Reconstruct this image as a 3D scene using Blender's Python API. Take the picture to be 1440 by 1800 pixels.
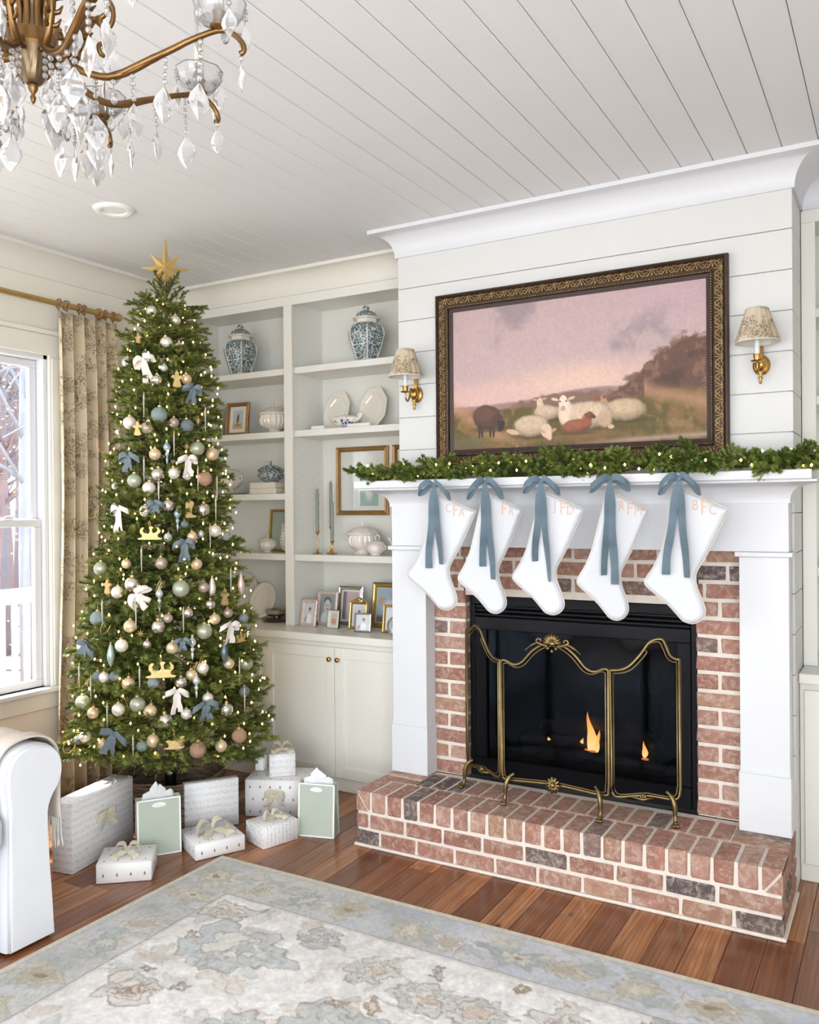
import bpy, math, random
import numpy as np
from mathutils import Vector, Matrix, Euler
for _o in list(bpy.data.objects):
    bpy.data.objects.remove(_o)
SC = bpy.context.scene
COL = SC.collection
PI = math.pi
# ------------------------------------------------------------------ camera
cam_d = bpy.data.cameras.new('camera')
cam_d.sensor_fit = 'HORIZONTAL'
cam_d.sensor_width = 36.0
cam_d.lens = 36.0 * 1500.24 / 1440.0
cam_d.clip_start = 0.05
cam_d.clip_end = 200
cam = bpy.data.objects.new('camera', cam_d)
COL.objects.link(cam)
YAW, PITCH, ROLL, EYE = 0.52497, -0.003448, 0.008018, 1.66
_f = Vector((-math.sin(YAW) * math.cos(PITCH), math.cos(YAW) * math.cos(PITCH), math.sin(PITCH)))
_r = Vector((math.cos(YAW), math.sin(YAW), 0))
_d = _f.cross(_r)
_rr = _r * math.cos(ROLL) + _d * math.sin(ROLL)
_dd = _d * math.cos(ROLL) - _r * math.sin(ROLL)
cam.matrix_world = Matrix(((_rr.x, -_dd.x, -_f.x, 0), (_rr.y, -_dd.y, -_f.y, 0), (_rr.z, -_dd.z, -_f.z, EYE), (0, 0, 0, 1)))
SC.camera = cam
# ------------------------------------------------------------------ view, sky, lights
SC.view_settings.view_transform = 'Standard'
SC.view_settings.look = 'None'
SC.view_settings.gamma = 1.0
SC.view_settings.use_curve_mapping = False
SC.view_settings.exposure = 0.20
try:
    SC.cycles.caustics_reflective = False
    SC.cycles.caustics_refractive = False
    SC.cycles.sample_clamp_indirect = 6.0
    SC.cycles.max_bounces = 6
    SC.cycles.diffuse_bounces = 3
    SC.cycles.light_sampling_threshold = 0.02
    SC.cycles.glossy_bounces = 3
    SC.cycles.transmission_bounces = 5
    SC.cycles.transparent_max_bounces = 10
    SC.cycles.use_adaptive_sampling = True
    SC.cycles.adaptive_threshold = 0.035
except Exception:
    pass
world = bpy.data.worlds.new('sky')
SC.world = world
world.use_nodes = True
_bg = world.node_tree.nodes['Background']
_bg.inputs[0].default_value = (0.86, 0.93, 1.0, 1)
_bg.inputs[1].default_value = 2.6

def lamp(name, kind, loc, direction, energy, color, size=1.0, size_y=None, angle=None):
    d = bpy.data.lights.new(name, kind)
    d.energy = energy
    d.color = color
    if kind == 'AREA':
        d.shape = 'RECTANGLE'
        d.size = size
        d.size_y = size_y or size
    if kind == 'SUN' and angle is not None:
        d.angle = angle
    o = bpy.data.objects.new(name, d)
    o.location = loc
    o.rotation_euler = Vector(direction).to_track_quat('-Z', 'Y').to_euler()
    COL.objects.link(o)
    return o

lamp('sun', 'SUN', (-9, 0, 6), (0.42, 0.20, -0.885), 11.0, (1.0, 0.93, 0.80), angle=0.02)
# daylight entering through the windows of the wall behind the camera and of the right wall
lamp('daylight_rear_window', 'AREA', (-2.9, -3.12, 1.55), (0, 1, 0.05), 50, (0.93, 0.965, 1.0), 2.2, 2.3)
lamp('daylight_rear_window', 'AREA', (0.0, -3.12, 1.55), (0, 1, 0.05), 122, (0.90, 0.95, 1.0), 2.2, 2.3)
lamp('daylight_side_window', 'AREA', (1.72, -1.5, 1.5), (-1, 0.15, 0.03), 150, (0.88, 0.94, 1.0), 2.4, 2.2)
lamp('daylight_left_window', 'AREA', (-4.46, -0.4, 1.55), (1, 0.1, 0.03), 55, (0.95, 0.975, 1.0), 2.4, 2.1)
_p = lamp('window_portal', 'AREA', (-4.37, 2.70, 1.5), (1, 0, 0), 1, (1, 1, 1), 1.1, 1.8)
_p.data.cycles.is_portal = True
# ------------------------------------------------------------------ helpers
def srgb(r, g, b):
    def c(v):
        v = v / 255.0
        return v / 12.92 if v <= 0.04045 else ((v + 0.055) / 1.055) ** 2.4
    return (c(r), c(g), c(b))

class MB:
    """collects shapes; build() links them as one mesh object"""
    def __init__(s):
        s.v = []
        s.f = []

    def add(s, V, F):
        o = len(s.v)
        s.v += [tuple(p) for p in V]
        s.f += [tuple(i + o for i in f) for f in F]
        return s

    def box(s, x0, x1, y0, y1, z0, z1, c=0.0):
        cx, cy, cz = (x0 + x1) / 2, (y0 + y1) / 2, (z0 + z1) / 2
        h = (abs(x1 - x0) / 2, abs(y1 - y0) / 2, abs(z1 - z0) / 2)
        if c <= 0:
            V = [(cx + sx * h[0], cy + sy * h[1], cz + sz * h[2]) for sx in (-1, 1) for sy in (-1, 1) for sz in (-1, 1)]
            return s.add(V, [(0, 1, 3, 2), (4, 6, 7, 5), (0, 4, 5, 1), (2, 3, 7, 6), (0, 2, 6, 4), (1, 5, 7, 3)])
        c = min(c, min(h) * 0.9)
        V, idx = [], {}
        for sx in (-1, 1):
            for sy in (-1, 1):
                for sz in (-1, 1):
                    sg = (sx, sy, sz)
                    for a in range(3):
                        idx[(sg, a)] = len(V)
                        V.append(tuple((cx, cy, cz)[k] + sg[k] * (h[k] if k == a else h[k] - c) for k in range(3)))
        F = []
        cen = Vector((cx, cy, cz))

        def face(ids):
            p = [Vector(V[i]) for i in ids]
            n = (p[1] - p[0]).cross(p[2] - p[0])
            m = sum(p, Vector()) / len(p) - cen
            F.append(tuple(ids) if n.dot(m) > 0 else tuple(reversed(ids)))
        for a in range(3):
            b, d = (a + 1) % 3, (a + 2) % 3
            for sa in (-1, 1):
                ids = []
                for sb, sd in ((-1, -1), (1, -1), (1, 1), (-1, 1)):
                    g = [0, 0, 0]
                    g[a], g[b], g[d] = sa, sb, sd
                    ids.append(idx[(tuple(g), a)])
                face(ids)
                for sb in (-1, 1):
                    g0, g1 = [0, 0, 0], [0, 0, 0]
                    g0[a], g0[b], g0[d] = sa, sb, -1
                    g1[a], g1[b], g1[d] = sa, sb, 1
                    face([idx[(tuple(g0), a)], idx[(tuple(g1), a)], idx[(tuple(g1), b)], idx[(tuple(g0), b)]])
        for sx in (-1, 1):
            for sy in (-1, 1):
                for sz in (-1, 1):
                    g = (sx, sy, sz)
                    face([idx[(g, 0)], idx[(g, 1)], idx[(g, 2)]])
        return s.add(V, F)

    def tube(s, pts, r, n=8, closed=False, cap=True, flat=1.0):
        P = [Vector(p) for p in pts]
        m = len(P)
        R = [r] * m if not hasattr(r, '__len__') else list(r)
        V, F = [], []
        T = []
        for i in range(m):
            if closed:
                t = P[(i + 1) % m] - P[i - 1]
            else:
                t = P[min(i + 1, m - 1)] - P[max(i - 1, 0)]
            T.append(t.normalized() if t.length > 1e-9 else Vector((0, 0, 1)))
        ref = Vector((0, 0, 1)) if abs(T[0].z) < 0.9 else Vector((0, 1, 0))
        u = T[0].cross(ref).normalized()
        for i in range(m):
            u = (u - T[i] * u.dot(T[i]))
            u = u.normalized() if u.length > 1e-6 else T[i].orthogonal().normalized()
            w = T[i].cross(u)
            for k in range(n):
                a = 2 * PI * k / n
                V.append(P[i] + (u * math.cos(a) + w * math.sin(a) * flat) * R[i])
        for i in range(m if closed else m - 1):
            j = (i + 1) % m
            for k in range(n):
                k2 = (k + 1) % n
                F.append((i * n + k, i * n + k2, j * n + k2, j * n + k))
        if cap and not closed:
            F.append(tuple(reversed(range(n))))
            F.append(tuple((m - 1) * n + k for k in range(n)))
        return s.add(V, F)

    def lathe(s, prof, n=24, c=(0, 0, 0), rib=0.0, ribs=0, off=0.0, sy=1.0):
        V, F = [], []
        m = len(prof)
        for (r, z) in prof:
            for k in range(n):
                a = 2 * PI * k / n + off
                q = r * (1 + rib * math.cos(ribs * a)) if ribs else r
                V.append((c[0] + q * math.cos(a), c[1] + q * math.sin(a) * sy, c[2] + z))
        for i in range(m - 1):
            for k in range(n):
                k2 = (k + 1) % n
                F.append((i * n + k, i * n + k2, (i + 1) * n + k2, (i + 1) * n + k))
        if prof[0][0] > 1e-6:
            F.append(tuple(reversed(range(n))))
        if prof[-1][0] > 1e-6:
            F.append(tuple((m - 1) * n + k for k in range(n)))
        return s.add(V, F)

    def ball(s, c, r, n=12, m=8, sc=(1, 1, 1)):
        V = [(c[0], c[1], c[2] - r * sc[2])]
        F = []
        for i in range(1, m):
            t = PI * i / m
            for k in range(n):
                a = 2 * PI * k / n
                V.append((c[0] + r * sc[0] * math.sin(t) * math.cos(a), c[1] + r * sc[1] * math.sin(t) * math.sin(a), c[2] - r * sc[2] * math.cos(t)))
        V.append((c[0], c[1], c[2] + r * sc[2]))
        last = len(V) - 1
        for k in range(n):
            k2 = (k + 1) % n
            F.append((0, 1 + k2, 1 + k))
            for i in range(m - 2):
                a, b = 1 + i * n, 1 + (i + 1) * n
                F.append((a + k, a + k2, b + k2, b + k))
            F.append((1 + (m - 2) * n + k, 1 + (m - 2) * n + k2, last))
        return s.add(V, F)

    def prism(s, poly, y0, y1, f=None):
        """poly in (x,z), extruded y0..y1; f maps (x,y,z)->point"""
        f = f or (lambda x, y, z: (x, y, z))
        n = len(poly)
        V = [f(p[0], y0, p[1]) for p in poly] + [f(p[0], y1, p[1]) for p in poly]
        F = [tuple(range(n)), tuple(reversed(range(n, 2 * n)))]
        for i in range(n):
            j = (i + 1) % n
            F.append((i, i + n, j + n, j))
        return s.add(V, F)

    def sweep(s, prof, path, closed_prof=True):
        """prof: list of (a,b); path: list of (origin, avec, bvec) frames"""
        n = len(prof)
        V, F = [], []
        for o, A, B in path:
            o, A, B = Vector(o), Vector(A), Vector(B)
            for a, b in prof:
                V.append(o + A * a + B * b)
        for i in range(len(path) - 1):
            for k in range(n if closed_prof else n - 1):
                k2 = (k + 1) % n
                F.append((i * n + k, i * n + k2, (i + 1) * n + k2, (i + 1) * n + k))
        F.append(tuple(reversed(range(n))))
        F.append(tuple((len(path) - 1) * n + k for k in range(n)))
        return s.add(V, F)

    def strip(s, pts, wdirs, width, th=0.0012):
        """ribbon: centre points, width directions, widths, thickness"""
        m = len(pts)
        W = [width] * m if not hasattr(width, '__len__') else list(width)
        D = [wdirs] * m if not isinstance(wdirs[0], (tuple, list, Vector)) else list(wdirs)
        V, F = [], []
        for i in range(m):
            p = Vector(pts[i])
            t = Vector(pts[min(i + 1, m - 1)]) - Vector(pts[max(i - 1, 0)])
            d = Vector(D[i]).normalized()
            nrm = t.cross(d)
            nrm = nrm.normalized() * th / 2 if nrm.length > 1e-9 else Vector((0, th / 2, 0))
            h = d * W[i] / 2
            V += [p - h - nrm, p + h - nrm, p + h + nrm, p - h + nrm]
        for i in range(m - 1):
            for k in range(4):
                k2 = (k + 1) % 4
                F.append((i * 4 + k, i * 4 + k2, i * 4 + 4 + k2, i * 4 + 4 + k))
        F.append((3, 2, 1, 0))
        F.append(tuple((m - 1) * 4 + k for k in range(4)))
        return s.add(V, F)

    def xf(s, M):
        s.v = [tuple(M @ Vector(p)) for p in s.v]
        return s

    def mesh(s, name, mat=None, smooth=False):
        me = bpy.data.meshes.new(name)
        me.from_pydata(s.v, [], s.f)
        if mat:
            me.materials.append(mat)
        if smooth:
            me.polygons.foreach_set('use_smooth', [True] * len(me.polygons))
            if smooth != 'all':
                try:
                    me.set_sharp_from_angle(angle=math.radians(40 if smooth is True else smooth))
                except Exception:
                    pass
        me.update()
        return me

    def build(s, name, mat, parent=None, smooth=False, **kw):
        return put(name, s.mesh(name, mat, smooth), parent, **kw)

def put(name, me, parent=None, loc=None, rot=None, scale=None, color=None, label=None):
    o = bpy.data.objects.new(name, me)
    COL.objects.link(o)
    if parent is not None:
        o.parent = parent
    if loc is not None:
        o.location = loc
    if rot is not None:
        o.rotation_euler = rot
    if scale is not None:
        o.scale = scale if hasattr(scale, '__len__') else (scale,) * 3
    if color is not None:
        o.color = (*color[:3], 1)
    if label:
        o['label'] = label
    return o

def tag(o, label, cat, group=None):
    o['label'] = label
    o['category'] = cat
    if group:
        o['group'] = group
    return o

def thing(name, label, cat, loc=(0, 0, 0), rz=0.0, group=None, rot=None):
    o = bpy.data.objects.new(name, None)
    o.empty_display_size = 0.05
    COL.objects.link(o)
    o.location = loc
    o.rotation_euler = rot or (0, 0, rz)
    return tag(o, label, cat, group)

def struct(o):
    o['kind'] = 'structure'
    return o

def box(*a, **k):
    return MB().box(*a, **k)

def spline(pts, k=6, closed=False):
    """Catmull-Rom through points"""
    P = [Vector(p) for p in pts]
    n = len(P)
    out = []
    rng = range(n) if closed else range(n - 1)
    for i in rng:
        if closed:
            a, b, c, d = P[i - 1], P[i], P[(i + 1) % n], P[(i + 2) % n]
        else:
            a, b, c, d = P[max(i - 1, 0)], P[i], P[i + 1], P[min(i + 2, n - 1)]
        for j in range(k):
            t = j / k
            out.append(0.5 * ((2 * b) + (c - a) * t + (2 * a - 5 * b + 4 * c - d) * t * t + (3 * b - a - 3 * c + d) * t ** 3))
    if not closed:
        out.append(P[-1])
    return out

def spl2(pts, k=6, closed=False):
    return [(p.x, p.y) for p in spline([(a, b, 0) for a, b in pts], k, closed)]
# ------------------------------------------------------------------ materials
class NT:
    def __init__(s, name):
        s.m = bpy.data.materials.new(name)
        s.m.use_nodes = True
        s.t = s.m.node_tree
        s.p = s.t.nodes['Principled BSDF']
        s.out = s.t.nodes['Material Output']

    def n(s, kind, **inp):
        nd = s.t.nodes.new(kind)
        for k, v in inp.items():
            if k.startswith('_'):
                setattr(nd, k[1:], v)
            else:
                key = k.replace('__', ' ')
                sock = nd.inputs[int(key[1:])] if key[0] == 'i' and key[1:].isdigit() else nd.inputs[key]
                s.set(sock, v)
        return nd

    def set(s, sock, v):
        if isinstance(v, bpy.types.NodeSocket):
            s.t.links.new(v, sock)
        elif hasattr(v, '__len__') and len(v) == 3 and sock.type == 'RGBA':
            sock.default_value = (*v, 1)
        else:
            sock.default_value = v

    def P(s, **k):
        for a, v in k.items():
            s.set(s.p.inputs[a.replace('__', ' ')], v)
        return s

    def coord(s, kind='Object', scale=(1, 1, 1), loc=(0, 0, 0), rot=(0, 0, 0)):
        tc = s.n('ShaderNodeTexCoord')
        mp = s.n('ShaderNodeMapping', Vector=tc.outputs[kind], Scale=scale, Location=loc, Rotation=rot)
        return mp.outputs[0]

    def world_coord(s, scale=(1, 1, 1)):
        g = s.n('ShaderNodeNewGeometry')
        mp = s.n('ShaderNodeMapping', Vector=g.outputs['Position'], Scale=scale)
        return mp.outputs[0]

    def noise(s, vec, scale=5, detail=3, rough=0.5, dist=0.0):
        return s.n('ShaderNodeTexNoise', Vector=vec, Scale=scale, Detail=detail, Roughness=rough, Distortion=dist).outputs[0]

    def ramp(s, fac, stops, interp='LINEAR'):
        nd = s.n('ShaderNodeValToRGB', Fac=fac)
        cr = nd.color_ramp
        cr.interpolation = interp
        while len(cr.elements) < len(stops):
            cr.elements.new(0.5)
        for e, (p, c) in zip(cr.elements, stops):
            e.position = p
            e.color = (*c, 1) if hasattr(c, '__len__') else (c, c, c, 1)
        return nd.outputs[0]

    def mix(s, fac, a, b, mode='MIX'):
        nd = s.n('ShaderNodeMix', _data_type='RGBA', _blend_type=mode)
        s.set(nd.inputs[0], fac)
        s.set(nd.inputs[6], a)
        s.set(nd.inputs[7], b)
        return nd.outputs[2]

    def math(s, op, a, b=0.0):
        nd = s.n('ShaderNodeMath', _operation=op)
        s.set(nd.inputs[0], a)
        s.set(nd.inputs[1], b)
        return nd.outputs[0]

    def bump(s, h, strength=0.2, dist=0.01):
        b = s.n('ShaderNodeBump', Height=h, Strength=strength, Distance=dist)
        s.set(s.p.inputs['Normal'], b.outputs[0])
        return s

def simple(name, col, rough=0.5, metal=0.0, nz=0.0, nscale=8, bump=0.0, bscale=60, spec=None, coat=0.0):
    t = NT(name)
    t.P(Roughness=rough, Metallic=metal)
    v = t.coord()
    if nz:
        a = t.noise(v, nscale, 3)
        lo = tuple(c * (1 - nz) for c in col)
        hi = tuple(min(1, c * (1 + nz)) for c in col)
        t.P(Base__Color=t.ramp(a, [(0.3, lo), (0.7, hi)]))
    else:
        t.P(Base__Color=col)
    if bump:
        t.bump(t.noise(v, bscale, 2), bump, 0.004)
    if spec is not None:
        t.P(**{'Specular__IOR__Level': spec})
    if coat:
        t.P(**{'Coat__Weight': coat, 'Coat__Roughness': 0.1})
    return t.m

def objcol(name, rough=0.5, metal=0.0, nz=0.1, nscale=20, bump=0.0, bscale=80, coat=0.0):
    t = NT(name)
    oc = t.n('ShaderNodeObjectInfo').outputs['Color']
    v = t.coord()
    a = t.noise(v, nscale, 3)
    c = t.mix(1.0, oc, t.ramp(a, [(0.25, 1 - nz), (0.75, 1 + nz)]), 'MULTIPLY')
    t.P(Base__Color=c, Roughness=rough, Metallic=metal)
    if bump:
        t.bump(t.noise(v, bscale, 2), bump, 0.004)
    if coat:
        t.P(**{'Coat__Weight': coat, 'Coat__Roughness': 0.08})
    return t.m

def emit(name, col, strength):
    t = NT(name)
    t.P(Base__Color=col, Emission__Color=col, Emission__Strength=strength)
    return t.m

WALL = simple('warm_white_wall_paint', srgb(246, 240, 226), 0.6, nz=0.012, nscale=3, bump=0.02, bscale=180)
TRIM = simple('white_trim_paint', srgb(226, 227, 231), 0.38, nz=0.008, nscale=2)
CEIL = simple('white_ceiling_paint', srgb(234, 235, 237), 0.5, nz=0.01, nscale=2)
LTRIM = simple('creamy_white_trim_paint', srgb(240, 236, 226), 0.4, nz=0.008, nscale=2)
CAB = simple('cream_cabinet_paint', srgb(242, 240, 232), 0.35, nz=0.008, nscale=2)
SHIP = simple('white_shiplap_paint', srgb(223, 223, 221), 0.42, nz=0.012, nscale=4)
MORTAR = simple('pale_mortar', srgb(234, 223, 212), 0.9, nz=0.06, nscale=30, bump=0.4, bscale=140)
BLACK = simple('black_painted_steel', srgb(10, 11, 17), 0.45, nz=0.08, nscale=6, spec=0.22)
DARK = simple('dark_firebox_lining', srgb(22, 21, 22), 0.8, nz=0.2, nscale=10)
BRASS = simple('polished_brass', srgb(196, 150, 84), 0.24, 1.0, nz=0.06, nscale=14)
ABRASS = simple('antique_brass', srgb(136, 118, 82), 0.4, 1.0, nz=0.18, nscale=18)
GOLD = simple('satin_gold', srgb(236, 204, 136), 0.34, 0.5, nz=0.06, nscale=12)
GOLDROD = simple('brushed_gold_rod', srgb(200, 168, 112), 0.38, 0.8, nz=0.08, nscale=16)
BRONZE = simple('aged_bronze', srgb(128, 98, 62), 0.38, 1.0, nz=0.2, nscale=20)
GILT = simple('gilded_frame', srgb(168, 128, 80), 0.4, 0.7, nz=0.15, nscale=14)
SILVER = simple('silver_metal', srgb(206, 204, 200), 0.22, 1.0, nz=0.05, nscale=14)
CERAM = simple('cream_ironstone_glaze', srgb(240, 233, 220), 0.16, nz=0.02, nscale=10, coat=0.3)
CERPINK = simple('blush_white_glaze', srgb(244, 234, 228), 0.16, nz=0.02, nscale=10, coat=0.3)
PAPER = simple('cream_page_paper', srgb(238, 228, 208), 0.7, nz=0.05, nscale=60)
KHAKI = simple('tan_book_cloth', srgb(206, 184, 146), 0.8)
CANDLE = simple('sage_taper_wax', srgb(142, 150, 142), 0.45)
IVORY = simple('ivory_candle_sleeve', srgb(236, 226, 206), 0.5)
WHITEPL = simple('white_candle_sleeve', srgb(236, 236, 240), 0.4)
CREAMPIPE = simple('off_white_piping', srgb(226, 219, 208), 0.85)
VELVET = simple('dusty_blue_velvet', srgb(94, 114, 126), 0.7, nz=0.26, nscale=9, bump=0.12, bscale=300)
VELVET.node_tree.nodes['Principled BSDF'].inputs['Sheen Weight'].default_value = 0.4
STOCK = simple('white_quilted_cotton', srgb(219, 221, 226), 0.9, nz=0.012, nscale=10, bump=0.25, bscale=26)
THREAD = simple('peach_embroidery_thread', srgb(222, 188, 164), 0.8)
SLIP = simple('white_slipcover_linen', srgb(230, 231, 236), 0.92, nz=0.02, nscale=6, bump=0.3, bscale=9)
THROW = simple('beige_knit_throw', srgb(222, 208, 196), 0.95, nz=0.05, nscale=90, bump=0.3, bscale=220)
FRINGE = simple('cream_fringe_yarn', srgb(236, 230, 222), 0.95)
BARK = simple('brown_branch_bark', srgb(74, 58, 40), 0.85, nz=0.3, nscale=40)
WIRE = simple('green_light_cord', srgb(44, 62, 36), 0.6)
BULB = emit('warm_fairy_bulb', (1.0, 0.62, 0.18), 16.0)
OBJC = objcol('object_tinted_satin', 0.32, 0.35, nz=0.05, nscale=30, coat=0.15)
OBJG = objcol('object_tinted_glitter', 0.5, 0.25, nz=0.35, nscale=220, bump=0.6, bscale=260)
OBJP = objcol('object_tinted_matte', 0.8, 0.0, nz=0.06, nscale=30)
MERC = NT('mercury_glass')
MERC.P(Base__Color=MERC.ramp(MERC.noise(MERC.coord(), 60, 4, 0.7), [(0.35, srgb(150, 132, 100)), (0.5, srgb(226, 222, 214)), (0.7, srgb(250, 248, 244))]), Metallic=0.9, Roughness=0.22)
MERC = MERC.m
GLASS = NT('clear_crystal')
GLASS.P(Base__Color=(0.98, 0.98, 0.99), Roughness=0.06, IOR=1.42)
GLASS.set(GLASS.p.inputs['Transmission Weight'], 0.80)
GLASS = GLASS.m
PANE = NT('window_pane_glass')
_tr = PANE.n('ShaderNodeBsdfTransparent', Color=(0.97, 0.98, 0.98))
_gl = PANE.n('ShaderNodeBsdfGlossy', Color=(1, 1, 1), Roughness=0.02)
_mx = PANE.n('ShaderNodeMixShader', i0=0.06, i1=_tr.outputs[0], i2=_gl.outputs[0])
PANE.t.links.new(_mx.outputs[0], PANE.out.inputs[0])
PANE = PANE.m

def sheer(name, col, alpha, rough=0.6, nz=True, scale=400):
    t = NT(name)
    t.P(Base__Color=col, Roughness=rough)
    if nz:
        t.P(Alpha=t.ramp(t.noise(t.coord(), scale, 2), [(0.35, alpha - 0.2), (0.65, min(1, alpha + 0.2))]))
    else:
        t.P(Alpha=alpha)
    return t.m
ORGANZA = sheer('gold_organza', srgb(250, 240, 214), 0.5)
SCREEN = NT('black_wire_mesh')
_tr = SCREEN.n('ShaderNodeBsdfTransparent', Color=(0.70, 0.70, 0.72))
SCREEN.t.links.new(_tr.outputs[0], SCREEN.out.inputs[0])
SCREEN = SCREEN.m
FGLASS = NT('tinted_hearth_glass')
_tr = FGLASS.n('ShaderNodeBsdfTransparent', Color=(0.5, 0.53, 0.56))
_gl = FGLASS.n('ShaderNodeBsdfGlossy', Color=(0.5, 0.62, 0.75), Roughness=0.12)
_mx = FGLASS.n('ShaderNodeMixShader', i0=0.035, i1=_tr.outputs[0], i2=_gl.outputs[0])
FGLASS.t.links.new(_mx.outputs[0], FGLASS.out.inputs[0])
FGLASS = FGLASS.m

# bricks: the tint of each brick comes from its object colour
t = NT('tumbled_brick')
oc = t.n('ShaderNodeObjectInfo')
v = t.world_coord()
sh = t.n('ShaderNodeVectorMath', _operation='ADD', i0=v, i1=t.n('ShaderNodeCombineXYZ', X=t.math('MULTIPLY', oc.outputs['Random'], 9.0)).outputs[0]).outputs[0]
c1 = t.mix(1.0, oc.outputs['Color'], t.ramp(t.noise(sh, 26, 4, 0.65), [(0.25, 0.72), (0.5, 1.0), (0.8, 1.28)]), 'MULTIPLY')
smear = t.ramp(t.noise(sh, 34, 5, 0.7, 0.6), [(0.47, 0.0), (0.60, 0.42), (0.76, 0.85)])
c2 = t.mix(smear, c1, srgb(216, 196, 180))
t.P(Base__Color=c2, Roughness=0.9)
t.bump(t.noise(sh, 70, 5, 0.7), 0.7, 0.006)
BRICK = t.m

# floor planks: heart pine, grain along y, tint varies per plank
t = NT('heart_pine_plank')
oc = t.n('ShaderNodeObjectInfo')
rnd = oc.outputs['Random']
off = t.n('ShaderNodeCombineXYZ', X=t.math('MULTIPLY', rnd, 37.0), Y=t.math('MULTIPLY', rnd, 91.0)).outputs[0]
v = t.n('ShaderNodeVectorMath', _operation='ADD', i0=t.world_coord((1, 1, 1)), i1=off).outputs[0]
vs = t.n('ShaderNodeMapping', Vector=v, Scale=(26, 1.3, 1)).outputs[0]
g1 = t.noise(vs, 1.0, 5, 0.6, 1.2)
vk = t.n('ShaderNodeMapping', Vector=v, Scale=(9, 2.2, 1)).outputs[0]
wv = t.n('ShaderNodeTexWave', Vector=t.n('ShaderNodeMapping', Vector=v, Scale=(1, 0.10, 1)).outputs[0], Scale=17, Distortion=6, Detail=2, **{'Detail__Scale': 1.2}, _bands_direction='X').outputs[0]
base = t.mix(t.ramp(rnd, [(0.0, 0.0), (1.0, 1.0)]), srgb(122, 68, 40), srgb(206, 140, 90))
base = t.mix(t.ramp(g1, [(0.3, 0.75), (0.62, 0.0)]), base, srgb(84, 46, 28))
base = t.mix(t.ramp(wv, [(0.0, 0.45), (0.35, 0.0)]), base, srgb(98, 56, 32))
knot = t.n('ShaderNodeTexVoronoi', Vector=t.n('ShaderNodeMapping', Vector=v, Scale=(5.2, 2.6, 1)).outputs[0], Scale=1.0).outputs[0]
base = t.mix(t.ramp(knot, [(0.03, 0.9), (0.09, 0.0)]), base, srgb(48, 26, 18))
t.P(Base__Color=base, Roughness=t.ramp(g1, [(0.3, 0.26), (0.7, 0.19)]))
t.bump(g1, 0.08, 0.003)
PLANK = t.m

# needles
def needle_mat(name, a, b):
    t = NT(name)
    rnd = t.n('ShaderNodeObjectInfo').outputs['Random']
    v = t.n('ShaderNodeTexCoord').outputs['Object']
    t.P(Base__Color=t.mix(t.math('ADD', t.math('MULTIPLY', rnd, 0.5), t.math('MULTIPLY', t.noise(v, 22, 2), 0.5)), a, b), Roughness=0.5)
    return t.m
NEEDLE = needle_mat('fir_needles', srgb(56, 78, 32), srgb(154, 160, 80))
GNEEDLE = needle_mat('garland_needles', srgb(56, 84, 34), srgb(148, 160, 76))

def toile(name, base, ink, scale, band=True):
    t = NT(name)
    v = t.coord('Object')
    d = t.n('ShaderNodeTexNoise', Vector=v, Scale=9 * scale, Detail=4)
    vv = t.n('ShaderNodeVectorMath', _operation='ADD', i0=v, i1=t.n('ShaderNodeVectorMath', _operation='SCALE', i0=d.outputs['Color'], Scale=0.16 / scale).outputs[0]).outputs[0]
    wv = t.n('ShaderNodeTexWave', Vector=vv, Scale=22 * scale, Distortion=9, Detail=3, **{'Detail__Scale': 2.0}).outputs[0]
    lines = t.ramp(wv, [(0.05, 1.0), (0.22, 0.0)])
    foliage = t.ramp(t.noise(vv, 85 * scale, 4, 0.75), [(0.49, 0.0), (0.58, 1.0)])
    mask = t.ramp(t.noise(t.n('ShaderNodeMapping', Vector=v, Scale=(1, 1, 1.5)).outputs[0], 5.2 * scale, 3, 0.6), [(0.46, 0.0), (0.52, 1.0)])
    ink_amt = t.math('MAXIMUM', t.math('MULTIPLY', t.math('MAXIMUM', t.math('MULTIPLY', lines, 0.7), foliage), mask), t.math('MULTIPLY', lines, 0.12))
    c = t.mix(t.ramp(t.noise(v, 3 * scale, 1), [(0.4, 0.0), (0.6, 1.0)]), base, tuple(x * y for x, y in zip(base, (0.90, 0.88, 0.80))))
    c = t.mix(t.math('MULTIPLY', ink_amt, 0.85), c, ink)
    t.P(Base__Color=c, Roughness=0.85)
    return t
_tc = toile('toile_drapery_linen', srgb(224, 208, 180), srgb(96, 72, 46), 1.0)
TOILE = _tc.m
TOILE2 = toile('toile_lampshade_fabric', srgb(216, 200, 176), srgb(74, 58, 42), 1.7).m

# blue and white scrollwork
def chinoiserie(name, scale, dens=0.5):
    t = NT(name)
    v = t.coord('Object')
    d = t.n('ShaderNodeTexNoise', Vector=v, Scale=26 * scale, Detail=1)
    vv = t.n('ShaderNodeVectorMath', _operation='ADD', i0=v, i1=t.n('ShaderNodeVectorMath', _operation='SCALE', i0=d.outputs['Color'], Scale=0.03 / scale).outputs[0]).outputs[0]
    w = t.n('ShaderNodeTexVoronoi', Vector=vv, Scale=58 * scale, _feature='DISTANCE_TO_EDGE').outputs[0]
    n = t.noise(vv, 70 * scale, 2, 0.5)
    m = t.math('MAXIMUM', t.ramp(w, [(0.06, 0.0), (0.13, 1.0)]), t.ramp(n, [(0.55, 0.0), (0.62, 1.0)]))
    c = t.mix(m, srgb(214, 220, 216), srgb(84, 104, 112))
    if dens < 0.5:
        c = t.mix(t.ramp(t.noise(v, 18, 2), [(0.5, 0.0), (0.56, 1.0)]), srgb(240, 234, 222), t.mix(t.ramp(n, [(0.45, 0.0), (0.5, 1.0)]), srgb(240, 234, 222), srgb(52, 74, 140)))
    t.P(Base__Color=c, Roughness=0.14)
    return t.m
BLUEW = chinoiserie('blue_white_scroll_glaze', 1.0)
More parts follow.
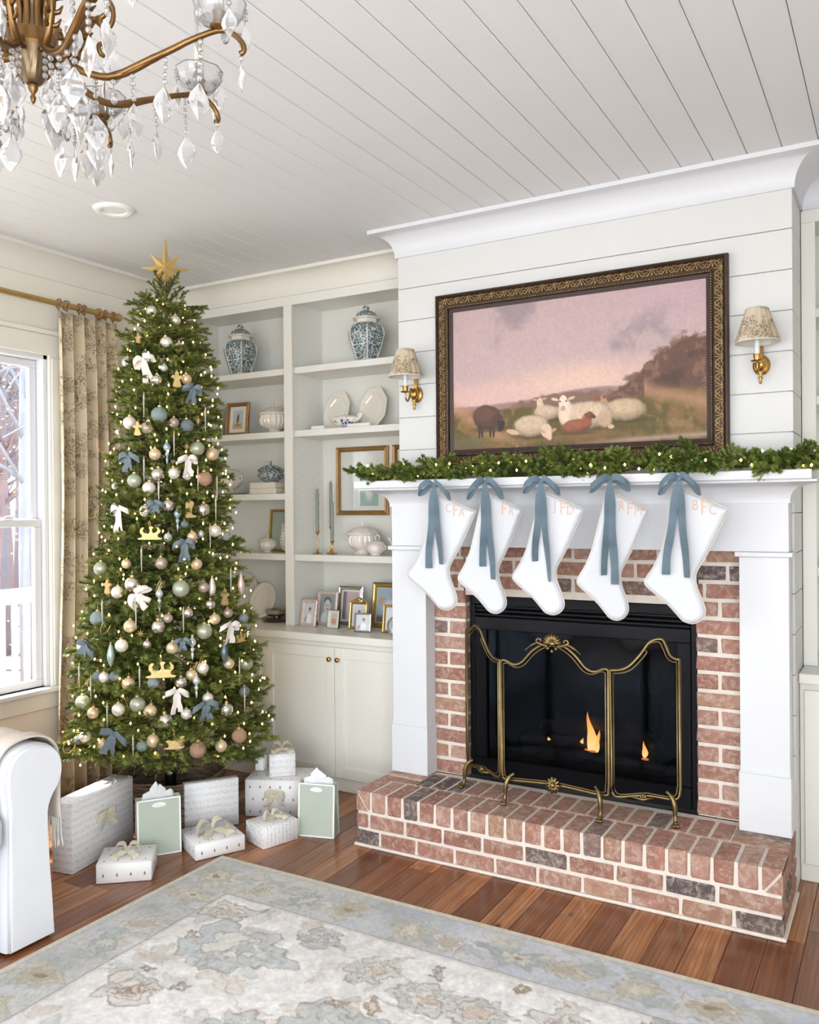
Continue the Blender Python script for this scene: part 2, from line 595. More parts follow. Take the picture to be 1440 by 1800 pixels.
BLUEW2 = chinoiserie('cobalt_spray_glaze', 1.0, 0.2)

def vcol_mat(name, rough=0.6, attr='paint', coat=0.0, bump=0.0, bscale=300):
    t = NT(name)
    t.P(Base__Color=t.n('ShaderNodeAttribute', _attribute_name=attr).outputs['Color'], Roughness=rough)
    if coat:
        t.P(**{'Coat__Weight': coat, 'Coat__Roughness': 0.05})
    if bump:
        t.bump(t.noise(t.coord(), bscale, 3, 0.7), bump, 0.004)
    return t.m
PRINT = vcol_mat('printed_picture', 0.5, coat=0.4)
CANVAS = vcol_mat('oil_painted_canvas', 0.55, bump=0.08)
RUGM = vcol_mat('hooked_wool_pile', 0.95, bump=0.5, bscale=150)

# gift wraps
def wrap(name, mode):
    t = NT(name)
    v = t.coord('Object')
    if mode == 'script':
        s = t.n('ShaderNodeMapping', Vector=v, Scale=(60, 60, 62)).outputs[0]
        wav = t.n('ShaderNodeTexWave', Vector=v, Scale=9.5, Distortion=0.0, _bands_direction='Z').outputs[0]
        wr = t.noise(t.n('ShaderNodeMapping', Vector=v, Scale=(70, 70, 210)).outputs[0], 1.0, 3, 0.6)
        m = t.math('MULTIPLY', t.ramp(wav, [(0.45, 0.0), (0.6, 1.0)]), t.ramp(wr, [(0.5, 0.0), (0.58, 1.0)]))
        c = t.mix(t.math('MULTIPLY', m, 0.42), srgb(246, 245, 246), srgb(160, 162, 170))
    elif mode == 'stripe':
        wav = t.n('ShaderNodeTexWave', Vector=v, Scale=14, Distortion=0.4, _bands_direction='X').outputs[0]
        wr = t.noise(v, 120, 2)
        m = t.math('MULTIPLY', t.ramp(wav, [(0.5, 0.0), (0.7, 1.0)]), t.ramp(wr, [(0.45, 0.0), (0.6, 1.0)]))
        c = t.mix(t.math('MULTIPLY', m, 0.5), srgb(242, 241, 242), srgb(160, 160, 166))
    else:
        c = t.mix(t.noise(v, 3, 1), srgb(240, 238, 240), srgb(245, 242, 240))
    t.P(Base__Color=c, Roughness=0.42)
    t.bump(t.noise(v, 5, 2), 0.1, 0.01)
    return t.m
WSCRIPT = wrap('script_print_wrap', 'script')
WSTRIPE = wrap('striped_print_wrap', 'stripe')
WTREE = wrap('white_tree_print_wrap', 'plain')
WTAN = simple('brown_tree_print_ink', srgb(134, 116, 100), 0.6)
SAGE = simple('sage_green_card', srgb(184, 194, 180), 0.55, nz=0.05, nscale=5)
WHITEP = simple('white_tissue_paper', srgb(244, 244, 246), 0.8)
CARDW = simple('white_card_edge', srgb(246, 246, 244), 0.6)
t = NT('grapevine_wicker')
v = t.coord()
n = t.noise(t.n('ShaderNodeMapping', Vector=v, Scale=(3, 3, 30)).outputs[0], 3, 4)
t.P(Base__Color=t.ramp(n, [(0.3, srgb(66, 52, 42)), (0.6, srgb(146, 122, 98)), (0.8, srgb(178, 158, 132))]), Roughness=0.85)
WICKER = t.m
LOG = simple('charred_log', srgb(72, 56, 46), 0.9, nz=0.5, nscale=20, bump=0.8, bscale=40)
FLAME = NT('flame')
FLAME.P(Base__Color=(1, 0.4, 0.08), Emission__Color=FLAME.ramp(FLAME.n('ShaderNodeSeparateXYZ', Vector=FLAME.n('ShaderNodeTexCoord').outputs['Generated']).outputs[2], [(0.0, (1.0, 0.62, 0.25)), (0.55, (1.0, 0.42, 0.08)), (1.0, (0.9, 0.2, 0.03))]), Emission__Strength=6.0)
FLAME = FLAME.m
EMBER = emit('glowing_ember', (1.0, 0.25, 0.05), 3.0)
LIGHTW = simple('white_fixture_enamel', srgb(244, 244, 242), 0.4)
# ================================================================== the setting
XL, XR, YB, YF, ZC = -4.30, 1.53, 4.67, -3.0, 3.15
CX0, CX1, CY = -2.36, -0.405, 3.97          # chimney breast
random.seed(7)
# floor: slab with planks laid towards the hearth
floor = struct(box(XL - .1, XR + .1, YF - .1, YB + .1, -0.14, -0.021).build('floor', simple('dark_subfloor', srgb(40, 26, 18), 0.9)))
PW = 0.128
k = 0
x = XL
while x < XR:
    y = YF - random.uniform(0, 1.4)
    while y < 4.2:
        L = random.uniform(1.3, 2.6)
        y0, y1 = max(y, YF), min(y + L, 4.2)
        if y1 - y0 > 0.05:
            x1 = min(x + PW, XR)
            w = x1 - x - 0.0016
            lift = random.uniform(-0.0006, 0.0)
            box(-w / 2, w / 2, -(y1 - y0) / 2 + .0008, (y1 - y0) / 2 - .0008, -0.02, 0, c=0.0012).build('plank', PLANK, floor, loc=((x + x1) / 2, (y0 + y1) / 2, lift))
        y += L
    x += PW
# ceiling of beadboard planks
ceiling = struct(box(XL - .1, XR + .1, YF - .1, YB + .1, ZC + .016, ZC + .1).build('ceiling', simple('groove_shade_grey', srgb(140, 136, 130), .9)))  # slab grey shows in the board gaps, standing in for groove shade
BWD = 0.1365
x0 = -0.293 - BWD * 30
bm = box(-BWD / 2 + .0011, BWD / 2 - .0011, -(YB - YF) / 2, (YB - YF) / 2, 0, 0.0155, c=0.004).mesh('ceiling_board', CEIL)
while x0 < XR - 0.02:
    if x0 + BWD > XL + 0.02:
        put('ceiling_board', bm, ceiling, loc=(x0 + BWD / 2, (YB + YF) / 2, ZC))
    x0 += BWD

def wall_with_openings(name, axis, a0, a1, t0, t1, openings):
    """axis 'y': wall runs along y at x=t0..t1; axis 'x': runs along x at y=t0..t1; openings (a,b,z0,z1)"""
    m = MB()

    def bx(a, b, z0, z1):
        if b - a > 1e-4 and z1 - z0 > 1e-4:
            (m.box(t0, t1, a, b, z0, z1) if axis == 'y' else m.box(a, b, t0, t1, z0, z1))
    cur = a0
    for (a, b, z0, z1) in sorted(openings):
        bx(cur, a, 0, ZC)
        bx(a, b, 0, z0)
        bx(a, b, z1, ZC)
        cur = b
    bx(cur, a1, 0, ZC)
    return struct(m.build(name, WALL))
W1 = (2.13, 3.24, 0.65, 2.57)
wall_with_openings('wall_left', 'y', YF, YB, XL - .12, XL, [W1, (-1.6, .8, .45, 2.6)])
wall_with_openings('wall_back', 'x', XL, XR, YB, YB + .1, [])
wall_with_openings('wall_right', 'y', YF, YB, XR, XR + .12, [(-2.8, -0.2, 0.35, 2.6)])
wall_with_openings('wall_front', 'x', XL, XR, YF - .12, YF, [(-4.0, -1.8, 0.35, 2.7), (-1.1, 1.1, 0.35, 2.7)])

def window(name, axis, a, b, z0, z1, t, inward, rails=1):
    """double-hung window filling an opening; t: inner wall plane; inward: +1/-1 room direction"""
    e = bpy.data.objects.new(name, None)
    COL.objects.link(e)
    struct(e)

    def bx(m, a0, a1, d0, d1, zz0, zz1, c=0.004):
        p, q = sorted((t + inward * d0, t + inward * d1))
        return m.box(p, q, a0, a1, zz0, zz1, c) if axis == 'y' else m.box(a0, a1, p, q, zz0, zz1, c)
    m = MB()
    for s0, s1 in ((a - .085, a + .004), (b - .004, b + .085)):
        bx(m, s0, s1, 0.0, 0.022, z0 - .02, z1)
        bx(m, s0 + .012, s1 - .012, 0.022, 0.03, z0, z1 - .02)
    bx(m, a - .085, b + .085, 0, 0.024, z1 - .004, z1 + .115)
    bx(m, a - .10, b + .10, 0, 0.045, z1 + .115, z1 + .14)
    m.build('casing', LTRIM, e)
    m = MB()
    bx(m, a - .10, b + .10, -0.06, 0.055, z0 - .028, z0)
    m.build('sill', TRIM, e)
    m = MB()
    bx(m, a - .085, b + .085, 0, 0.02, z0 - .125, z0 - .028)
    m.build('apron', LTRIM, e)
    m = MB()
    for s0, s1 in ((a, a + .03), (b - .03, b)):
        bx(m, s0, s1, -0.12, 0, z0, z1)
    bx(m, a, b, -0.12, 0, z1 - .03, z1)
    m.build('jamb', TRIM, e)
    zm = (z0 + z1) / 2 - 0.01
    for zz0, zz1, dp in ((z0, zm + .02, -0.04), (zm - .02, z1 - .03, -0.075)):
        m = MB()
        bx(m, a + .031, b - .031, dp - .016, dp + .016, zz0 + .001, zz0 + .045)
        bx(m, a + .031, b - .031, dp - .016, dp + .016, zz1 - .045, zz1 - .001)
        bx(m, a + .031, a + .078, dp - .0155, dp + .0155, zz0 + .0455, zz1 - .0455)
        bx(m, b - .078, b - .031, dp - .0155, dp + .0155, zz0 + .0455, zz1 - .0455)
        s = m.build('sash', TRIM, e)
        m = MB()
        bx(m, a + .07, b - .07, dp - .003, dp + .003, zz0 + .04, zz1 - .04, 0)
        m.build('pane', PANE, s)
    if name == 'window_1':
        m = MB()
        yy = a + (b - a) * 0.78
        m.box(t - .03, t - .015, yy - .03, yy + .03, zm + .02, zm + .034, .003)
        m.tube([(t - .02, yy - .015, zm + .036), (t - .005, yy + .03, zm + .04)], .006, 6)
        m.build('sash_lock', TRIM, e)
    return e
window('window_1', 'y', *W1, XL, +1)
window('window_5', 'y', -1.6, .8, .45, 2.6, XL, +1)
window('window_2', 'y', -2.8, -0.2, .35, 2.6, XR, -1)
window('window_3', 'x', -4.0, -1.8, .35, 2.7, YF, +1)
window('window_4', 'x', -1.1, 1.1, .35, 2.7, YF, +1)
# crown
COVE = [(0, 3.012)] + [(.012, 3.012)] + [(.012 + .093 * (1 - math.cos(i * PI / 20)), 3.02 + .11 * math.sin(i * PI / 20)) for i in range(11)] + [(.120, 3.13), (.120, 3.1505), (0, 3.1505)]
def crown(name, path):
    """path: list of (x, y, outward)"""
    return struct(MB().sweep(COVE, [((px, py, 0), (ox, oy, 0), (0, 0, 1)) for px, py, ox, oy in path]).build(name, LTRIM if name in ('trim_1', 'trim_2') else TRIM, smooth=30))
crown('trim_1', [(XL, YF, 1, 0), (XL, 4.30, 1, -1)])
crown('trim_2', [(XL, 4.30, 1, -1), (CX0, 4.30, 0, -1)])
crown('trim_3', [(CX0, 4.30, -1, 0), (CX0, CY, -1, -1), (CX1, CY, 1, -1), (CX1, 4.30, 1, 0)])
crown('trim_4', [(CX1, 4.30, 0, -1), (XR, 4.30, -1, -1)])
struct(box(XL, XL + .02, YF, 4.12, 0, .19, c=.004).box(XL, XL + .012, YF, 4.12, .19, .215, c=.003).build('baseboard_left', LTRIM))
# chimney breast with shiplap boards
chim = struct(box(CX0 + .012, CX1 - .012, CY + .012, YB, 1.495, ZC).build('wall_chimney', SHIP))
chl = struct(box(CX0 + .012, -2.21, CY + .012, YB, 0, 1.494).build('wall_chimney_left', SHIP))
chr_ = struct(box(-.556, CX1 - .012, CY + .012, YB, 0, 1.494).build('wall_chimney_right', SHIP))
struct(box(-2.209, -.557, CY + .5, YB, 0, 1.494).build('wall_chimney_rear', SHIP))
zs = [1.70, 1.803] + [2.845 - .1736 * i for i in range(5, -1, -1)] + [3.02]
for z0, z1 in zip(zs[:-1], zs[1:]):
    box(CX0, CX1, CY, CY + .012, z0 + .0015, z1 - .0015, c=.0015).build('shiplap_board', SHIP, chim)
zs = [0.0] + [2.845 - .1736 * i for i in range(16, -1, -1)] + [3.02]
for z0, z1 in zip(zs[:-1], zs[1:]):
    box(CX1 - .012, CX1, CY + .0125, 4.30, z0 + .0015, z1 - .0015, c=.0015).build('shiplap_board', SHIP, chim if z0 > 1.49 else chr_)
    box(CX0, CX0 + .012, CY + .0125, 4.30, z0 + .0015, z1 - .0015, c=.0015).build('shiplap_board', SHIP, chim if z0 > 1.49 else chl)

# ================================================================== built-ins
def cabinet(x0, x1, label):
    t = thing('base_cabinet', label, 'cabinet', ((x0 + x1) / 2, 4.40, 0))
    w = (x1 - x0) / 2
    body = MB().box(-w, w, -.26, .25, .075, .88)
    body.build('body', CAB, t)
    MB().box(-w, w, -.262, -.24, .0, .076, c=.003).build('toe_board', CAB, t)
    gap = .0035
    m0 = -w + .03 if x0 > XL + .1 and x0 > CX1 + .1 else -w + .02
    m1 = w - .02
    mid = (m0 + m1) / 2
    for s, (a, b) in ((1, (m0, mid - gap / 2)), (-1, (mid + gap / 2, m1))):
        d = MB()
        z0, z1, fy = .083, .848, -.281
        st = .062
        d.box(a, a + st, fy, fy + .02, z0, z1, c=.0018).box(b - st, b, fy, fy + .02, z0, z1, c=.0018)
        d.box(a + st, b - st, fy, fy + .02, z1 - st, z1, c=.0018).box(a + st, b - st, fy, fy + .02, z0, z0 + st, c=.0018)
        d.box(a + st, b - st, fy + .011, fy + .02, z0 + st, z1 - st)
        door = d.build('door', CAB, t)
        kx = (b - .028) if s == 1 else (a + .028)
        MB().lathe([(0.0001, .026), (.009, .025), (.0145, .019), (.015, .014), (.011, .009), (.006, .006), (.006, 0), (.011, -.001)][::-1], 14).xf(Matrix.Rotation(PI / 2, 4, 'X')).build('knob', BRASS, door, smooth='all', loc=(kx, fy, .778), label='round polished brass knob')
    return t
cabinet(XL + .022, -3.45, 'cream cabinet behind the Christmas tree, mostly hidden by its branches')
cabinet(-3.45, CX0 - .002, 'cream two-door cabinet with brass knobs beside the brick hearth, left of the fireplace')
cabinet(CX1 + .002, 0.55, 'white cabinet in the alcove at the right edge, right of the fireplace')
cabinet(0.55, XR - .002, 'white cabinet at the far end of the right alcove, past the fireplace')

def worktop(x0, x1, label):
    o = box(-(x1 - x0) / 2, (x1 - x0) / 2, -.31, .265, 0, .045, c=.004).build('worktop', CAB, loc=((x0 + x1) / 2, 4.40, .8805))
    tag(o, label, 'countertop')
worktop(XL + .002, CX0 - .002, 'long cream painted worktop under the picture frames and china')
worktop(CX1 + .002, XR - .002, 'white painted worktop in the alcove right of the fireplace')

def bookcase(x0, x1, div, shelves_l, shelves_r, label):
    zb, zt = .9265, 3.012
    FY, BY = 4.30, 4.662
    t = thing('bookcase', label, 'bookcase', ((x0 + x1) / 2, 4.48, zb))
    ox, oy, oz = t.location

    def b(name, a0, a1, b0, b1, c0, c1, c=.002):
        return box(a0 - ox, a1 - ox, b0 - oy, b1 - oy, c0 - oz, c1 - oz, c=c).build(name, CAB, t)
    b('back_panel', x0, x1, BY - .012, BY, zb, zt)
    b('side_panel', x0, x0 + .02, FY + .02, BY - .012, zb, zt)
    b('side_panel', x1 - .02, x1, FY + .02, BY - .012, zb, zt)
    b('divider', div - .02, div + .02, FY + .02, BY - .012, zb, zt)
    b('face_stile', x0, x0 + .06, FY, FY + .02, zb, 2.955)
    b('face_stile', div - .032, div + .032, FY, FY + .02, zb, 2.955)
    b('face_stile', x1 - .06, x1, FY, FY + .02, zb, 2.955)
    b('top_rail', x0, x1, FY, FY + .02, 2.9555, zt + .002)
    b('top_panel', x0 + .02, x1 - .02, FY + .02, BY - .012, 2.985, 3.0)
    for lo, hi, sh in ((x0 + .0205, div - .0205, shelves_l), (div + .0205, x1 - .0205, shelves_r)):
        for z in sh:
            b('shelf', lo, hi, FY + .028, BY - .013, z - .041, z, c=.0025)
    # shelf pin holes up the inner sides
    m = MB()
    for s, yy in ((div + .0201, 4.37), (div + .0201, 4.60), (x0 + .0201, 4.37)):
        for i in range(36):
            z = 1.05 + i * .05
            m.add([(s - ox, yy - oy + .003 * math.cos(a), z - oz + .003 * math.sin(a)) for a in [q * PI / 3 for q in range(6)]], [tuple(range(6))])
    h = m.build('shelf_pin_holes', simple('pin_hole_shadow_grey', srgb(150, 145, 134), 0.9) if 'pin_hole_shadow_grey' not in bpy.data.materials else bpy.data.materials['pin_hole_shadow_grey'], t)
    h['kind'] = 'stuff'
    return t
S1, S2, S3, S4, S5 = 2.566, 2.165, 1.766, 1.378, 0.9255
bookcase(XL + .002, CX0 - .002, -3.376, [S1, S2, S3, S4], [S1, S2, S4], 'built-in cream bookcase full of china between the tree and the chimney')
bookcase(CX1 + .002, XR - .002, 0.56, [S1, S2, S4], [S1, S2, S3, S4], 'built-in white bookcase in the alcove at the right edge')
# ================================================================== hearth and brickwork
random.seed(11)
BCOL = [srgb(172, 130, 114), srgb(166, 118, 102), srgb(180, 140, 124), srgb(160, 112, 96), srgb(174, 134, 112), srgb(168, 124, 108)]
DCOL = [srgb(112, 96, 92), srgb(98, 86, 86), srgb(130, 106, 98)]
_bmesh = {}
def brick_mesh(w, d, h, var):
    key = (round(w, 3), round(d, 3), round(h, 3), var)
    if key not in _bmesh:
        rs = random.getstate()
        random.seed(hash(key) & 0xffff)
        m = box(-w / 2, w / 2, -d / 2, d / 2, -h / 2, h / 2, c=.0045)
        m.v = [(x + random.uniform(-.0024, .0024), y + random.uniform(-.0014, .0014), z + random.uniform(-.0024, .0024)) for x, y, z in m.v]
        random.setstate(rs)
        _bmesh[key] = m.mesh('brick', BRICK)
    return _bmesh[key]
def brick(parent, x0, x1, y0, y1, z0, z1, dark=None, org=(0, 0, 0)):
    w, d, h = x1 - x0, y1 - y0, z1 - z0
    if dark is None:
        dark = random.random() < .1
    c = random.choice(DCOL if dark else BCOL)
    f = random.uniform(.9, 1.1)
    c = tuple(min(1, q * f) for q in c)
    return put('brick', brick_mesh(w, d, h, random.randint(0, 3)), parent, loc=((x0 + x1) / 2 - org[0], (y0 + y1) / 2 - org[1], (z0 + z1) / 2 - org[2]), color=c)

HX0, HX1, HY0, HY1, HZ = -2.352, -0.405, 3.515, 3.975, 0.272
J = .015
hearth = thing('brick_hearth', 'raised red brick hearth with pale mortar joints below the fireplace', 'hearth', (-1.38, 3.7, 0))
HO = (-1.38, 3.7, 0)
mb = box(HX0 + .006 - HO[0], HX1 - .006 - HO[0], HY0 + .006 - HO[1], HY1 - HO[1], 0, HZ - .005)
mb.box(HX0 - .012 - HO[0], HX1 + .012 - HO[0], HY0 - .010 - HO[1], HY1 - HO[1], 0, .014, c=.004)
mb.build('mortar_bed', MORTAR, hearth)
BL, BH = .1895, .0655
c0 = .014
for row in range(2):
    z0 = c0 + row * (BH + J)
    x = HX0 - (.0 if row == 0 else .0)
    first = [.125, .062][row]
    x = HX0
    i = 0
    while x < HX1 - .02:
        w = first if i == 0 else BL
        x1 = min(x + w, HX1)
        if HX1 - x1 < .05:
            x1 = HX1
        dark = (row == 1 and i in (5, 7, 8)) and i != 7 or (row == 0 and (i == 0 or x1 == HX1))
        brick(hearth, x, x1, HY0, HY0 + .09, z0, z0 + BH, dark, HO)
        x = x1 + J
        i += 1
    # right side face and left side face
    y = HY0 + .09 + J if row == 0 else HY0 + .09 + J
    while y < HY1 - .03:
        y1 = min(y + BL, HY1)
        for s0, s1 in ((HX1 - .09, HX1), (HX0, HX0 + .09)):
            brick(hearth, s0, s1, y, y1, z0, z0 + BH, random.random() < .4, HO)
        y = y1 + J
# top: front row of bricks laid towards the room, showing face and top
zt0, zt1 = c0 + 2 * (BH + J), HZ
n = 22
pitch = (HX1 - HX0 + J) / n
y_mid = HY0 + .198
for i in range(n):
    xa = HX0 + i * pitch
    xb = xa + pitch - J
    if i in (0, n - 1):
        # mitred corner: two wedge-shaped pieces meeting along a diagonal joint
        s = 1 if i == 0 else -1
        xo, xi = (xa, xb) if i == 0 else (xb, xa)
        g = .008
        p1 = [(xo, zt1), (xi, zt1), (xi, zt0 + g), (xi - s * .006, zt0 + g)]
        p2 = [(xo, zt0), (xi - s * .012, zt0), (xo, zt1 - .018)]
        for p, ya in ((p1, HY0), (p2, HY0)):
            q = [(a - HO[0], b - HO[2]) for a, b in p]
            m = MB().prism(q, ya - HO[1], y_mid - HO[1])
            put('brick', m.mesh('brick', BRICK), hearth, color=random.choice(BCOL))
        continue
    brick(hearth, xa, xb, HY0, y_mid, zt0, zt1, i in (3, 13), HO)
# second row between the pilaster feet
y2 = y_mid + J
xa = HX0 + .215
while xa < HX1 - .26:
    xb = xa + pitch - J
    brick(hearth, xa, xb, y2, min(y2 + .195, HY1 - .03), zt0, zt1, random.random() < .14, HO)
    xa += pitch
# bricks laid lengthways under each pilaster
for (xa, xb) in ((HX0, HX0 + .204), (HX1 - .225, HX1)):
    brick(hearth, xa, xb, y2, y2 + .066, zt0, zt1, False, HO)
    brick(hearth, xa, xb, y2 + .066 + J, y2 + .143, zt0, zt1, xa > -1, HO)
    brick(hearth, xa, xb, y2 + .154, HY1, zt0, zt1, False, HO)

# brick face around the firebox
OX0, OX1, OZ1 = -1.968, -0.812, 1.210
face = thing('brick_fireplace_surround', 'red brick fireplace face with pale mortar around the black firebox', 'fireplace', (-1.38, CY, HZ))
FO = (-1.38, CY, HZ)
m = MB()
for a0, a1, z0, z1 in ((-2.203, OX0 - .004, HZ, 1.49), (OX1 + .004, -.562, HZ, 1.49), (OX0 - .01, OX1 + .01, OZ1 + .004, 1.49)):
    m.box(a0 - FO[0], a1 - FO[0], 0.004, .10, z0 - FO[2], z1 - FO[2])
m.build('mortar', MORTAR, face)
CO = .0812
row = 0
z = HZ + .004
while z < 1.46:
    z1 = min(z + BH, 1.475)
    above = z + .01 > OZ1 - .02
    for side in (0, 1):
        if side == 0:
            e0, e1 = -2.20, OX0
        else:
            e0, e1 = OX1, -.565
        if above:
            continue
        if row % 2 == 0:
            # inner brick full, outer cut
            parts = [(e1 - BL, e1), (e0, e1 - BL - J)] if side == 0 else [(e0, e0 + BL), (e0 + BL + J, e1)]
        else:
            hb = .0935
            parts = [(e1 - hb, e1), (e1 - hb - J - hb, e1 - hb - J), (e0, e1 - 2 * hb - 2 * J)] if side == 0 else [(e0, e0 + hb), (e0 + hb + J, e0 + 2 * hb + J), (e0 + 2 * hb + 2 * J, e1)]
        for a, b in parts:
            if b - a > .012:
                brick(face, a, b, CY, CY + .09, z, z1, random.random() < .14, FO)
    if above:
        x = -2.20 + (0 if row % 2 == 0 else .1)
        if row % 2:
            brick(face, -2.20, x - J, CY, CY + .09, z, z1, None, FO)
        while x < -.565:
            xb = min(x + BL, -.565)
            if xb - x > .02:
                brick(face, x, xb, CY, CY + .09, max(z, OZ1 + .006), z1, random.random() < .1, FO)
            x = xb + J
    z += CO
    row += 1

# ================================================================== black gas insert
IY = CY + .045
ins = thing('fireplace_insert', 'black steel gas fireplace with glass front and small burning flames', 'fireplace', (-1.39, IY, HZ + .001))
IO = (-1.39, IY, HZ + .001)
def ib(m, x0, x1, y0, y1, z0, z1, c=.003):
    return m.box(x0 - IO[0], x1 - IO[0], y0 - IO[1], y1 - IO[1], z0 - IO[2], z1 - IO[2], c)
a0, a1 = OX0 + .003, OX1 - .003
m = MB()
ib(m, a0, a1, IY, IY + .02, 1.165, OZ1 - .002)
ib(m, a0, a0 + .03, IY, IY + .02, HZ + .001, 1.165)
ib(m, a1 - .03, a1, IY, IY + .02, HZ + .001, 1.165)
m.build('outer_frame', BLACK, ins)
for i in range(3):
    m = MB()
    zz = 1.105 + i * .021
    ib(m, a0 + .03, a1 - .03, IY - .004 + i * .006, IY + .03, zz, zz + .013, .003)
    m.build('louver', BLACK, ins)
m = MB()
ib(m, a0 + .03, a1 - .03, IY - .004, IY + .02, 1.035, 1.10)
ib(m, a0 + .03, a0 + .095, IY - .004, IY + .02, .375, 1.035)
ib(m, a1 - .095, a1 - .03, IY - .004, IY + .02, .375, 1.035)
ib(m, a0 + .03, a1 - .03, IY - .004, IY + .02, .275, .372)
m.build('door_frame', BLACK, ins)
m = MB()
ib(m, a0 + .09, a1 - .09, IY + .012, IY + .016, .37, 1.04, 0)
m.build('glass_front', FGLASS, ins)
m = MB()
ib(m, a0 + .03, a1 - .03, 4.42, 4.43, .28, 1.10, 0)
ib(m, a0 + .02, a0 + .03, IY + .021, 4.43, .28, 1.10, 0)
ib(m, a1 - .03, a1 - .02, IY + .021, 4.43, .28, 1.10, 0)
ib(m, a0 + .03, a1 - .03, IY + .021, 4.42, .28, .29, 0)
ib(m, a0 + .03, a1 - .03, IY + .021, 4.42, 1.09, 1.10, 0)
m.build('firebox_lining', DARK, ins)
m = MB()
for i in range(9):
    xx = -1.72 + i * .09
    m.tube([(xx - IO[0], 4.06 - IO[1], .40 - IO[2]), (xx - IO[0], 4.35 - IO[1], .40 - IO[2])], .007, 6)
m.tube([(-1.78 - IO[0], 4.08 - IO[1], .395 - IO[2]), (-.98 - IO[0], 4.08 - IO[1], .395 - IO[2])], .009, 6)
for xx in (-1.74, -1.02):
    m.tube([(xx - IO[0], 4.08 - IO[1], .29 - IO[2]), (xx - IO[0], 4.08 - IO[1], .40 - IO[2])], .009, 6)
m.build('grate', BLACK, ins)
random.seed(5)
for (p, q, r) in (((-1.72, 4.12, .45), (-1.30, 4.16, .47), .045), ((-1.42, 4.14, .45), (-1.0, 4.11, .46), .05), ((-1.66, 4.28, .49), (-1.08, 4.26, .50), .055), ((-1.55, 4.22, .56), (-1.22, 4.10, .60), .04), ((-1.2, 4.26, .58), (-1.02, 4.12, .5), .035)):
    P0, P1 = Vector(p), Vector(q)
    pts = [tuple((P0.lerp(P1, i / 6) + Vector((0, random.uniform(-.008, .008), random.uniform(-.008, .008)))) - Vector(IO)) for i in range(7)]
    MB().tube(pts, [r * random.uniform(.85, 1.1) for _ in pts], 9).build('log', LOG, ins, smooth=60)
def flame(x, y, z, h, w, lean=0.02, label=None):
    m = MB()
    prof = [(0, 0.35), (.12, .8), (.3, 1.0), (.5, .72), (.7, .42), (.86, .2), (1.0, .02)]
    V = []
    n = 8
    for tt, rr in prof:
        for k in range(n):
            a = 2 * PI * k / n
            V.append((w * rr * math.cos(a) + lean * math.sin(tt * 5), w * .55 * rr * math.sin(a), h * tt))
    F = [(i * n + k, i * n + (k + 1) % n, (i + 1) * n + (k + 1) % n, (i + 1) * n + k) for i in range(len(prof) - 1) for k in range(n)]
    m.add(V, F)
    m.build('flame', FLAME, ins, smooth='all', loc=(x - IO[0], y - IO[1], z - IO[2]))
flame(-1.345, 4.08, .462, .19, .026, .012)
flame(-1.310, 4.085, .452, .115, .024, -.012)
flame(-1.255, 4.09, .50, .035, .011, .005)
flame(-1.385, 4.085, .49, .03, .009, -.004)
flame(-1.075, 4.07, .468, .078, .015, .004)
flame(-1.56, 4.08, .485, .018, .009, .002)
m = MB()
for xx, yy in ((-1.33, 4.075), (-1.36, 4.09), (-1.07, 4.065), (-1.09, 4.08)):
    m.ball((xx - IO[0], yy - IO[1], .462 - IO[2]), .012, 8, 5, (1.6, .8, .5))
m.build('embers', EMBER, ins, smooth='all')

# ================================================================== mantel
MY = 3.87
man = thing('mantelpiece', 'white painted mantelpiece with wide shelf, cove moulding and square pilasters', 'mantel', (-1.3825, MY, HZ + .001))
MO = man.location.copy()
def mbx(m, x0, x1, y0, y1, z0, z1, c=.002):
    return m.box(x0 - MO.x, x1 - MO.x, y0 - MO.y, y1 - MO.y, z0 - MO.z, z1 - MO.z, c)
MX0, MX1 = -2.352, -0.415
for (p0, p1, s) in ((MX0, -2.148, 0), (-.612, MX1, 1)):
    m = MB()
    mbx(m, p0, p1, MY, CY - .001, HZ + .001, 1.445)
    pil = m.build('pilaster', TRIM, man)
    m = MB()
    mbx(m, p0 - .006, p1 + .006, MY - .008, CY - .001, HZ + .001, .522, .003)
    mbx(m, p0 - .003, p1 + .003, MY - .004, CY - .001, .522, .532, .002)
    m.build('plinth_block', TRIM, pil)
    m = MB()
    mbx(m, p0 - .016, p1 + .016, MY - .018, CY - .001, 1.4455, 1.466, .003)
    m.build('cap_moulding', TRIM, pil)
m = MB()
mbx(m, MX0, MX1, MY, CY - .001, 1.4665, 1.70)
m.build('frieze', TRIM, man)
cp = [(0, 1.672), (.008, 1.672), (.008, 1.684)] + [(.008 + .115 * (1 - math.cos(i * PI / 16)), 1.686 + .072 * math.sin(i * PI / 16)) for i in range(9)] + [(.132, 1.758), (.132, 1.7675), (0, 1.7675)]
cp = [(a, b - MO.z) for a, b in cp]
pth = [(MX0, CY - .001, -.9, 0), (MX0, MY, -.9, -1.05), (MX1, MY, .9, -1.05), (MX1, CY - .001, .9, 0)]
MB().sweep(cp, [((a - MO.x, b - MO.y, 0), (c, d, 0), (0, 0, 1)) for a, b, c, d in pth]).build('cove_moulding', TRIM, man, smooth=30)
m = MB()
mbx(m, -2.476, -.312, 3.695, CY - .001, 1.768, 1.806, .003)
m.build('shelf', TRIM, man)

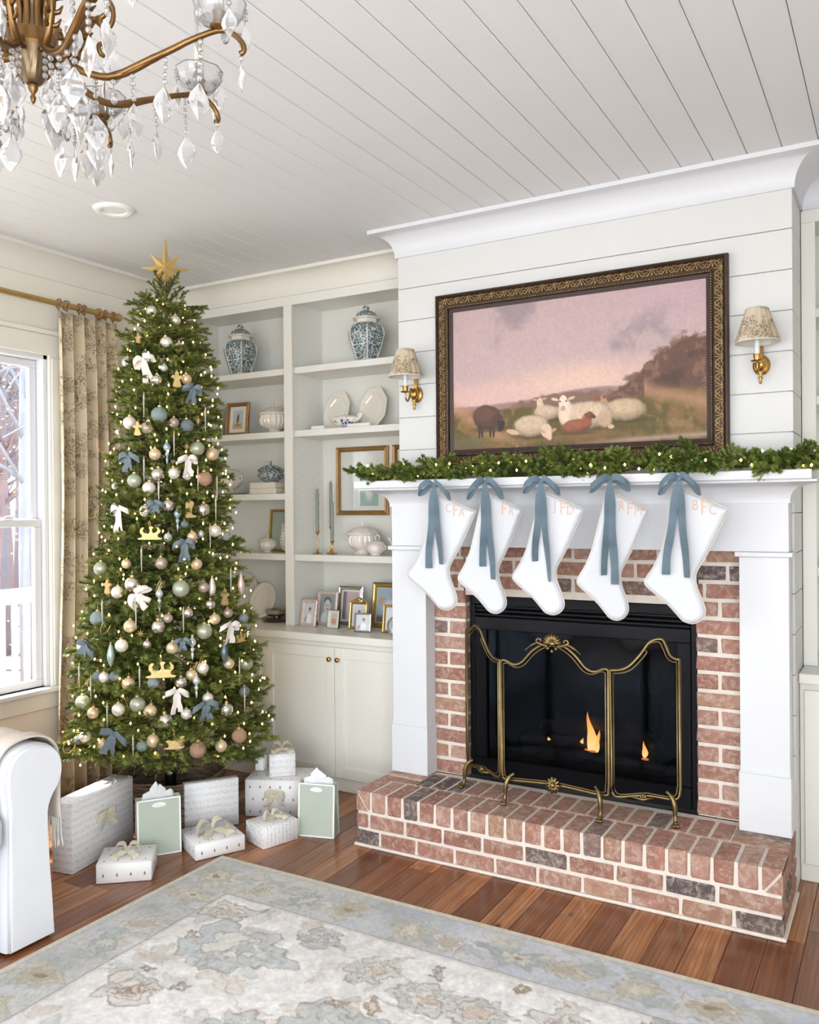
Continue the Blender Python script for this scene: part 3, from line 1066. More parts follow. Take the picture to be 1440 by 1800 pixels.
# ================================================================== folding brass fire screen
scr = thing('fire_screen', 'three-panel antique brass fire screen with shell crest and paw feet on the hearth', 'fire screen', (-1.385, 3.70, HZ + .001))
def panel(x0, x1, zb, prof_top, hinge, ang, crest, parent):
    """panel in local x along the panel, z up; hinge: world x,y of local x=0; ang: rotation"""
    M = Matrix.Translation(Vector((hinge[0] - parent.location.x, hinge[1] - parent.location.y, 0))) @ Matrix.Rotation(ang, 4, 'Z')
    r = .020
    w = x1 - x0
    outline = [(x0, zb + .05), (x0, prof_top[0][1])] + [(x0 + a * w, z) for a, z in prof_top] + [(x1, prof_top[-1][1]), (x1, zb + .05)]
    out = outline[:1] + [outline[1]] + [p for p in spl2(outline[2:-2], 5)] + [outline[-2], outline[-1]]
    arc = [(x1 - .004, zb + .018), (x1 - .03, zb), ((x0 + x1) / 2, zb + .012), (x0 + .03, zb), (x0 + .004, zb + .018)]
    loop = out + [(a, b) for a, b in spl2(arc, 4)]
    o = MB().tube([(a, 0, b) for a, b in loop], .0068, 8, closed=True).xf(M).build('panel_frame', ABRASS, parent, smooth='all')
    MB().tube([(a + (.012 if a < (x0 + x1) / 2 else -.012), -.003, b * 1.0 - (.012 if b > zb + .3 else -.012)) for a, b in loop], .003, 6, closed=True).xf(M).build('inner_bead', ABRASS, o, smooth='all')
    # mesh cloth
    n = len(loop)
    cx, cz = (x0 + x1) / 2, zb + .25
    MB().add([(cx, 0, cz)] + [(a, 0, b) for a, b in loop], [(0, 1 + i, 1 + (i + 1) % n) for i in range(n)]).xf(M).build('mesh_screen', SCREEN, o)
    return M, o
def paw(M, x, zb, parent, s=1):
    pts = [(x - .03 * s, -.004, zb + .035), (x - .012 * s, -.018, zb + .02), (x, -.03, zb - .01), (x + .004 * s, -.032, .05), (x + .004 * s, -.038, .022), (x + .004 * s, -.05, .012)]
    m = MB().tube(spline(pts, 4), [.007] * 4 + [.010] * 4 + [.011] * 4 + [.0085] * 4 + [.010] * 4 + [.012], 8)
    for dx in (-.009, 0, .009):
        m.ball((x + .004 * s + dx, -.058, .009), .0085, 8, 6, (1, 1.5, 1))
    m.xf(M).build('paw_foot', ABRASS, parent, smooth='all')
zb = .105
ctop = [(.0, .665), (.04, .668), (.12, .652), (.2, .665), (.3, .72), (.4, .755), (.5, .765), (.6, .755), (.7, .72), (.8, .665), (.88, .652), (.96, .668), (1.0, .665)]
M, o = panel(-.258, .258, zb, ctop, (-1.397, 3.715), 0, True, scr)
for s in (-1, 1):
    paw(M, .225 * s, zb, o, s)
# crest: shell with side scrolls
def shell(M, x, z, r, parent, name):
    m = MB()
    for i in range(9):
        a = PI * (.06 + .88 * i / 8)
        m.tube([(x, -.006, z), (x + .55 * r * math.cos(a), -.016, z + .6 * r * math.sin(a)), (x + r * math.cos(a), -.010, z + r * math.sin(a))], [.004, .0085, .006], 7)
    for s in (-1, 1):
        sc = [(x + s * r * .5, z - .3 * r), (x + s * r * 1.2, z - .15 * r), (x + s * r * 1.7, z + .1 * r), (x + s * r * 1.55, z + .4 * r), (x + s * r * 1.2, z + .32 * r), (x + s * r * 1.3, z + .1 * r)]
        m.tube([(a, -.008, b) for a, b in spl2(sc, 4)], [.007] * 8 + [.0055] * 8 + [.004] * 5, 7)
        sc = [(x + s * r * 1.6, z), (x + s * r * 2.3, z - .35 * r), (x + s * r * 3.0, z - .9 * r)]
        m.tube([(a, -.006, b) for a, b in spl2(sc, 4)], [.009] * 5 + [.004] * 4, 7, flat=.6)
    m.ball((x, -.012, z), .014, 10, 6, (1.2, .7, .9))
    for i in range(3):
        m.ball((x + (-.02, 0, .02)[i], -.012, z - .022 - (.012 if i == 1 else 0)), .009, 8, 6)
    m.xf(M).build(name, ABRASS, parent, smooth='all')
shell(M, 0, .765, .045, o, 'shell_crest')
m = MB()
for i in range(11):
    a = PI * 2 * i / 11
    m.tube([(0, -.01, zb + .012), (.034 * math.cos(a), -.014, zb + .012 + .038 * math.sin(a))], [.010, .0065], 7)
m.ball((0, -.016, zb + .012), .014, 10, 6)
m.xf(M).build('shell_rosette', ABRASS, o, smooth='all')
for s, hx, ang in ((-1, -1.660, math.radians(-28)), (1, -1.134, math.radians(20))):
    if s < 0:
        tp = [(0, .80), (.06, .79), (.14, .80), (.26, .83), (.42, .815), (.56, .75), (.72, .69), (.86, .668), (1, .665)]
        tp = [(a, .665 + (z - .665) * .86) for a, z in tp]
        Mh, o2 = panel(-.275, -.004, zb, tp, (hx, 3.715), ang, False, scr)
        paw(Mh, -.25, zb, o2, -1)
    else:
        tp = [(0, .665), (.14, .668), (.28, .69), (.44, .75), (.58, .815), (.74, .83), (.80, .80), (.86, .75), (.94, .73), (1, .73)]
        tp = [(a, .665 + (z - .665) * .86) for a, z in tp]
        Mh, o2 = panel(.004, .30, zb, tp, (hx, 3.715), ang, False, scr)
        paw(Mh, .27, zb, o2, 1)
    m = MB()
    xm = s * .14
    for i in range(5):
        a = PI * (.1 + .8 * i / 4)
        m.tube([(xm, -.008, zb - .006), (xm + .028 * math.cos(a), -.012, zb - .006 + .03 * math.sin(a))], [.008, .004], 6)
    m.tube([(xm - .05, -.006, zb + .004), (xm, -.01, zb - .004), (xm + .05, -.006, zb + .004)], [.003, .008, .003], 6)
    m.xf(Mh).build('leaf_ornament', ABRASS, o2, smooth='all')
# ================================================================== foliage sprays
def spray_mesh(name, L, mat, seed, twigs=8, nl=.02, step=.0036, per=3, droop=.0, spread=.9, wid=.0026):
    rs = np.random.RandomState(seed)
    tw = []
    tip = np.array([L, 0, -droop])
    tw.append((np.zeros(3), tip))
    for i in range(twigs):
        f = .18 + .74 * (i + .5) / twigs
        s = 1 if i % 2 else -1
        base = tip * f
        ln = L * (.52 - .34 * f) * rs.uniform(.8, 1.15)
        ang = s * rs.uniform(.6, .95) * spread
        el = rs.uniform(-.35, .45)
        d = np.array([math.cos(ang), math.sin(ang), el])
        d /= np.linalg.norm(d)
        tw.append((base, base + d * ln))
    V, F, MI = [], [], []
    for a, b in tw:
        ax = b - a
        ln = np.linalg.norm(ax)
        ax = ax / ln
        ref = np.array([0, 0, 1.0])
        u = np.cross(ax, ref)
        u /= np.linalg.norm(u)
        w = np.cross(ax, u)
        cnt = max(4, int(ln / step)) * per
        tt = rs.uniform(.06, 1.0, cnt)
        tt[:per * 3] = 1.0
        az = rs.uniform(0, 2 * PI, cnt)
        fw = rs.uniform(.75, 1.15, cnt)
        fw[:per * 3] = rs.uniform(.9, 2.2, per * 3)
        for t_, z_, f_ in zip(tt, az, fw):
            d = ax * f_ + (u * math.cos(z_) + w * math.sin(z_)) * .85
            d /= np.linalg.norm(d)
            p = a + ax * ln * t_
            n_ = np.cross(d, ax)
            nn = np.linalg.norm(n_)
            n_ = n_ / nn if nn > 1e-5 else u
            l_ = nl * rs.uniform(.75, 1.1)
            o = len(V)
            V += [p - n_ * wid / 2, p + n_ * wid / 2, p + d * l_ * .7 + n_ * wid / 2, p + d * l_, p + d * l_ * .7 - n_ * wid / 2]
            F.append((o, o + 1, o + 2, o + 3, o + 4))
            MI.append(0)
        # twig stem
        r = .0022 if a is not tw[0][0] else .004
        o = len(V)
        for q in (a, b):
            for k_ in range(4):
                V.append(q + (u * math.cos(k_ * PI / 2) + w * math.sin(k_ * PI / 2)) * r)
        for k_ in range(4):
            F.append((o + k_, o + (k_ + 1) % 4, o + 4 + (k_ + 1) % 4, o + 4 + k_))
            MI.append(1)
    me = bpy.data.meshes.new(name)
    me.from_pydata([tuple(v) for v in V], [], F)
    me.materials.append(mat)
    me.materials.append(BARK)
    me.polygons.foreach_set('material_index', MI)
    me.update()
    return me

ICO = [(0, 0, 1), (.894, 0, .447), (.276, .851, .447), (-.724, .526, .447), (-.724, -.526, .447), (.276, -.851, .447), (.724, .526, -.447), (-.276, .851, -.447), (-.894, 0, -.447), (-.276, -.851, -.447), (.724, -.526, -.447), (0, 0, -1)]
ICOF = [(0, 1, 2), (0, 2, 3), (0, 3, 4), (0, 4, 5), (0, 5, 1), (1, 6, 2), (2, 7, 3), (3, 8, 4), (4, 9, 5), (5, 10, 1), (2, 6, 7), (3, 7, 8), (4, 8, 9), (5, 9, 10), (1, 10, 6), (6, 11, 7), (7, 11, 8), (8, 11, 9), (9, 11, 10), (10, 11, 6)]
OCT = [(1, 0, 0), (0, 1, 0), (-1, 0, 0), (0, -1, 0), (0, 0, 1), (0, 0, -1)]
OCTF = [(0, 1, 4), (1, 2, 4), (2, 3, 4), (3, 0, 4), (1, 0, 5), (2, 1, 5), (3, 2, 5), (0, 3, 5)]
def bulbs(pts, r):
    m = MB()
    for p in pts:
        m.add([(p[0] + r * x, p[1] + r * y, p[2] + r * 1.3 * z) for x, y, z in OCT], OCTF)
    return m

# ================================================================== mantel garland
random.seed(21)
gar = thing('fir_garland', 'green fir garland with warm lights lying along the whole mantel shelf', 'garland', (-1.38, 3.79, 1.807))
GO = gar.location.copy()
GV = [spray_mesh('garland_sprig', .17, GNEEDLE, 300 + i, 8, .025, .0032, 4, .01, 1.0, .0042) for i in range(4)]
core = [(x, 3.79 + .012 * math.sin(x * 9), 1.845 + .012 * math.sin(x * 13)) for x in np.linspace(-2.44, -.20, 46)]
MB().tube([tuple(Vector(p) - GO) for p in core], .012, 6).build('garland_stem', BARK, gar, smooth='all')
gpts = []
N = 150
for i in range(N):
    f = (i + random.uniform(0, .9)) / N
    x = -2.42 + f * 2.22
    kind = i % 5
    y = 3.79 + random.uniform(-.03, .03)
    z = 1.838 + random.uniform(-.012, .012)
    side = random.choice((-1, 1))
    if x < -2.36:
        side = -1
    if kind in (0, 1):     # along the shelf
        yaw = (0 if side > 0 else PI) + random.uniform(-.6, .6)
        pit = random.uniform(-.05, .25)
    elif kind == 2:         # towards the room, drooping over the edge
        yaw = -PI / 2 + random.uniform(-.9, .9)
        pit = random.uniform(-.22, .15)
    elif kind == 3:
        yaw = -PI / 2 + random.uniform(-1.3, 1.3)
        pit = random.uniform(.05, .55)
    else:
        yaw = PI / 2 + random.uniform(-1.2, 1.2)
        pit = random.uniform(.20, .75)
    s = random.uniform(.70, 1.0)
    d = Vector((math.cos(yaw) * math.cos(pit), math.sin(yaw) * math.cos(pit), math.sin(pit)))
    if y + d.y * .17 * s > 3.90:
        s *= .62
    put('sprig', random.choice(GV), gar, loc=Vector((x, y, z)) - GO, rot=(random.uniform(-.6, .6), -pit, yaw), scale=s)
gl = thing('fairy_light_string', 'string of tiny warm lights woven through the mantel garland', 'string lights', (-1.38, 3.79, 1.807))
bp = []
for i in range(58):
    x = -2.42 + 2.2 * (i + random.uniform(.1, .9)) / 58
    bp.append((x, 3.79 + random.uniform(-.125, -.02), 1.815 + random.uniform(.0, .075)))
MB().tube([tuple(Vector(p) - GO + Vector((0, .02, 0))) for p in bp], .0012, 4).build('light_cord', WIRE, gl)
o = bulbs([tuple(Vector(p) - GO) for p in bp], .0056).build('bulbs', BULB, gl)
o['kind'] = 'stuff'

# ================================================================== ribbons and bows
def bow_mb(w, h, tails, rw, seed=0, droop=.25, th=.0014, loopd=.03):
    """bow in the local xz plane facing -y; tails: list of (dx, dz, twist)"""
    rs = random.Random(seed)
    m = MB()
    for s in (-1, 1):
        dr = droop * rs.uniform(.6, 1.3)
        top = [(0, -.004, 0), (s * w * .25, -loopd, h * .30), (s * w * .7, -loopd * 1.1, h * .2 - dr * w * .5), (s * w, -.004, -dr * w), (s * w * .75, loopd * .4, -dr * w * .9 - h * .05), (s * w * .3, loopd * .3, -h * .05), (0, .002, 0)]
        pts = spline(top, 4)
        n = len(pts)
        wd = []
        ww = []
        for i, p in enumerate(pts):
            f = i / (n - 1)
            wd.append((-s * .25 * (1 - f), -.15, 1))
            e = min(f, 1 - f) * 2
            ww.append(rw * (.45 + .55 * min(1, e * 2.2)))
        m.strip(pts, wd, ww, th)
    # knot
    m.box(-rw * .26, rw * .26, -.010, .006, -rw * .34, rw * .34, c=.004)
    for i, (dx, dz, tw) in enumerate(tails):
        pts = spline([(0, -.004, 0), (dx * .25, -.012, dz * .18), (dx * .6 + .004 * (-1) ** i, -.009, dz * .5), (dx * .9, -.012, dz * .8), (dx, -.006, dz)], 5)
        n = len(pts)
        wd = [(math.cos(tw * j / n), math.sin(tw * j / n) * .7, 0) for j in range(n)]
        ww = [rw * (.5 + .5 * min(1, 4 * j / n)) * (.97 + .03 * math.cos(j)) for j in range(n)]
        m.strip(pts, wd, ww, th)
    return m

def text_mb(s, size, ext=.0006):
    cu = bpy.data.curves.new('letters', 'FONT')
    cu.body = s
    cu.size = size
    cu.extrude = ext
    cu.align_x = 'CENTER'
    cu.align_y = 'CENTER'
    cu.resolution_u = 3
    ob = bpy.data.objects.new('letters', cu)
    COL.objects.link(ob)
    dg = bpy.context.evaluated_depsgraph_get()
    me = bpy.data.meshes.new_from_object(ob.evaluated_get(dg))
    m = MB().add([tuple(v.co) for v in me.vertices], [tuple(p.vertices) for p in me.polygons])
    bpy.data.objects.remove(ob)
    bpy.data.meshes.remove(me)
    bpy.data.curves.remove(cu)
    return m

# ================================================================== stockings
ST = [(-0.821, 1.733), (-0.722, 1.690), (-0.622, 1.644), (-.66, 1.56), (-0.703, 1.47), (-0.745, 1.397), (-0.755, 1.363), (-0.749, 1.321), (-0.728, 1.268), (-0.717, 1.227), (-0.723, 1.200), (-0.743, 1.180), (-0.772, 1.171), (-0.806, 1.180), (-0.832, 1.206), (-0.866, 1.243), (-0.915, 1.283), (-0.956, 1.317), (-0.966, 1.336), (-0.958, 1.356), (-0.926, 1.404), (-0.895, 1.470), (-0.875, 1.537), (-.846, 1.64)]
ST = [(a + .811, b - 1.765) for a, b in ST]
def stocking(x, z, yaw, sx, sz, letters, label, tails, tilt=0.0, seed=0):
    t = thing('christmas_stocking', label, 'stocking', (x, 3.648, z), yaw, 'stockings hung from the mantel')
    ct, sn = math.cos(tilt), math.sin(tilt)
    P = [((a * ct - b * sn) * sx, (a * sn + b * ct) * sz) for a, b in ST]
    # resample all but the cuff corners
    n0 = len(P)
    Q = []
    for i in range(n0):
        a, b, c, d = P[i - 1], P[i], P[(i + 1) % n0], P[(i + 2) % n0]
        for j in range(3):
            u = j / 3
            if i in (0, 1, 2, n0 - 1):
                Q.append((b[0] + (c[0] - b[0]) * u, b[1] + (c[1] - b[1]) * u))
            else:
                f = lambda p, q, r, s_: .5 * (2 * q + (r - p) * u + (2 * p - 5 * q + 4 * r - s_) * u * u + (3 * q - p - 3 * r + s_) * u ** 3)
                Q.append((f(a[0], b[0], c[0], d[0]), f(a[1], b[1], c[1], d[1])))
    n = len(Q)
    nrm = []
    for i in range(n):
        e = Vector((Q[(i + 1) % n][0] - Q[i - 1][0], Q[(i + 1) % n][1] - Q[i - 1][1]))
        e.normalize()
        nrm.append((e.y, -e.x))
    area = sum(Q[i][0] * Q[(i + 1) % n][1] - Q[(i + 1) % n][0] * Q[i][1] for i in range(n))
    sg = -1 if area > 0 else 1
    rings = [(0, .0, 0), (.003, -.009, 1), (.009, -.016, 2), (.017, -.020, 3)]
    V, F = [], []
    lay = [(r, y) for r, y, _ in rings[::-1]] + [(r, -y * .55 + .001) for r, y, _ in rings[1:]]
    # lay: front inset ... edge ... back inset
    for r, y in lay:
        for i in range(n):
            V.append((Q[i][0] + sg * nrm[i][0] * r, y, Q[i][1] + sg * nrm[i][1] * r))
    L = len(lay)
    for l in range(L - 1):
        for i in range(n):
            j = (i + 1) % n
            F.append((l * n + i, l * n + j, (l + 1) * n + j, (l + 1) * n + i))
    F.append(tuple(range(n)))
    F.append(tuple(reversed(range((L - 1) * n, L * n))))
    body = MB().add(V, F).build('stocking_body', STOCK, t, smooth=60)
    MB().tube([(a, 0, b) for a, b in Q], .0032, 6, closed=True).build('piping', CREAMPIPE, body, smooth='all')
    # hanging loop and bow
    MB().tube(spline([(.0, .006, -.03), (-.006, .002, .0), (0, .004, .022), (.006, .008, 0), (.0, .01, -.03)], 4), .004, 6).build('hanging_loop', STOCK, t, smooth='all')
    MB().add(*(lambda b_: (b_.v, b_.f))(bow_mb(.085, .045, tails, .034, seed, .55))).build('velvet_bow', VELVET, t, smooth=50, loc=(0, -.034, .008), label='dusty blue velvet ribbon bow with long tails')
    m = MB()
    mono_x, mono_z = .095 * sx, -.115 * sz
    for ch, dx, sz_ in letters:
        g = text_mb(ch, sz_)
        g.xf(Matrix.Translation((dx, 0, -dx * .30)) @ Matrix.Rotation(PI / 2, 4, 'X') @ Matrix.Scale(.75, 4, (1, 0, 0)))
        m.add(g.v, g.f)
    m.build('monogram', THREAD, body, loc=(mono_x, -.0212, mono_z), label='peach embroidered monogram')
    return t
A, Bq = .060, .084
stocking(-1.955, 1.766, .05, 1.06, 1.0, [('C', -.034, A), ('F', 0, Bq), ('A', .034, A)], 'white stocking monogrammed CFA, nearest the bookcase, blue velvet bow', [(-.03, -.40, .7), (.035, -.38, -.8)], .0, 1)
stocking(-1.700, 1.772, .38, .90, 1.02, [('F', 0, Bq), ('R', .034, A)], 'second white stocking from the bookcase, FR showing beside its blue bow', [(-.012, -.39, .5), (.035, -.45, -1.1)], .02, 2)
stocking(-1.410, 1.772, .08, .97, 1.0, [('J', -.034, A), ('F', 0, Bq), ('D', .034, A)], 'white stocking monogrammed JFD, the middle one of five on the mantel', [(-.03, -.36, 1.2), (.035, -.45, -1.2)], .0, 3)
stocking(-1.108, 1.770, .38, .88, 1.01, [('R', -.034, A), ('F', 0, Bq), ('M', .036, A)], 'white stocking monogrammed RFM, fourth along the mantel, blue velvet bow', [(-.028, -.41, .9), (.018, -.45, -.4)], -.01, 4)
stocking(-.803, 1.770, .0, 1.0, 1.0, [('B', -.034, A), ('F', 0, Bq), ('C', .034, A)], 'largest white stocking monogrammed BFC, nearest the right pilaster', [(-.055, -.40, .2), (.03, -.41, -.9)], .0, 5)

# ================================================================== painted pictures (flat print in vertex colours)
def vnoise(h, w, cell, seed):
    rs = np.random.RandomState(seed)
    gh, gw = int(h / cell) + 3, int(w / cell) + 3
    g = rs.rand(gh, gw)
    yy = np.arange(h) / cell
    xx = np.arange(w) / cell
    y0, x0 = yy.astype(int), xx.astype(int)
    fy, fx = yy - y0, xx - x0
    fy, fx = fy * fy * (3 - 2 * fy), fx * fx * (3 - 2 * fx)
    a = g[np.ix_(y0, x0)]
    b = g[np.ix_(y0, x0 + 1)]
    c = g[np.ix_(y0 + 1, x0)]
    d = g[np.ix_(y0 + 1, x0 + 1)]
    FX, FY = fx[None, :], fy[:, None]
    return (a * (1 - FX) + b * FX) * (1 - FY) + (c * (1 - FX) + d * FX) * FY
def fbm(h, w, cell, seed, oct=4):
    o = np.zeros((h, w))
    amp, tot = 1.0, 0
    for i in range(oct):
        o += amp * vnoise(h, w, max(1.5, cell / 2 ** i), seed + i)
        tot += amp
        amp *= .55
    return o / tot
def sm(a, b, x):
    t_ = np.clip((x - a) / (b - a), 0, 1)
    return t_ * t_ * (3 - 2 * t_)
class Pic:
    def __init__(s, h, w, col):
        s.h, s.w = h, w
        s.c = np.zeros((h, w, 3)) + np.array(col)
        s.y, s.x = np.mgrid[0:h, 0:w]
        s.u, s.v = s.x / (w - 1), s.y / (h - 1)      # v from top

    def lay(s, m, col):
        m = m[..., None]
        s.c = s.c * (1 - m) + np.array(col) * m

    def ell(s, cx, cy, rx, ry, col, rot=0.0, soft=.18, asp=1.0, a=1.0):
        dx, dy = (s.u - cx) * asp, s.v - cy
        c, n = math.cos(rot), math.sin(rot)
        q = np.sqrt(((dx * c + dy * n) / rx) ** 2 + ((-dx * n + dy * c) / ry) ** 2)
        s.lay((1 - sm(1 - soft, 1 + soft, q)) * a, col)

def picture_mesh(name, pic, x0, x1, z0, z1, mat, y=0.0):
    h, w = pic.h, pic.w
    xs = x0 + (x1 - x0) * np.arange(w) / (w - 1)
    zs_ = z1 - (z1 - z0) * np.arange(h) / (h - 1)
    V = np.zeros((h, w, 3))
    V[..., 0] = xs[None]
    V[..., 1] = y
    V[..., 2] = zs_[:, None]
    idx = np.arange(h * w).reshape(h, w)
    F = np.stack([idx[:-1, :-1], idx[1:, :-1], idx[1:, 1:], idx[:-1, 1:]], -1).reshape(-1, 4)
    me = bpy.data.meshes.new(name)
    me.from_pydata(V.reshape(-1, 3).tolist(), [], F.tolist())
    c = pic.c / 255.0
    lin = np.where(c <= .04045, c / 12.92, ((np.clip(c, 0, 2) + .055) / 1.055) ** 2.4)
    at = me.color_attributes.new('paint', 'FLOAT_COLOR', 'POINT')
    at.data.foreach_set('color', np.concatenate([lin.reshape(-1, 3), np.ones((h * w, 1))], 1).astype(np.float32).ravel())
    me.materials.append(mat)
    me.update()
    return me

def pastoral():
    H, W = 250, 442
    p = Pic(H, W, (214, 178, 178))
    A_ = 1.78
    p.y0 = 0
    n1 = fbm(H, W, 120, 1, 5)
    n2 = fbm(H, W, 52, 9, 5)
    n3 = fbm(H, W, 13, 17, 4)
    warp = (n2 - .5) * .3
    sky = sm(.35, .65, n1 + warp * .6)
    p.lay(np.ones((H, W)), (204, 178, 178))
    p.lay(sm(.42, .58, n1 + warp * .5) * .9, (168, 150, 154))
    p.lay(sm(.5, .62, n2) * .6 * sm(.3, .6, n1), (222, 194, 190))
    p.lay(sm(.45, .62, p.v) * .75 * (1 - .3 * p.u), (236, 196, 184))
    p.ell(.88, .10, .16, .12, (208, 176, 186), 0, .9, 1.0, .6)
    p.ell(.56, .55, .25, .10, (240, 206, 186), 0, .9, 1.0, .7)
    hor = .71 - .035 * np.sin(p.u * 3) * 0
    # far hills
    hill = .70 - .16 * np.exp(-((p.u - .60) / .22) ** 2) * .45 - .02 * n2
    p.lay(sm(-.01, .01, p.v - hill) * (p.u < .9), (170, 140, 138))
    # tree mass on the right
    tl = .70 - .36 * sm(.56, .98, p.u) - .10 * (n3 - .5) - .08 * (n2 - .5)
    p.lay(sm(-.012, .02, p.v - tl) * sm(.55, .60, p.u), (112, 84, 72))
    p.lay(sm(-.012, .02, p.v - tl - .02) * sm(.56, .62, p.u) * sm(.45, .6, n3) * .8, (146, 110, 92))
    p.lay(sm(-.03, .0, p.v - tl) * (1 - sm(.0, .05, p.v - tl)) * sm(.57, .62, p.u) * sm(.4, .6, n3) * .7, (150, 118, 104))
    p.lay(sm(0, .03, p.v - (tl + .10)) * sm(.6, .7, p.u) * sm(.5, .62, n2) * .8, (84, 62, 54))
    tl2 = .70 - .06 * sm(.2, .5, p.u) - .06 * (n3 - .5)
    p.lay(sm(-.01, .012, p.v - tl2) * sm(.20, .30, p.u) * (1 - sm(.6, .66, p.u)), (142, 112, 98))
    # meadow
    gl_ = .725 + .02 * (n3 - .5) - .05 * sm(.6, .9, p.u)
    g = sm(-.01, .012, p.v - gl_)
    p.lay(g, (142, 112, 68))
    p.lay(g * sm(.44, .58, n2) * .9, (104, 92, 50))
    p.lay(g * sm(.5, .7, n3) * .5, (176, 142, 98))
    path = np.exp(-((p.v - (.80 + (p.u - .1) * 1.0)) / .05) ** 2) * (p.u < .32) + np.exp(-((p.v - (.70 + (p.u - .86) * .5)) / .05) ** 2) * (p.u > .78)
    p.lay(np.clip(path, 0, 1) * .75, (196, 150, 120))
    p.lay(sm(.9, 1.0, p.v) * sm(.45, .6, n3) * .7, (108, 92, 58))
    p.lay(np.exp(-((p.v - (.985 - .05 * (p.u - .6))) / .018) ** 2) * sm(.5, .75, p.u) * .8, (206, 176, 160))
    p.ell(.06, .95, .09, .05, (120, 112, 84), 0, .6, 1.0, .7)

    wob = (fbm(H, W, 9, 71, 3) - .5)
    wool = fbm(H, W, 4, 73, 2)

    def blob(cx, cy, rx, ry, col, rot=0.0, soft=.12, a=1.0, w=.22, tex=0.0):
        dx, dy = (p.u - cx) * A_, p.v - cy
        c, n = math.cos(rot), math.sin(rot)
        q = np.sqrt(((dx * c + dy * n) / rx) ** 2 + ((-dx * n + dy * c) / ry) ** 2) + wob * w
        m = (1 - sm(1 - soft, 1 + soft, q)) * a
        if tex:
            m = m * (1 - tex + tex * sm(.3, .7, wool))
        p.lay(m, col)

    def sheep(cx, cy, rx, ry, col, rot=0.0):
        """body: shaded underside, lit back, woolly flecks"""
        sh = tuple(v * .66 for v in col)
        md = tuple(v * .85 for v in col)
        blob(cx + .012, cy + ry * .98, rx * 1.15, ry * .25, (88, 74, 50), 0, .5, .75)
        blob(cx, cy, rx, ry, sh, rot)
        blob(cx - rx * .05 / A_, cy - ry * .10, rx * .93, ry * .84, md, rot, .2, 1, .3)
        blob(cx - rx * .10 / A_, cy - ry * .26, rx * .78, ry * .60, col, rot, .4, 1, .3)
        blob(cx, cy, rx * .95, ry * .9, md, rot, .3, .5, .3, .9)
    # brown sheep grazing
    for lx in (.118, .130, .166, .180):
        blob(lx, .868, .009, .052, (66, 50, 44), 0, .2, 1, .05)
    sheep(.150, .775, .108, .085, (118, 86, 72), .10)
    blob(.196, .800, .040, .050, (92, 66, 56), .6)
    blob(.214, .842, .022, .040, (64, 50, 46), .45, .15, 1, .1)
    blob(.204, .812, .018, .008, (58, 46, 42), .4)
    # sheep at the back with its head up
    sheep(.405, .768, .092, .052, (226, 198, 172))
    blob(.378, .735, .026, .045, (218, 190, 164), .2)
    blob(.375, .693, .020, .030, (228, 202, 178), .2, .15, 1, .1)
    blob(.357, .676, .018, .007, (206, 172, 150), .3, .2, 1, .1)
    blob(.394, .674, .018, .007, (206, 172, 150), -.3, .2, 1, .1)
    # right-hand sheep lying down, brown head
    sheep(.705, .782, .140, .072, (222, 194, 162))
    blob(.622, .725, .034, .040, (196, 152, 122), .3)
    blob(.604, .706, .022, .026, (150, 96, 72), .5, .15, 1, .1)
    blob(.632, .690, .016, .008, (138, 88, 68), -.5, .2, 1, .1)
    # big white sheep facing out
    sheep(.565, .800, .165, .088, (234, 208, 182))
    blob(.478, .775, .050, .085, (228, 202, 178), .1)
    blob(.478, .775, .036, .070, (242, 220, 198), .1, .3)
    blob(.470, .708, .030, .050, (244, 226, 208), .04, .12, 1, .08)
    blob(.470, .748, .016, .018, (208, 164, 146), 0, .3, 1, .1)
    blob(.458, .700, .006, .006, (84, 64, 58), 0, .3, 1, .0)
    blob(.483, .700, .006, .006, (84, 64, 58), 0, .3, 1, .0)
    blob(.437, .683, .026, .010, (232, 206, 186), .25, .2, 1, .1)
    blob(.503, .682, .026, .010, (220, 192, 172), -.25, .2, 1, .1)
    blob(.632, .835, .050, .056, (206, 174, 146), 0, .25, 1, .35)
    # front sheep asleep
    sheep(.340, .852, .125, .074, (234, 206, 178), -.05)
    blob(.262, .888, .048, .018, (222, 190, 164), .25)
    blob(.402, .892, .040, .050, (232, 204, 178), -.3)
    blob(.412, .922, .020, .036, (236, 206, 184), -.25, .15, 1, .1)
    blob(.385, .893, .026, .009, (206, 168, 146), .5, .2, 1, .1)
    blob(.432, .890, .022, .009, (206, 168, 146), -.5, .2, 1, .1)
    # brown lamb in front
    sheep(.522, .874, .100, .046, (176, 112, 84), -.14)
    blob(.562, .838, .036, .044, (166, 102, 76), .5, .2)
    blob(.574, .806, .026, .026, (132, 84, 66), .3, .2, 1, .12)
    blob(.588, .814, .018, .013, (98, 68, 58), .5, .2, 1, .1)
    blob(.560, .796, .014, .006, (110, 72, 60), -.4, .2, 1, .1)
    blob(.655, .888, .022, .014, (226, 198, 172), 0, .2)
    p.c *= (1 + .07 * (fbm(H, W, 4, 55, 2) - .5))[..., None]
    # more contrast, then darker all over to offset the strong light on it
    p.c = np.clip(128 + (p.c - 128) * 1.12, 0, 255) * .90
    return p

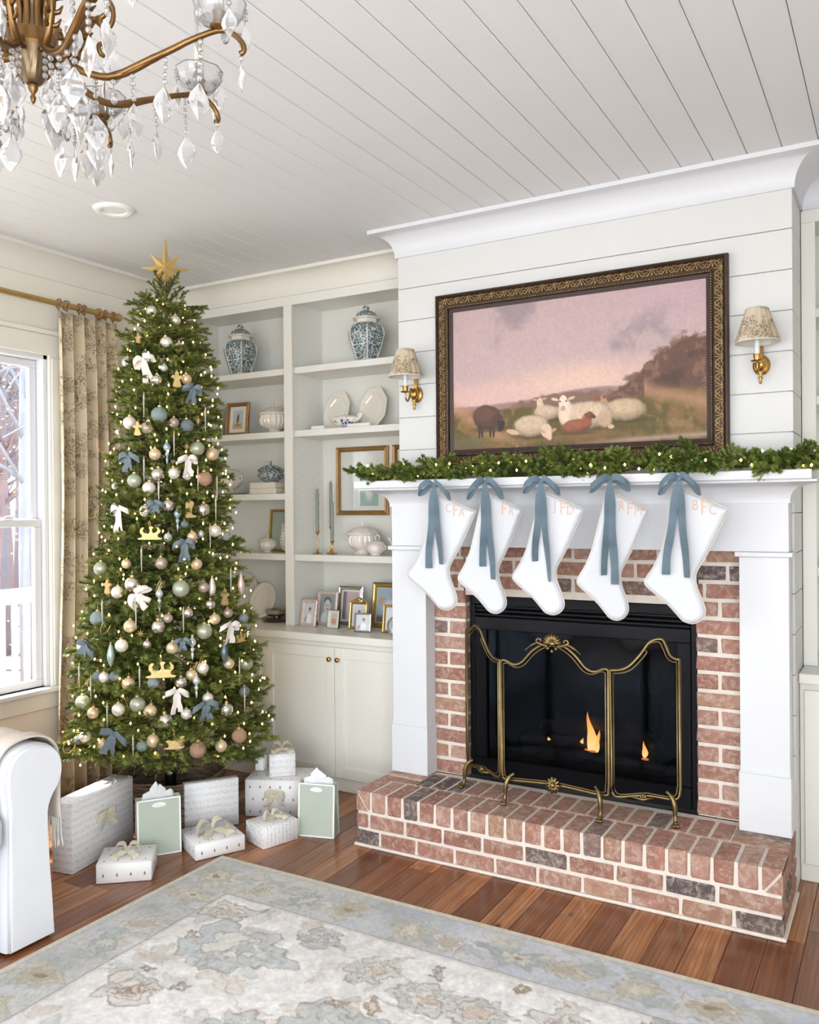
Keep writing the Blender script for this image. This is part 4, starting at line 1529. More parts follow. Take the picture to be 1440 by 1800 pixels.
paint = thing('framed_painting', 'pastoral oil painting of resting sheep in a carved gilt frame above the mantel', 'painting', (-1.3875, 3.966, 1.868))
PO = paint.location.copy()
hw, hh, fw_ = .7275, .904, .096
put('canvas', picture_mesh('canvas', pastoral(), -hw + fw_ - .004, hw - fw_ + .004, fw_ - .004, hh - fw_ + .004, CANVAS, -.012), paint)
box(-hw + .02, hw - .02, -.010, -.001, .02, hh - .02).build('backing_board', BARK, paint)
FRM = simple('dark_antique_gilt', srgb(66, 50, 36), 0.5, 0.4, nz=0.25, nscale=30)
CARV = simple('rubbed_gilt_relief', srgb(158, 130, 90), 0.36, 0.75, nz=0.25, nscale=40)
LINER = simple('dark_plum_liner', srgb(58, 38, 38), 0.5)
prof = [(0, 0), (0, .026), (.004, .036), (.012, .038), (.017, .030), (.022, .026), (.058, .032), (.064, .030), (.068, .036), (.074, .034), (.077, .022), (.077, 0)]
lin = [(.077, 0), (.077, .020), (.096, .013), (.096, 0)]
corn = [(-hw, 0, 1, 1), (hw, 0, -1, 1), (hw, hh, -1, -1), (-hw, hh, 1, -1)]
def motif(u0, ul):
    """scroll motif: list of polylines (u, v, h)"""
    out = []
    for s in (-1, 1):
        c = u0
        pts = [(c + s * .002, .022), (c + s * ul * .12, .036), (c + s * ul * .28, .052), (c + s * ul * .44, .053), (c + s * ul * .46, .041), (c + s * ul * .35, .037), (c + s * ul * .30, .044)]
        out.append((spl2(pts, 3), .0042, .0022))
        pts = [(c + s * ul * .10, .024), (c + s * ul * .26, .030), (c + s * ul * .40, .026), (c + s * ul * .48, .022)]
        out.append((spl2(pts, 3), .0038, .0018))
    out.append(([(u0, .026), (u0, .04), (u0, .056)], .003, .0055))
    return out
for i in range(4):
    a, b = corn[i], corn[(i + 1) % 4]
    pa, pb = Vector((a[0], 0, a[1])), Vector((b[0], 0, b[1]))
    va, vb = Vector((a[2], 0, a[3])), Vector((b[2], 0, b[3]))
    side = MB().sweep(prof, [(pa, va, (0, -1, 0)), (pb, vb, (0, -1, 0))]).build('frame_side', FRM, paint, smooth=30)
    MB().sweep(lin, [(pa, va, (0, -1, 0)), (pb, vb, (0, -1, 0))]).build('liner', LINER, side)
    d = (pb - pa)
    ln = d.length
    d.normalize()
    inn = Vector((0, 1, 0)).cross(d)
    if inn.dot(va) < 0:
        inn = -inn
    cnt = round((ln - .06) / .066)
    ul = (ln - .06) / cnt
    m = MB()
    for k in range(cnt):
        for pts, r0, r1 in motif(.03 + (k + .5) * ul, ul):
            n = len(pts)
            P3 = [pa + d * u + inn * v_ + Vector((0, -(.027 + .006 * (v_ - .022) / .036) - .001, 0)) for u, v_ in pts]
            m.tube(P3, [r0 + (r1 - r0) * j / (n - 1) for j in range(n)], 6)
    for k in range(int(ln / .012) - 12):
        c = pa + d * (.078 + k * .012) + inn * .071 + Vector((0, -.036, 0))
        m.add([tuple(c + Vector((0.0042 * x, .003 * y, .0042 * z))) for x, y, z in ICO], ICOF)
    m.build('carved_relief', CARV, side, smooth='all')

# ================================================================== wall sconces
SHADEIN = simple('white_shade_lining', srgb(236, 230, 222), 0.8)
def sconce(x, label):
    t = thing('wall_sconce', label, 'wall lamp', (x, CY - .001, 2.27))
    back = MB().lathe([(.0001, .014), (.018, .013), (.034, .008), (.037, 0)][::-1], 20).xf(Matrix.Rotation(PI / 2, 4, 'X')).build('backplate', BRASS, t, smooth='all', scale=(1, 1, 1.2))
    MB().ball((0, -.03, 0), .026, 16, 10).build('boss', BRASS, back, smooth='all')
    box(-.010, .010, -.018, -.002, .02, .135, c=.003).build('upright_bar', BRASS, t)
    MB().lathe([(.0001, -.085), (.006, -.080), (.007, -.074), (.004, -.070), (.009, -.062), (.010, -.055), (.005, -.048), (.011, -.040), (.012, -.032), (.007, -.02)], 12, (0, -.03, 0)).build('finial', BRASS, t, smooth='all')
    arm = spline([(-.0, -.035, .0), (-.0, -.055, .022), (-.0, -.07, .022), (-.0, -.082, -.02), (-.0, -.10, -.046), (-.0, -.12, -.03), (-.0, -.122, .0)], 5)
    MB().tube(arm, .0042, 8).build('arm', BRASS, t, smooth='all')
    MB().lathe([(.004, -.006), (.026, .0), (.028, .003), (.012, .004), (.013, .008), (.016, .026), (.0175, .03), (.012, .03)], 16, (0, -.122, 0)).build('candle_cup', BRASS, t, smooth=50)
    MB().lathe([(.0105, .028), (.0105, .125), (.004, .126)], 14, (0, -.122, 0)).build('candle_sleeve', WHITEPL, t, smooth=50)
    # gathered fabric shade
    n = 96
    sh = MB()
    pr = [(.087, .080), (.089, .084), (.0855, .092), (.066, .155), (.046, .217), (.044, .222)]
    V, F = [], []
    for (r, z) in pr:
        for k in range(n):
            a = 2 * PI * k / n
            q = r * (1 + .022 * math.cos(16 * a) + .01 * math.sin(9 * a + z * 20))
            V.append((q * math.cos(a), -.122 + q * math.sin(a), z))
    nn = len(V)
    for (r, z) in pr:
        for k in range(n):
            a = 2 * PI * k / n
            V.append(((r - .0025) * math.cos(a), -.122 + (r - .0025) * math.sin(a), z))
    mi = []
    for L0, rev in ((0, False), (nn, True)):
        for i in range(len(pr) - 1):
            for k in range(n):
                f = (L0 + i * n + k, L0 + i * n + (k + 1) % n, L0 + (i + 1) * n + (k + 1) % n, L0 + (i + 1) * n + k)
                F.append(tuple(reversed(f)) if rev else f)
                mi.append(1 if rev else 0)
    for k in range(n):
        F.append((k, nn + k, nn + (k + 1) % n, (k + 1) % n))
        mi.append(1)
        q = (len(pr) - 1) * n
        F.append((q + k, q + (k + 1) % n, nn + q + (k + 1) % n, nn + q + k))
        mi.append(0)
    sh.add(V, F)
    me = sh.mesh('lamp_shade', TOILE2, 'all')
    me.materials.append(SHADEIN)
    me.polygons.foreach_set('material_index', mi)
    so = put('lamp_shade', me, t, label='gathered toile fabric shade')
    MB().tube([(.088 * math.cos(2 * PI * k / 40), -.122 + .088 * math.sin(2 * PI * k / 40), .081) for k in range(40)], .003, 6, closed=True).build('trim_band', CREAMPIPE, so, smooth='all')
    MB().lathe([(.004, .126), (.013, .14), (.015, .155), (.008, .17), (.0001, .178)], 12, (0, -.122, 0)).build('bulb', WHITEP, t, smooth='all')
sconce(-2.246, 'brass candle sconce with toile shade between the bookcase and the painting')
sconce(-0.530, 'brass candle sconce with toile shade to the right of the painting')
# ================================================================== china and ornaments on the shelves
def ginger_jar(x, y, z, label, rz):
    t = thing('ginger_jar', label, 'jar', (x, y, z + .001), rz, 'blue and white ginger jars')
    body = [(.055, 0), (.062, .008), (.078, .06), (.100, .13), (.112, .185), (.110, .21), (.094, .238), (.068, .25), (.060, .255), (.060, .262)]
    def hexa(prof):
        m = MB()
        n = 6
        for k in range(n):
            a0, a1 = 2 * PI * k / n, 2 * PI * (k + 1) / n
            V, F = [], []
            sub = 4
            for r, zz in prof:
                for j in range(sub + 1):
                    f = j / sub
                    p = Vector((math.cos(a0), math.sin(a0), 0)).lerp(Vector((math.cos(a1), math.sin(a1), 0)), f)
                    b = 1 + .07 * (1 - (2 * f - 1) ** 2)
                    V.append((p.x * r * b, p.y * r * b, zz))
            for i in range(len(prof) - 1):
                for j in range(sub):
                    q = i * (sub + 1) + j
                    F.append((q, q + 1, q + sub + 2, q + sub + 1))
            m.add(V, F)
        return m
    b = hexa(body)
    b.add([(.055 * math.cos(k * PI / 3), .055 * math.sin(k * PI / 3), 0) for k in range(6)], [(5, 4, 3, 2, 1, 0)])
    b.build('jar_body', BLUEW, t, smooth=25)
    m = MB()
    for k in range(6):
        a = 2 * PI * k / 6
        m.tube([(r * 1.004 * math.cos(a), r * 1.004 * math.sin(a), zz) for r, zz in body[:-2]], .0042, 5, flat=.5)
    m.build('white_ribs', CERAM, t, smooth='all')
    lid = hexa([(.060, .262), (.0625, .264), (.0625, .285), (.082, .288), (.083, .294), (.070, .302)]).build('lid', CERAM, t, smooth=25)
    hexa([(.070, .302), (.058, .322), (.034, .340), (.014, .347)]).build('lid_dome', BLUEW, lid, smooth=25)
    MB().ball((0, 0, .362), .019, 12, 8, (1, 1, .9)).build('knob', BLUEW, lid, smooth='all')
    t.scale = (1.1, 1.1, .96)
    return t
ginger_jar(-3.92, 4.48, S1, 'blue and white hexagonal ginger jar on the top shelf by the tree', .25)
ginger_jar(-2.895, 4.48, S1, 'blue and white hexagonal ginger jar on the top shelf by the chimney', .1)

def tureen(x, y, z, s, label, mat=CERAM, ribs=20, rib=.03, foot=True, top='ring', handles=True, rz=0.0, lidmat=None):
    """covered dish; s = overall rim radius"""
    t = thing('soup_tureen', label, 'tureen', (x, y, z + .001), rz)
    R = s
    if foot:
        base = [(.52 * R, 0), (.54 * R, .05 * R), (.44 * R, .12 * R), (.36 * R, .20 * R), (.40 * R, .26 * R)]
    else:
        base = [(.55 * R, 0), (.58 * R, .05 * R), (.55 * R, .1 * R)]
    h0 = base[-1][1]
    bowl = base + [(.66 * R, h0 + .12 * R), (.86 * R, h0 + .30 * R), (.96 * R, h0 + .52 * R), (.94 * R, h0 + .72 * R), (.86 * R, h0 + .88 * R), (.90 * R, h0 + .95 * R), (1.02 * R, h0 + 1.0 * R), (1.0 * R, h0 + 1.04 * R)]
    MB().lathe(bowl, 60, rib=rib, ribs=ribs).build('bowl', mat, t, smooth=50)
    lz = h0 + 1.04 * R
    lid = MB().lathe([(.97 * R, lz), (.98 * R, lz + .04 * R), (.90 * R, lz + .09 * R), (.76 * R, lz + .22 * R), (.54 * R, lz + .34 * R), (.28 * R, lz + .41 * R), (.10 * R, lz + .44 * R), (.0001, lz + .45 * R)], 60, rib=rib * .5, ribs=ribs).build('lid', lidmat or mat, t, smooth=50)
    if top == 'ring':
        MB().tube([(.17 * R * math.cos(q * PI / 8), 0, lz + .60 * R + .17 * R * math.sin(q * PI / 8)) for q in range(16)], .045 * R, 7, closed=True).build('ring_handle', mat, lid, smooth='all')
    elif top == 'bud':
        MB().lathe([(.06 * R, lz + .44 * R), (.05 * R, lz + .52 * R), (.11 * R, lz + .60 * R), (.10 * R, lz + .68 * R), (.0001, lz + .76 * R)], 12).build('knob', mat, lid, smooth='all')
    elif top == 'loop':
        MB().tube(spline([(-.12 * R, 0, lz + .42 * R), (-.10 * R, 0, lz + .62 * R), (0, 0, lz + .78 * R), (.10 * R, 0, lz + .62 * R), (.12 * R, 0, lz + .42 * R)], 4), .04 * R, 6).build('loop_handle', mat, lid, smooth='all')
    if handles:
        for q in (-1, 1):
            MB().tube(spline([(q * .88 * R, 0, h0 + .5 * R), (q * 1.12 * R, 0, h0 + .55 * R), (q * 1.22 * R, 0, h0 + .78 * R), (q * 1.12 * R, 0, h0 + .95 * R), (q * .95 * R, 0, h0 + .86 * R)], 4), .055 * R, 7).build('handle', mat, t, smooth='all')
    return t
tureen(-3.635, 4.49, S2, .105, 'large ribbed cream tureen with ring handle beside the small gilt picture', ribs=22, rib=.055, top='ring', handles=False)
tureen(-4.02, 4.46, S3 + .012, .098, 'cream covered tureen with curled handles on a platter, behind the tree branches', ribs=12, rib=.02, foot=True, top='bud')
tag(MB().lathe([(.075, 0), (.12, .006), (.135, .012), (.132, .0135), (.08, .005), (.0001, .005)], 40).build('serving_plate', CERAM, smooth=40, loc=(-4.02, 4.46, S3 + .0005)), 'cream serving plate under the covered tureen near the tree', 'plate')
tureen(-3.665, 4.44, S4, .056, 'small cream lidded sugar tureen with loop handle in front of the green-matted picture', ribs=10, rib=.03, top='loop')
tureen(-2.945, 4.50, S4, .100, 'big blush-white ribbed soup tureen below the hanging gilt frames', CERPINK, 24, .05, True, 'bud')
t = tureen(-2.79, 4.405, S4, .058, 'small pale octagonal sugar bowl with cone lid in front of the big soup tureen', CERPINK, 8, .02, False, 'bud')
# blue bowl and the books under it
for i, (w, l) in enumerate(((.105, .008), (.103, 0.0))):
    b = thing('book', ['lower pale cream book of the pair under the blue covered bowl', 'upper pale cream book of the pair under the blue covered bowl'][i], 'book', (-3.648, 4.455, S3 + .001 + i * .038), .02 - .03 * i)
    box(-w, w, -.075, .075, .003, .034).build('pages', PAPER, b)
    box(-w - .004, w + .004, -.08, .08, 0, .0032, c=.001).build('cover', KHAKI, b)
    box(-w - .004, w + .004, -.08, .08, .034, .0372, c=.001).build('cover', CERAM, b)
    box(-w - .004, w + .004, -.083, -.079, 0, .0372, c=.001).build('spine', CERAM, b)
t = tureen(-3.645, 4.455, S3 + .0775, .088, 'blue and white covered bowl with dark knob standing on two books', BLUEW, 8, .012, False, 'bud', False)
for c in t.children:
    if c.name.startswith('bowl'):
        c.scale = (1, 1, .78)
    else:
        c.location.z = -.021
# plates on their edge
def plate(x, y, z, rx, rz_, label, sides=0, tilt=.22, yaw=0.0, mat=CERAM, pierced=False):
    t = thing('dinner_plate' if not sides else 'platter', label, 'plate', (x, y, z + .001))
    n = sides or 48
    m = MB()
    rings = [(.0, .010), (.62, .010), (.70, .016), (.72, .018), (.96, .026), (1.0, .025), (.99, .020), (.70, .010), (.64, .004), (.0, .004)]
    V, F = [], []
    for f, h in rings:
        for k in range(n):
            a = 2 * PI * (k + .5) / n
            sc = 1 + (.012 * math.cos(12 * a) if not sides and f > .9 else 0)
            V.append((max(f, .0005) * rx * sc * math.cos(a), -h, max(f, .0005) * rz_ * sc * math.sin(a)))
    for i in range(len(rings) - 1):
        for k in range(n):
            F.append((i * n + k, i * n + (k + 1) % n, (i + 1) * n + (k + 1) % n, (i + 1) * n + k))
    low = rz_ * (math.cos(PI / n) if sides else 1.0)
    M = Matrix.Rotation(yaw, 4, 'Z') @ Matrix.Rotation(-tilt, 4, 'X') @ Matrix.Translation((0, 0, low))
    m.add(V, F).xf(M)
    body = m.build('plate_body', mat, t, smooth=18 if sides else 40)
    rim = MB().tube([tuple(M @ Vector((.70 * rx * math.cos(2 * PI * (k + .5) / n), -.0165, .70 * rz_ * math.sin(2 * PI * (k + .5) / n)))) for k in range(n)], .0022, 5, closed=True)
    rim.build('well_rim', mat, t, smooth='all')
    if pierced:
        h = MB()
        for k in range(22):
            a = 2 * PI * k / 22
            h.add([tuple(M @ Vector((rx * (.84 + .09 * math.cos(b_)) * math.cos(a) - rx * .03 * math.sin(b_) * math.sin(a), -.0262, rz_ * (.84 + .09 * math.cos(b_)) * math.sin(a) + rz_ * .03 * math.sin(b_) * math.cos(a)))) for b_ in [q * PI / 4 for q in range(8)]], [tuple(range(8))])
        h.build('piercings', bpy.data.materials['pin_hole_shadow_grey'], t)
    return t
plate(-3.185, 4.55, S2, .104, .145, 'octagonal cream platter behind the blue-sprigged sauce boat, left of two', 8, .28)
plate(-2.905, 4.55, S2, .108, .147, 'octagonal cream platter standing nearest the chimney, right of two', 8, .26)
plate(-4.02, 4.58, S5, .128, .150, 'tall cream dinner plate leaning at the back by the tree branches', 0, .25)
plate(-3.775, 4.50, S5, .108, .122, 'scalloped cream dinner plate leaning in front beside the silver bowl', 0, .30)
plate(-3.545, 4.52, S4, .075, .092, 'white pierced plate leaning beside the small sugar tureen', 0, .25, 0, CERAM, True)
# sauce boat
t = thing('sauce_boat', 'cream sauce boat with cobalt blue flower sprays in front of the octagonal platters', 'sauce boat', (-3.02, 4.42, S2 + .001))
MB().lathe([(.055, 0), (.06, .006), (.045, .014), (.07, .03), (.088, .052), (.085, .066), (.06, .076), (.03, .084), (.0001, .088)], 40, rib=.02, ribs=8, sy=.62).xf(Matrix.Scale(1.12, 4, (1, 0, 0))).build('boat_body', BLUEW2, t, smooth=50)
MB().tube(spline([(.075, 0, .045), (.105, 0, .062), (.125, 0, .082), (.118, 0, .09), (.095, 0, .075)], 4), [.014] * 6 + [.010] * 11, 8).build('spout', CERAM, t, smooth='all')
MB().tube(spline([(-.012, 0, .085), (-.006, 0, .102), (.008, 0, .104), (.012, 0, .086)], 4), .005, 6).build('loop_handle', CERAM, t, smooth='all')
for i, (x0, x1) in enumerate(((-3.23, -3.13), (-2.96, -2.79))):
    tag(box(x0, x1, 4.345, 4.40, S2 + .0008, S2 + .022, c=.003).build('plate_rail', CAB), ['short white plate rail under the left octagonal platter', 'longer white plate rail under the right octagonal platter'][i], 'plate rail')
# teapot at the chimney end
t = thing('teapot', 'white teapot half hidden behind the mantel pilaster', 'teapot', (-2.64, 4.50, S4 + .001))
MB().lathe([(.04, 0), (.045, .006), (.06, .03), (.072, .06), (.066, .09), (.045, .108), (.03, .112), (.012, .124), (.0001, .128)], 30).build('pot_body', CERPINK, t, smooth=50)
MB().ball((0, 0, .136), .011, 10, 7).build('knob', CERPINK, t, smooth='all')
MB().tube(spline([(-.06, 0, .04), (-.09, 0, .06), (-.105, 0, .09), (-.12, 0, .105)], 4), [.015] * 5 + [.009] * 8, 8).build('spout', CERPINK, t, smooth='all')
MB().tube(spline([(.06, 0, .03), (.1, 0, .045), (.105, 0, .08), (.06, 0, .092)], 4), .006, 6).build('handle', CERPINK, t, smooth='all')
# small shell ornament and white box near the tree
t = thing('bird_figurine', 'little cream bird ornament on the shelf beside the tree branches', 'figurine', (-3.875, 4.42, S4 + .001))
MB().ball((0, 0, .034), .030, 14, 9, (1.3, .8, 1.0)).build('body', CERAM, t, smooth='all')
MB().ball((-.028, 0, .068), .018, 12, 8).build('head', CERAM, t, smooth='all')
MB().tube([(.02, 0, .04), (.05, 0, .03), (.075, 0, .012)], [.016, .012, .006], 8, flat=.5).build('tail', CERAM, t, smooth='all')
t = thing('book_box', 'upright white-spined books on the shelf right behind the tree', 'books', (-4.20, 4.47, S2 + .001))
t['label'] = 'upright white ribbed book box on the shelf right behind the tree'
t['category'] = 'box'
for i in range(3):
    box(-.055 + i * .037, -.020 + i * .037, -.08, .08, 0, .235 - .006 * i, c=.004).build('spine', CERAM, t)
# silver bowl on its tray
t = thing('silver_bowl', 'footed silver bowl on a dark silver tray at the end of the worktop', 'bowl', (-3.60, 4.45, S5 + .0145))
MB().lathe([(.03, 0), (.034, .004), (.024, .012), (.055, .022), (.068, .042), (.066, .058), (.072, .066), (.066, .064), (.058, .045), (.02, .028), (.0001, .027)], 36).build('bowl', SILVER, t, smooth=50)
for s in (-1, 1):
    MB().tube(spline([(s * .062, 0, .05), (s * .09, 0, .058), (s * .092, 0, .036), (s * .064, 0, .034)], 4), .004, 6).build('handle', SILVER, t, smooth='all')
tag(MB().lathe([(.07, 0), (.085, .006), (.1, .013), (.097, .0135), (.07, .006), (.0001, .006)], 36).build('silver_tray', ABRASS, smooth=40, loc=(-3.60, 4.45, S5 + .0005)), 'small dark metal tray under the silver bowl', 'tray')

# candlesticks
def candlestick(x, y, h, ch, label):
    t = thing('candlestick', label, 'candlestick', (x, y, S4 + .001), 0, 'brass candlesticks with sage tapers')
    MB().lathe([(.034, 0), (.035, .003), (.012, .008), (.006, .02), (.0045, .05), (.0045, h - .03), (.0055, h - .02), (.012, h - .008), (.0125, h)], 18).build('stick', BRASS, t, smooth=50)
    c = MB().lathe([(.0105, h), (.0105, h + ch * .9), (.008, h + ch), (.0001, h + ch + .004)], 14).build('taper_candle', CANDLE, t, smooth=50)
    MB().tube([(0, 0, h + ch), (.001, 0, h + ch + .012)], .0012, 5).build('wick', BARK, c)
candlestick(-3.24, 4.42, .145, .265, 'brass candlestick with sage taper, leftmost of three beside the hanging frame')
candlestick(-3.205, 4.52, .175, .285, 'tallest brass candlestick with sage taper, behind the other two')
candlestick(-3.125, 4.42, .085, .245, 'shortest brass candlestick with sage taper, closest to the soup tureen')

# ================================================================== frames
def small_scene(kind, seed):
    rs = np.random.RandomState(seed)
    H, W = 40, 30
    if kind == 'bw':
        p = Pic(H, W, (150, 152, 154))
        p.lay(fbm(H, W, 12, seed) * .5, (190, 192, 194))
        p.ell(.5, .95, .42, .36, (222, 222, 222), 0, .12)
        p.ell(.5, .25, .24, .17, (96, 96, 98), .1, .2)
        p.ell(.5, .43, .22, .26, (206, 206, 206), .1, .12)
        p.ell(.43, .40, .03, .02, (70, 70, 70))
        p.ell(.58, .40, .03, .02, (70, 70, 70))
        p.ell(.51, .53, .07, .025, (120, 118, 118), 0, .4)
    elif kind == 'white':
        p = Pic(H, W, (216, 218, 222))
        p.ell(.52, .78, .22, .26, (246, 246, 246), .1, .2)
        p.ell(.53, .36, .11, .10, (206, 168, 152), 0, .2)
        p.ell(.53, .28, .11, .06, (120, 88, 76), 0, .3)
        p.ell(.2, .8, .06, .16, (160, 140, 136), .5, .4)
    elif kind == 'pink':
        p = Pic(H, W, (206, 186, 190))
        p.lay((1 - sm(.15, .3, Pic(H, W, (0, 0, 0)).u)) * .8, (110, 104, 106))
        p.ell(.52, .70, .26, .34, (226, 204, 208), 0, .2)
        p.ell(.55, .30, .15, .14, (222, 178, 166), 0, .2)
    elif kind == 'baby':
        p = Pic(H, W, (202, 196, 188))
        p.ell(.5, .66, .36, .22, (196, 142, 118), .1, .3)
        p.ell(.6, .62, .12, .1, (220, 174, 150), 0, .3)
    elif kind == 'family':
        p = Pic(H, W, (166, 190, 206))
        p.lay(sm(.75, .9, p.v), (120, 112, 110))
        p.ell(.18, .38, .14, .12, (206, 158, 132), 0, .3)
        p.ell(.62, .16, .2, .08, (206, 170, 146), 0, .3)
        p.ell(.45, .55, .25, .2, (212, 226, 236), .3, .4)
        p.ell(.72, .62, .25, .07, (196, 140, 118), -.4, .3)
    elif kind == 'ship':
        p = Pic(H, W, (190, 200, 200))
        p.lay(sm(.6, .75, p.v), (206, 168, 120))
        p.ell(.5, .45, .12, .25, (110, 76, 66), .2, .3)
        p.ell(.5, .8, .3, .05, (150, 110, 80), 0, .4)
    elif kind == 'botanic':
        p = Pic(H, W, (232, 222, 206))
        for k in range(7):
            p.ell(.35 + .05 * k, .35 + .06 * (k % 3), .05, .09, (186, 150, 160), .4 * k, .3)
        p.ell(.5, .7, .03, .22, (120, 140, 104), .2, .4)
    else:
        p = Pic(H, W, (190, 206, 206))
        p.lay(sm(.35, .6, p.v) * .8, (150, 176, 172))
        p.ell(.5, .5, .2, .3, (214, 218, 212), 0, .5)
    return p

MATC = simple('cream_picture_mat', srgb(232, 228, 216), 0.8)
MATG = simple('sage_picture_mat', srgb(176, 186, 168), 0.8)
FRPINK = simple('blush_enamel_frame', srgb(222, 202, 192), 0.35, 0.2, nz=.08, nscale=60)
FGOLD = simple('bright_gold_leaf_frame', srgb(206, 172, 104), 0.28, 0.85, nz=.12, nscale=40)
CREAMF = simple('cream_enamel_frame', srgb(238, 232, 208), 0.35)
DARKED = simple('dark_frame_edge', srgb(52, 44, 38), 0.5)
def photo_frame(x, y, z, w, h, fw, mat, pic, label, yaw=0.0, lean=.16, name='photo_frame', matw=0.0, matm=None, thick=.014, easel=True, scallop=False, arch=False, oval=False, edge=None, hung=False, pw=None):
    t = thing(name, label, 'picture frame', (x, y, z + .0012), yaw)
    M = Matrix.Rotation(-lean, 4, 'X')
    W2 = w / 2
    if oval:
        m = MB()
        n = 32
        ring = [(1.0, 0), (1.0, -thick), (.9, -thick * 1.2), (.78, -thick * .7), (.78, 0)]
        V, F = [], []
        for f, yy in ring:
            for k in range(n):
                a = 2 * PI * k / n
                V.append((W2 * f * math.cos(a), yy, h / 2 + h / 2 * f * math.sin(a)))
        for i in range(len(ring)):
            for k in range(n):
                j = (i + 1) % len(ring)
                F.append((i * n + k, i * n + (k + 1) % n, j * n + (k + 1) % n, j * n + k))
        fr = m.add(V, F).xf(M).build('frame', mat, t, smooth=40)
        ph = put('picture', picture_mesh('picture', pic, -W2 * .56, W2 * .56, h * .22, h * .78, PRINT, -.004), t)
        ph.rotation_euler = (-lean, 0, 0)
        bk = MB().add([(W2 * .8 * math.cos(2 * PI * k / n), -.003, h / 2 + h / 2 * .8 * math.sin(2 * PI * k / n)) for k in range(n)], [tuple(reversed(range(n)))]).xf(M).build('mat', MATC, t)
        return t
    pr = [(0, 0), (0, -thick * .8), (fw * .2, -thick), (fw * .5, -thick * .82), (fw * .75, -thick * .9), (fw, -thick * .45), (fw, 0)]
    if edge:
        pr0 = [(-.003, .001), (-.003, -thick * .7), (.0005, -thick * .7), (.0005, .001)]
    cs = [(-W2, 0, 1, 1), (W2, 0, -1, 1), (W2, h, -1, -1), (-W2, h, 1, -1)]
    for i in range(4):
        a, b = cs[i], cs[(i + 1) % 4]
        path = [((a[0], 0, a[1]), (a[2], 0, a[3]), (0, 1, 0)), ((b[0], 0, b[1]), (b[2], 0, b[3]), (0, 1, 0))]
        m = MB().sweep(pr, path)
        if scallop:
            L = (Vector((b[0], b[1])) - Vector((a[0], a[1]))).length
            k_ = int(L / .014)
            for q in range(k_ + 1):
                f = q / k_
                m.ball((a[0] + (b[0] - a[0]) * f, -thick * .5, a[1] + (b[1] - a[1]) * f), .006, 8, 5, (1, .8, 1))
        fr = m.xf(M).build('frame_side', mat, t, smooth=30)
        if edge:
            MB().sweep(pr0, path).xf(M).build('edge', edge, fr)
    if arch:
        m = MB().tube(spline([(-W2 + .004, -thick * .6, h - .004), (-W2 * .5, -thick * .6, h + .010), (0, -thick * .6, h + .022), (W2 * .5, -thick * .6, h + .010), (W2 - .004, -thick * .6, h - .004)], 4), .006, 7)
        m.ball((0, -thick, h + .014), .011, 10, 7, (1, .8, 1.2))
        m.xf(M).build('crest', mat, t, smooth='all')
    ix, iz0, iz1 = W2 - fw, fw, h - fw
    box(-ix - .002, ix + .002, -.003, 0, iz0 - .002, iz1 + .002).xf(M).build('mat', matm or MATC, t)
    if pic is not None:
        if pw:
            a, b, c, d = pw
        else:
            a, b, c, d = -ix + matw, ix - matw, iz0 + matw, iz1 - matw
        o = put('picture', picture_mesh('picture', pic, a, b, c, d, PRINT, -.0038), t, rot=(-lean, 0, 0))
    if easel and not hung:
        MB().strip([tuple(M @ Vector((0, .001, h * .7))), (0, h * .42, .002)], (1, 0, 0), w * .3, .003).build('easel_back', DARKED, t)
    return t
photo_frame(-3.975, 4.50, S2 + .003, .185, .235, .026, GILT, small_scene('ship', 3), 'small gilt-framed picture standing on the shelf by the ribbed tureen', .12, .12, 'framed_picture', .026, MATC, .02)
photo_frame(-3.64, 4.60, S4, .29, .285, .018, FGOLD, small_scene('botanic', 4), 'gold-framed botanical print with sage mat behind the small sugar tureen', .0, .1, 'framed_picture', .0, MATG, .016, pw=(-.045, .05, .05, .19))
MIRR = simple('glazed_picture_mat', srgb(226, 226, 220), 0.06, 0.0, coat=0.6)
TEALP = simple('teal_print_border', srgb(150, 176, 172), 0.3)
t = photo_frame(-3.04, 4.6475, 1.622, .40, .444, .030, GILT, small_scene('sea', 6), 'large gilt-framed glazed print hanging above the soup tureen', 0, 0, 'framed_picture', 0, MIRR, .02, False, hung=True, pw=(-.02, .12, .06, .25))
t = photo_frame(-2.605, 4.6475, 1.622, .40, .444, .030, GILT, small_scene('sea', 7), 'second gilt-framed print, mostly hidden behind the chimney corner', 0, 0, 'framed_picture', 0, MIRR, .02, False, hung=True, pw=(-.09, .06, .06, .25))
z5 = S5 - .0005
photo_frame(-3.255, 4.335, z5, .125, .165, .018, FRPINK, small_scene('white', 11), 'scalloped blush photo frame at the left end of the row, child in white', -.1, .16, scallop=True)
photo_frame(-3.185, 4.43, z5, .160, .212, .020, FRPINK, small_scene('bw', 12), 'pale photo frame with a black and white portrait', -.05, .14, matw=.0)
photo_frame(-3.055, 4.50, z5, .180, .245, .022, SILVER, small_scene('pink', 13), 'tall silver photo frame at the back with a pink-toned portrait', .05, .14, matw=.012)
photo_frame(-3.062, 4.335, z5, .082, .108, .012, CREAMF, small_scene('baby', 14), 'smallest cream photo frame with dark edge, baby picture', -.03, .16, matw=.006, edge=DARKED)
photo_frame(-2.905, 4.375, z5, .125, .165, .016, FGOLD, small_scene('white', 15), 'gold photo frame with arched crest behind the small square one', .1, .16, matw=.01, arch=True)
photo_frame(-2.745, 4.50, z5, .275, .275, .028, FGOLD, small_scene('family', 16), 'largest gold photo frame with blue family picture at the back', .06, .14, matw=.004, edge=DARKED)
photo_frame(-2.805, 4.275, z5, .108, .112, .010, SILVER, small_scene('white', 17), 'small square silver photo frame at the front, child in white', .22, .16)
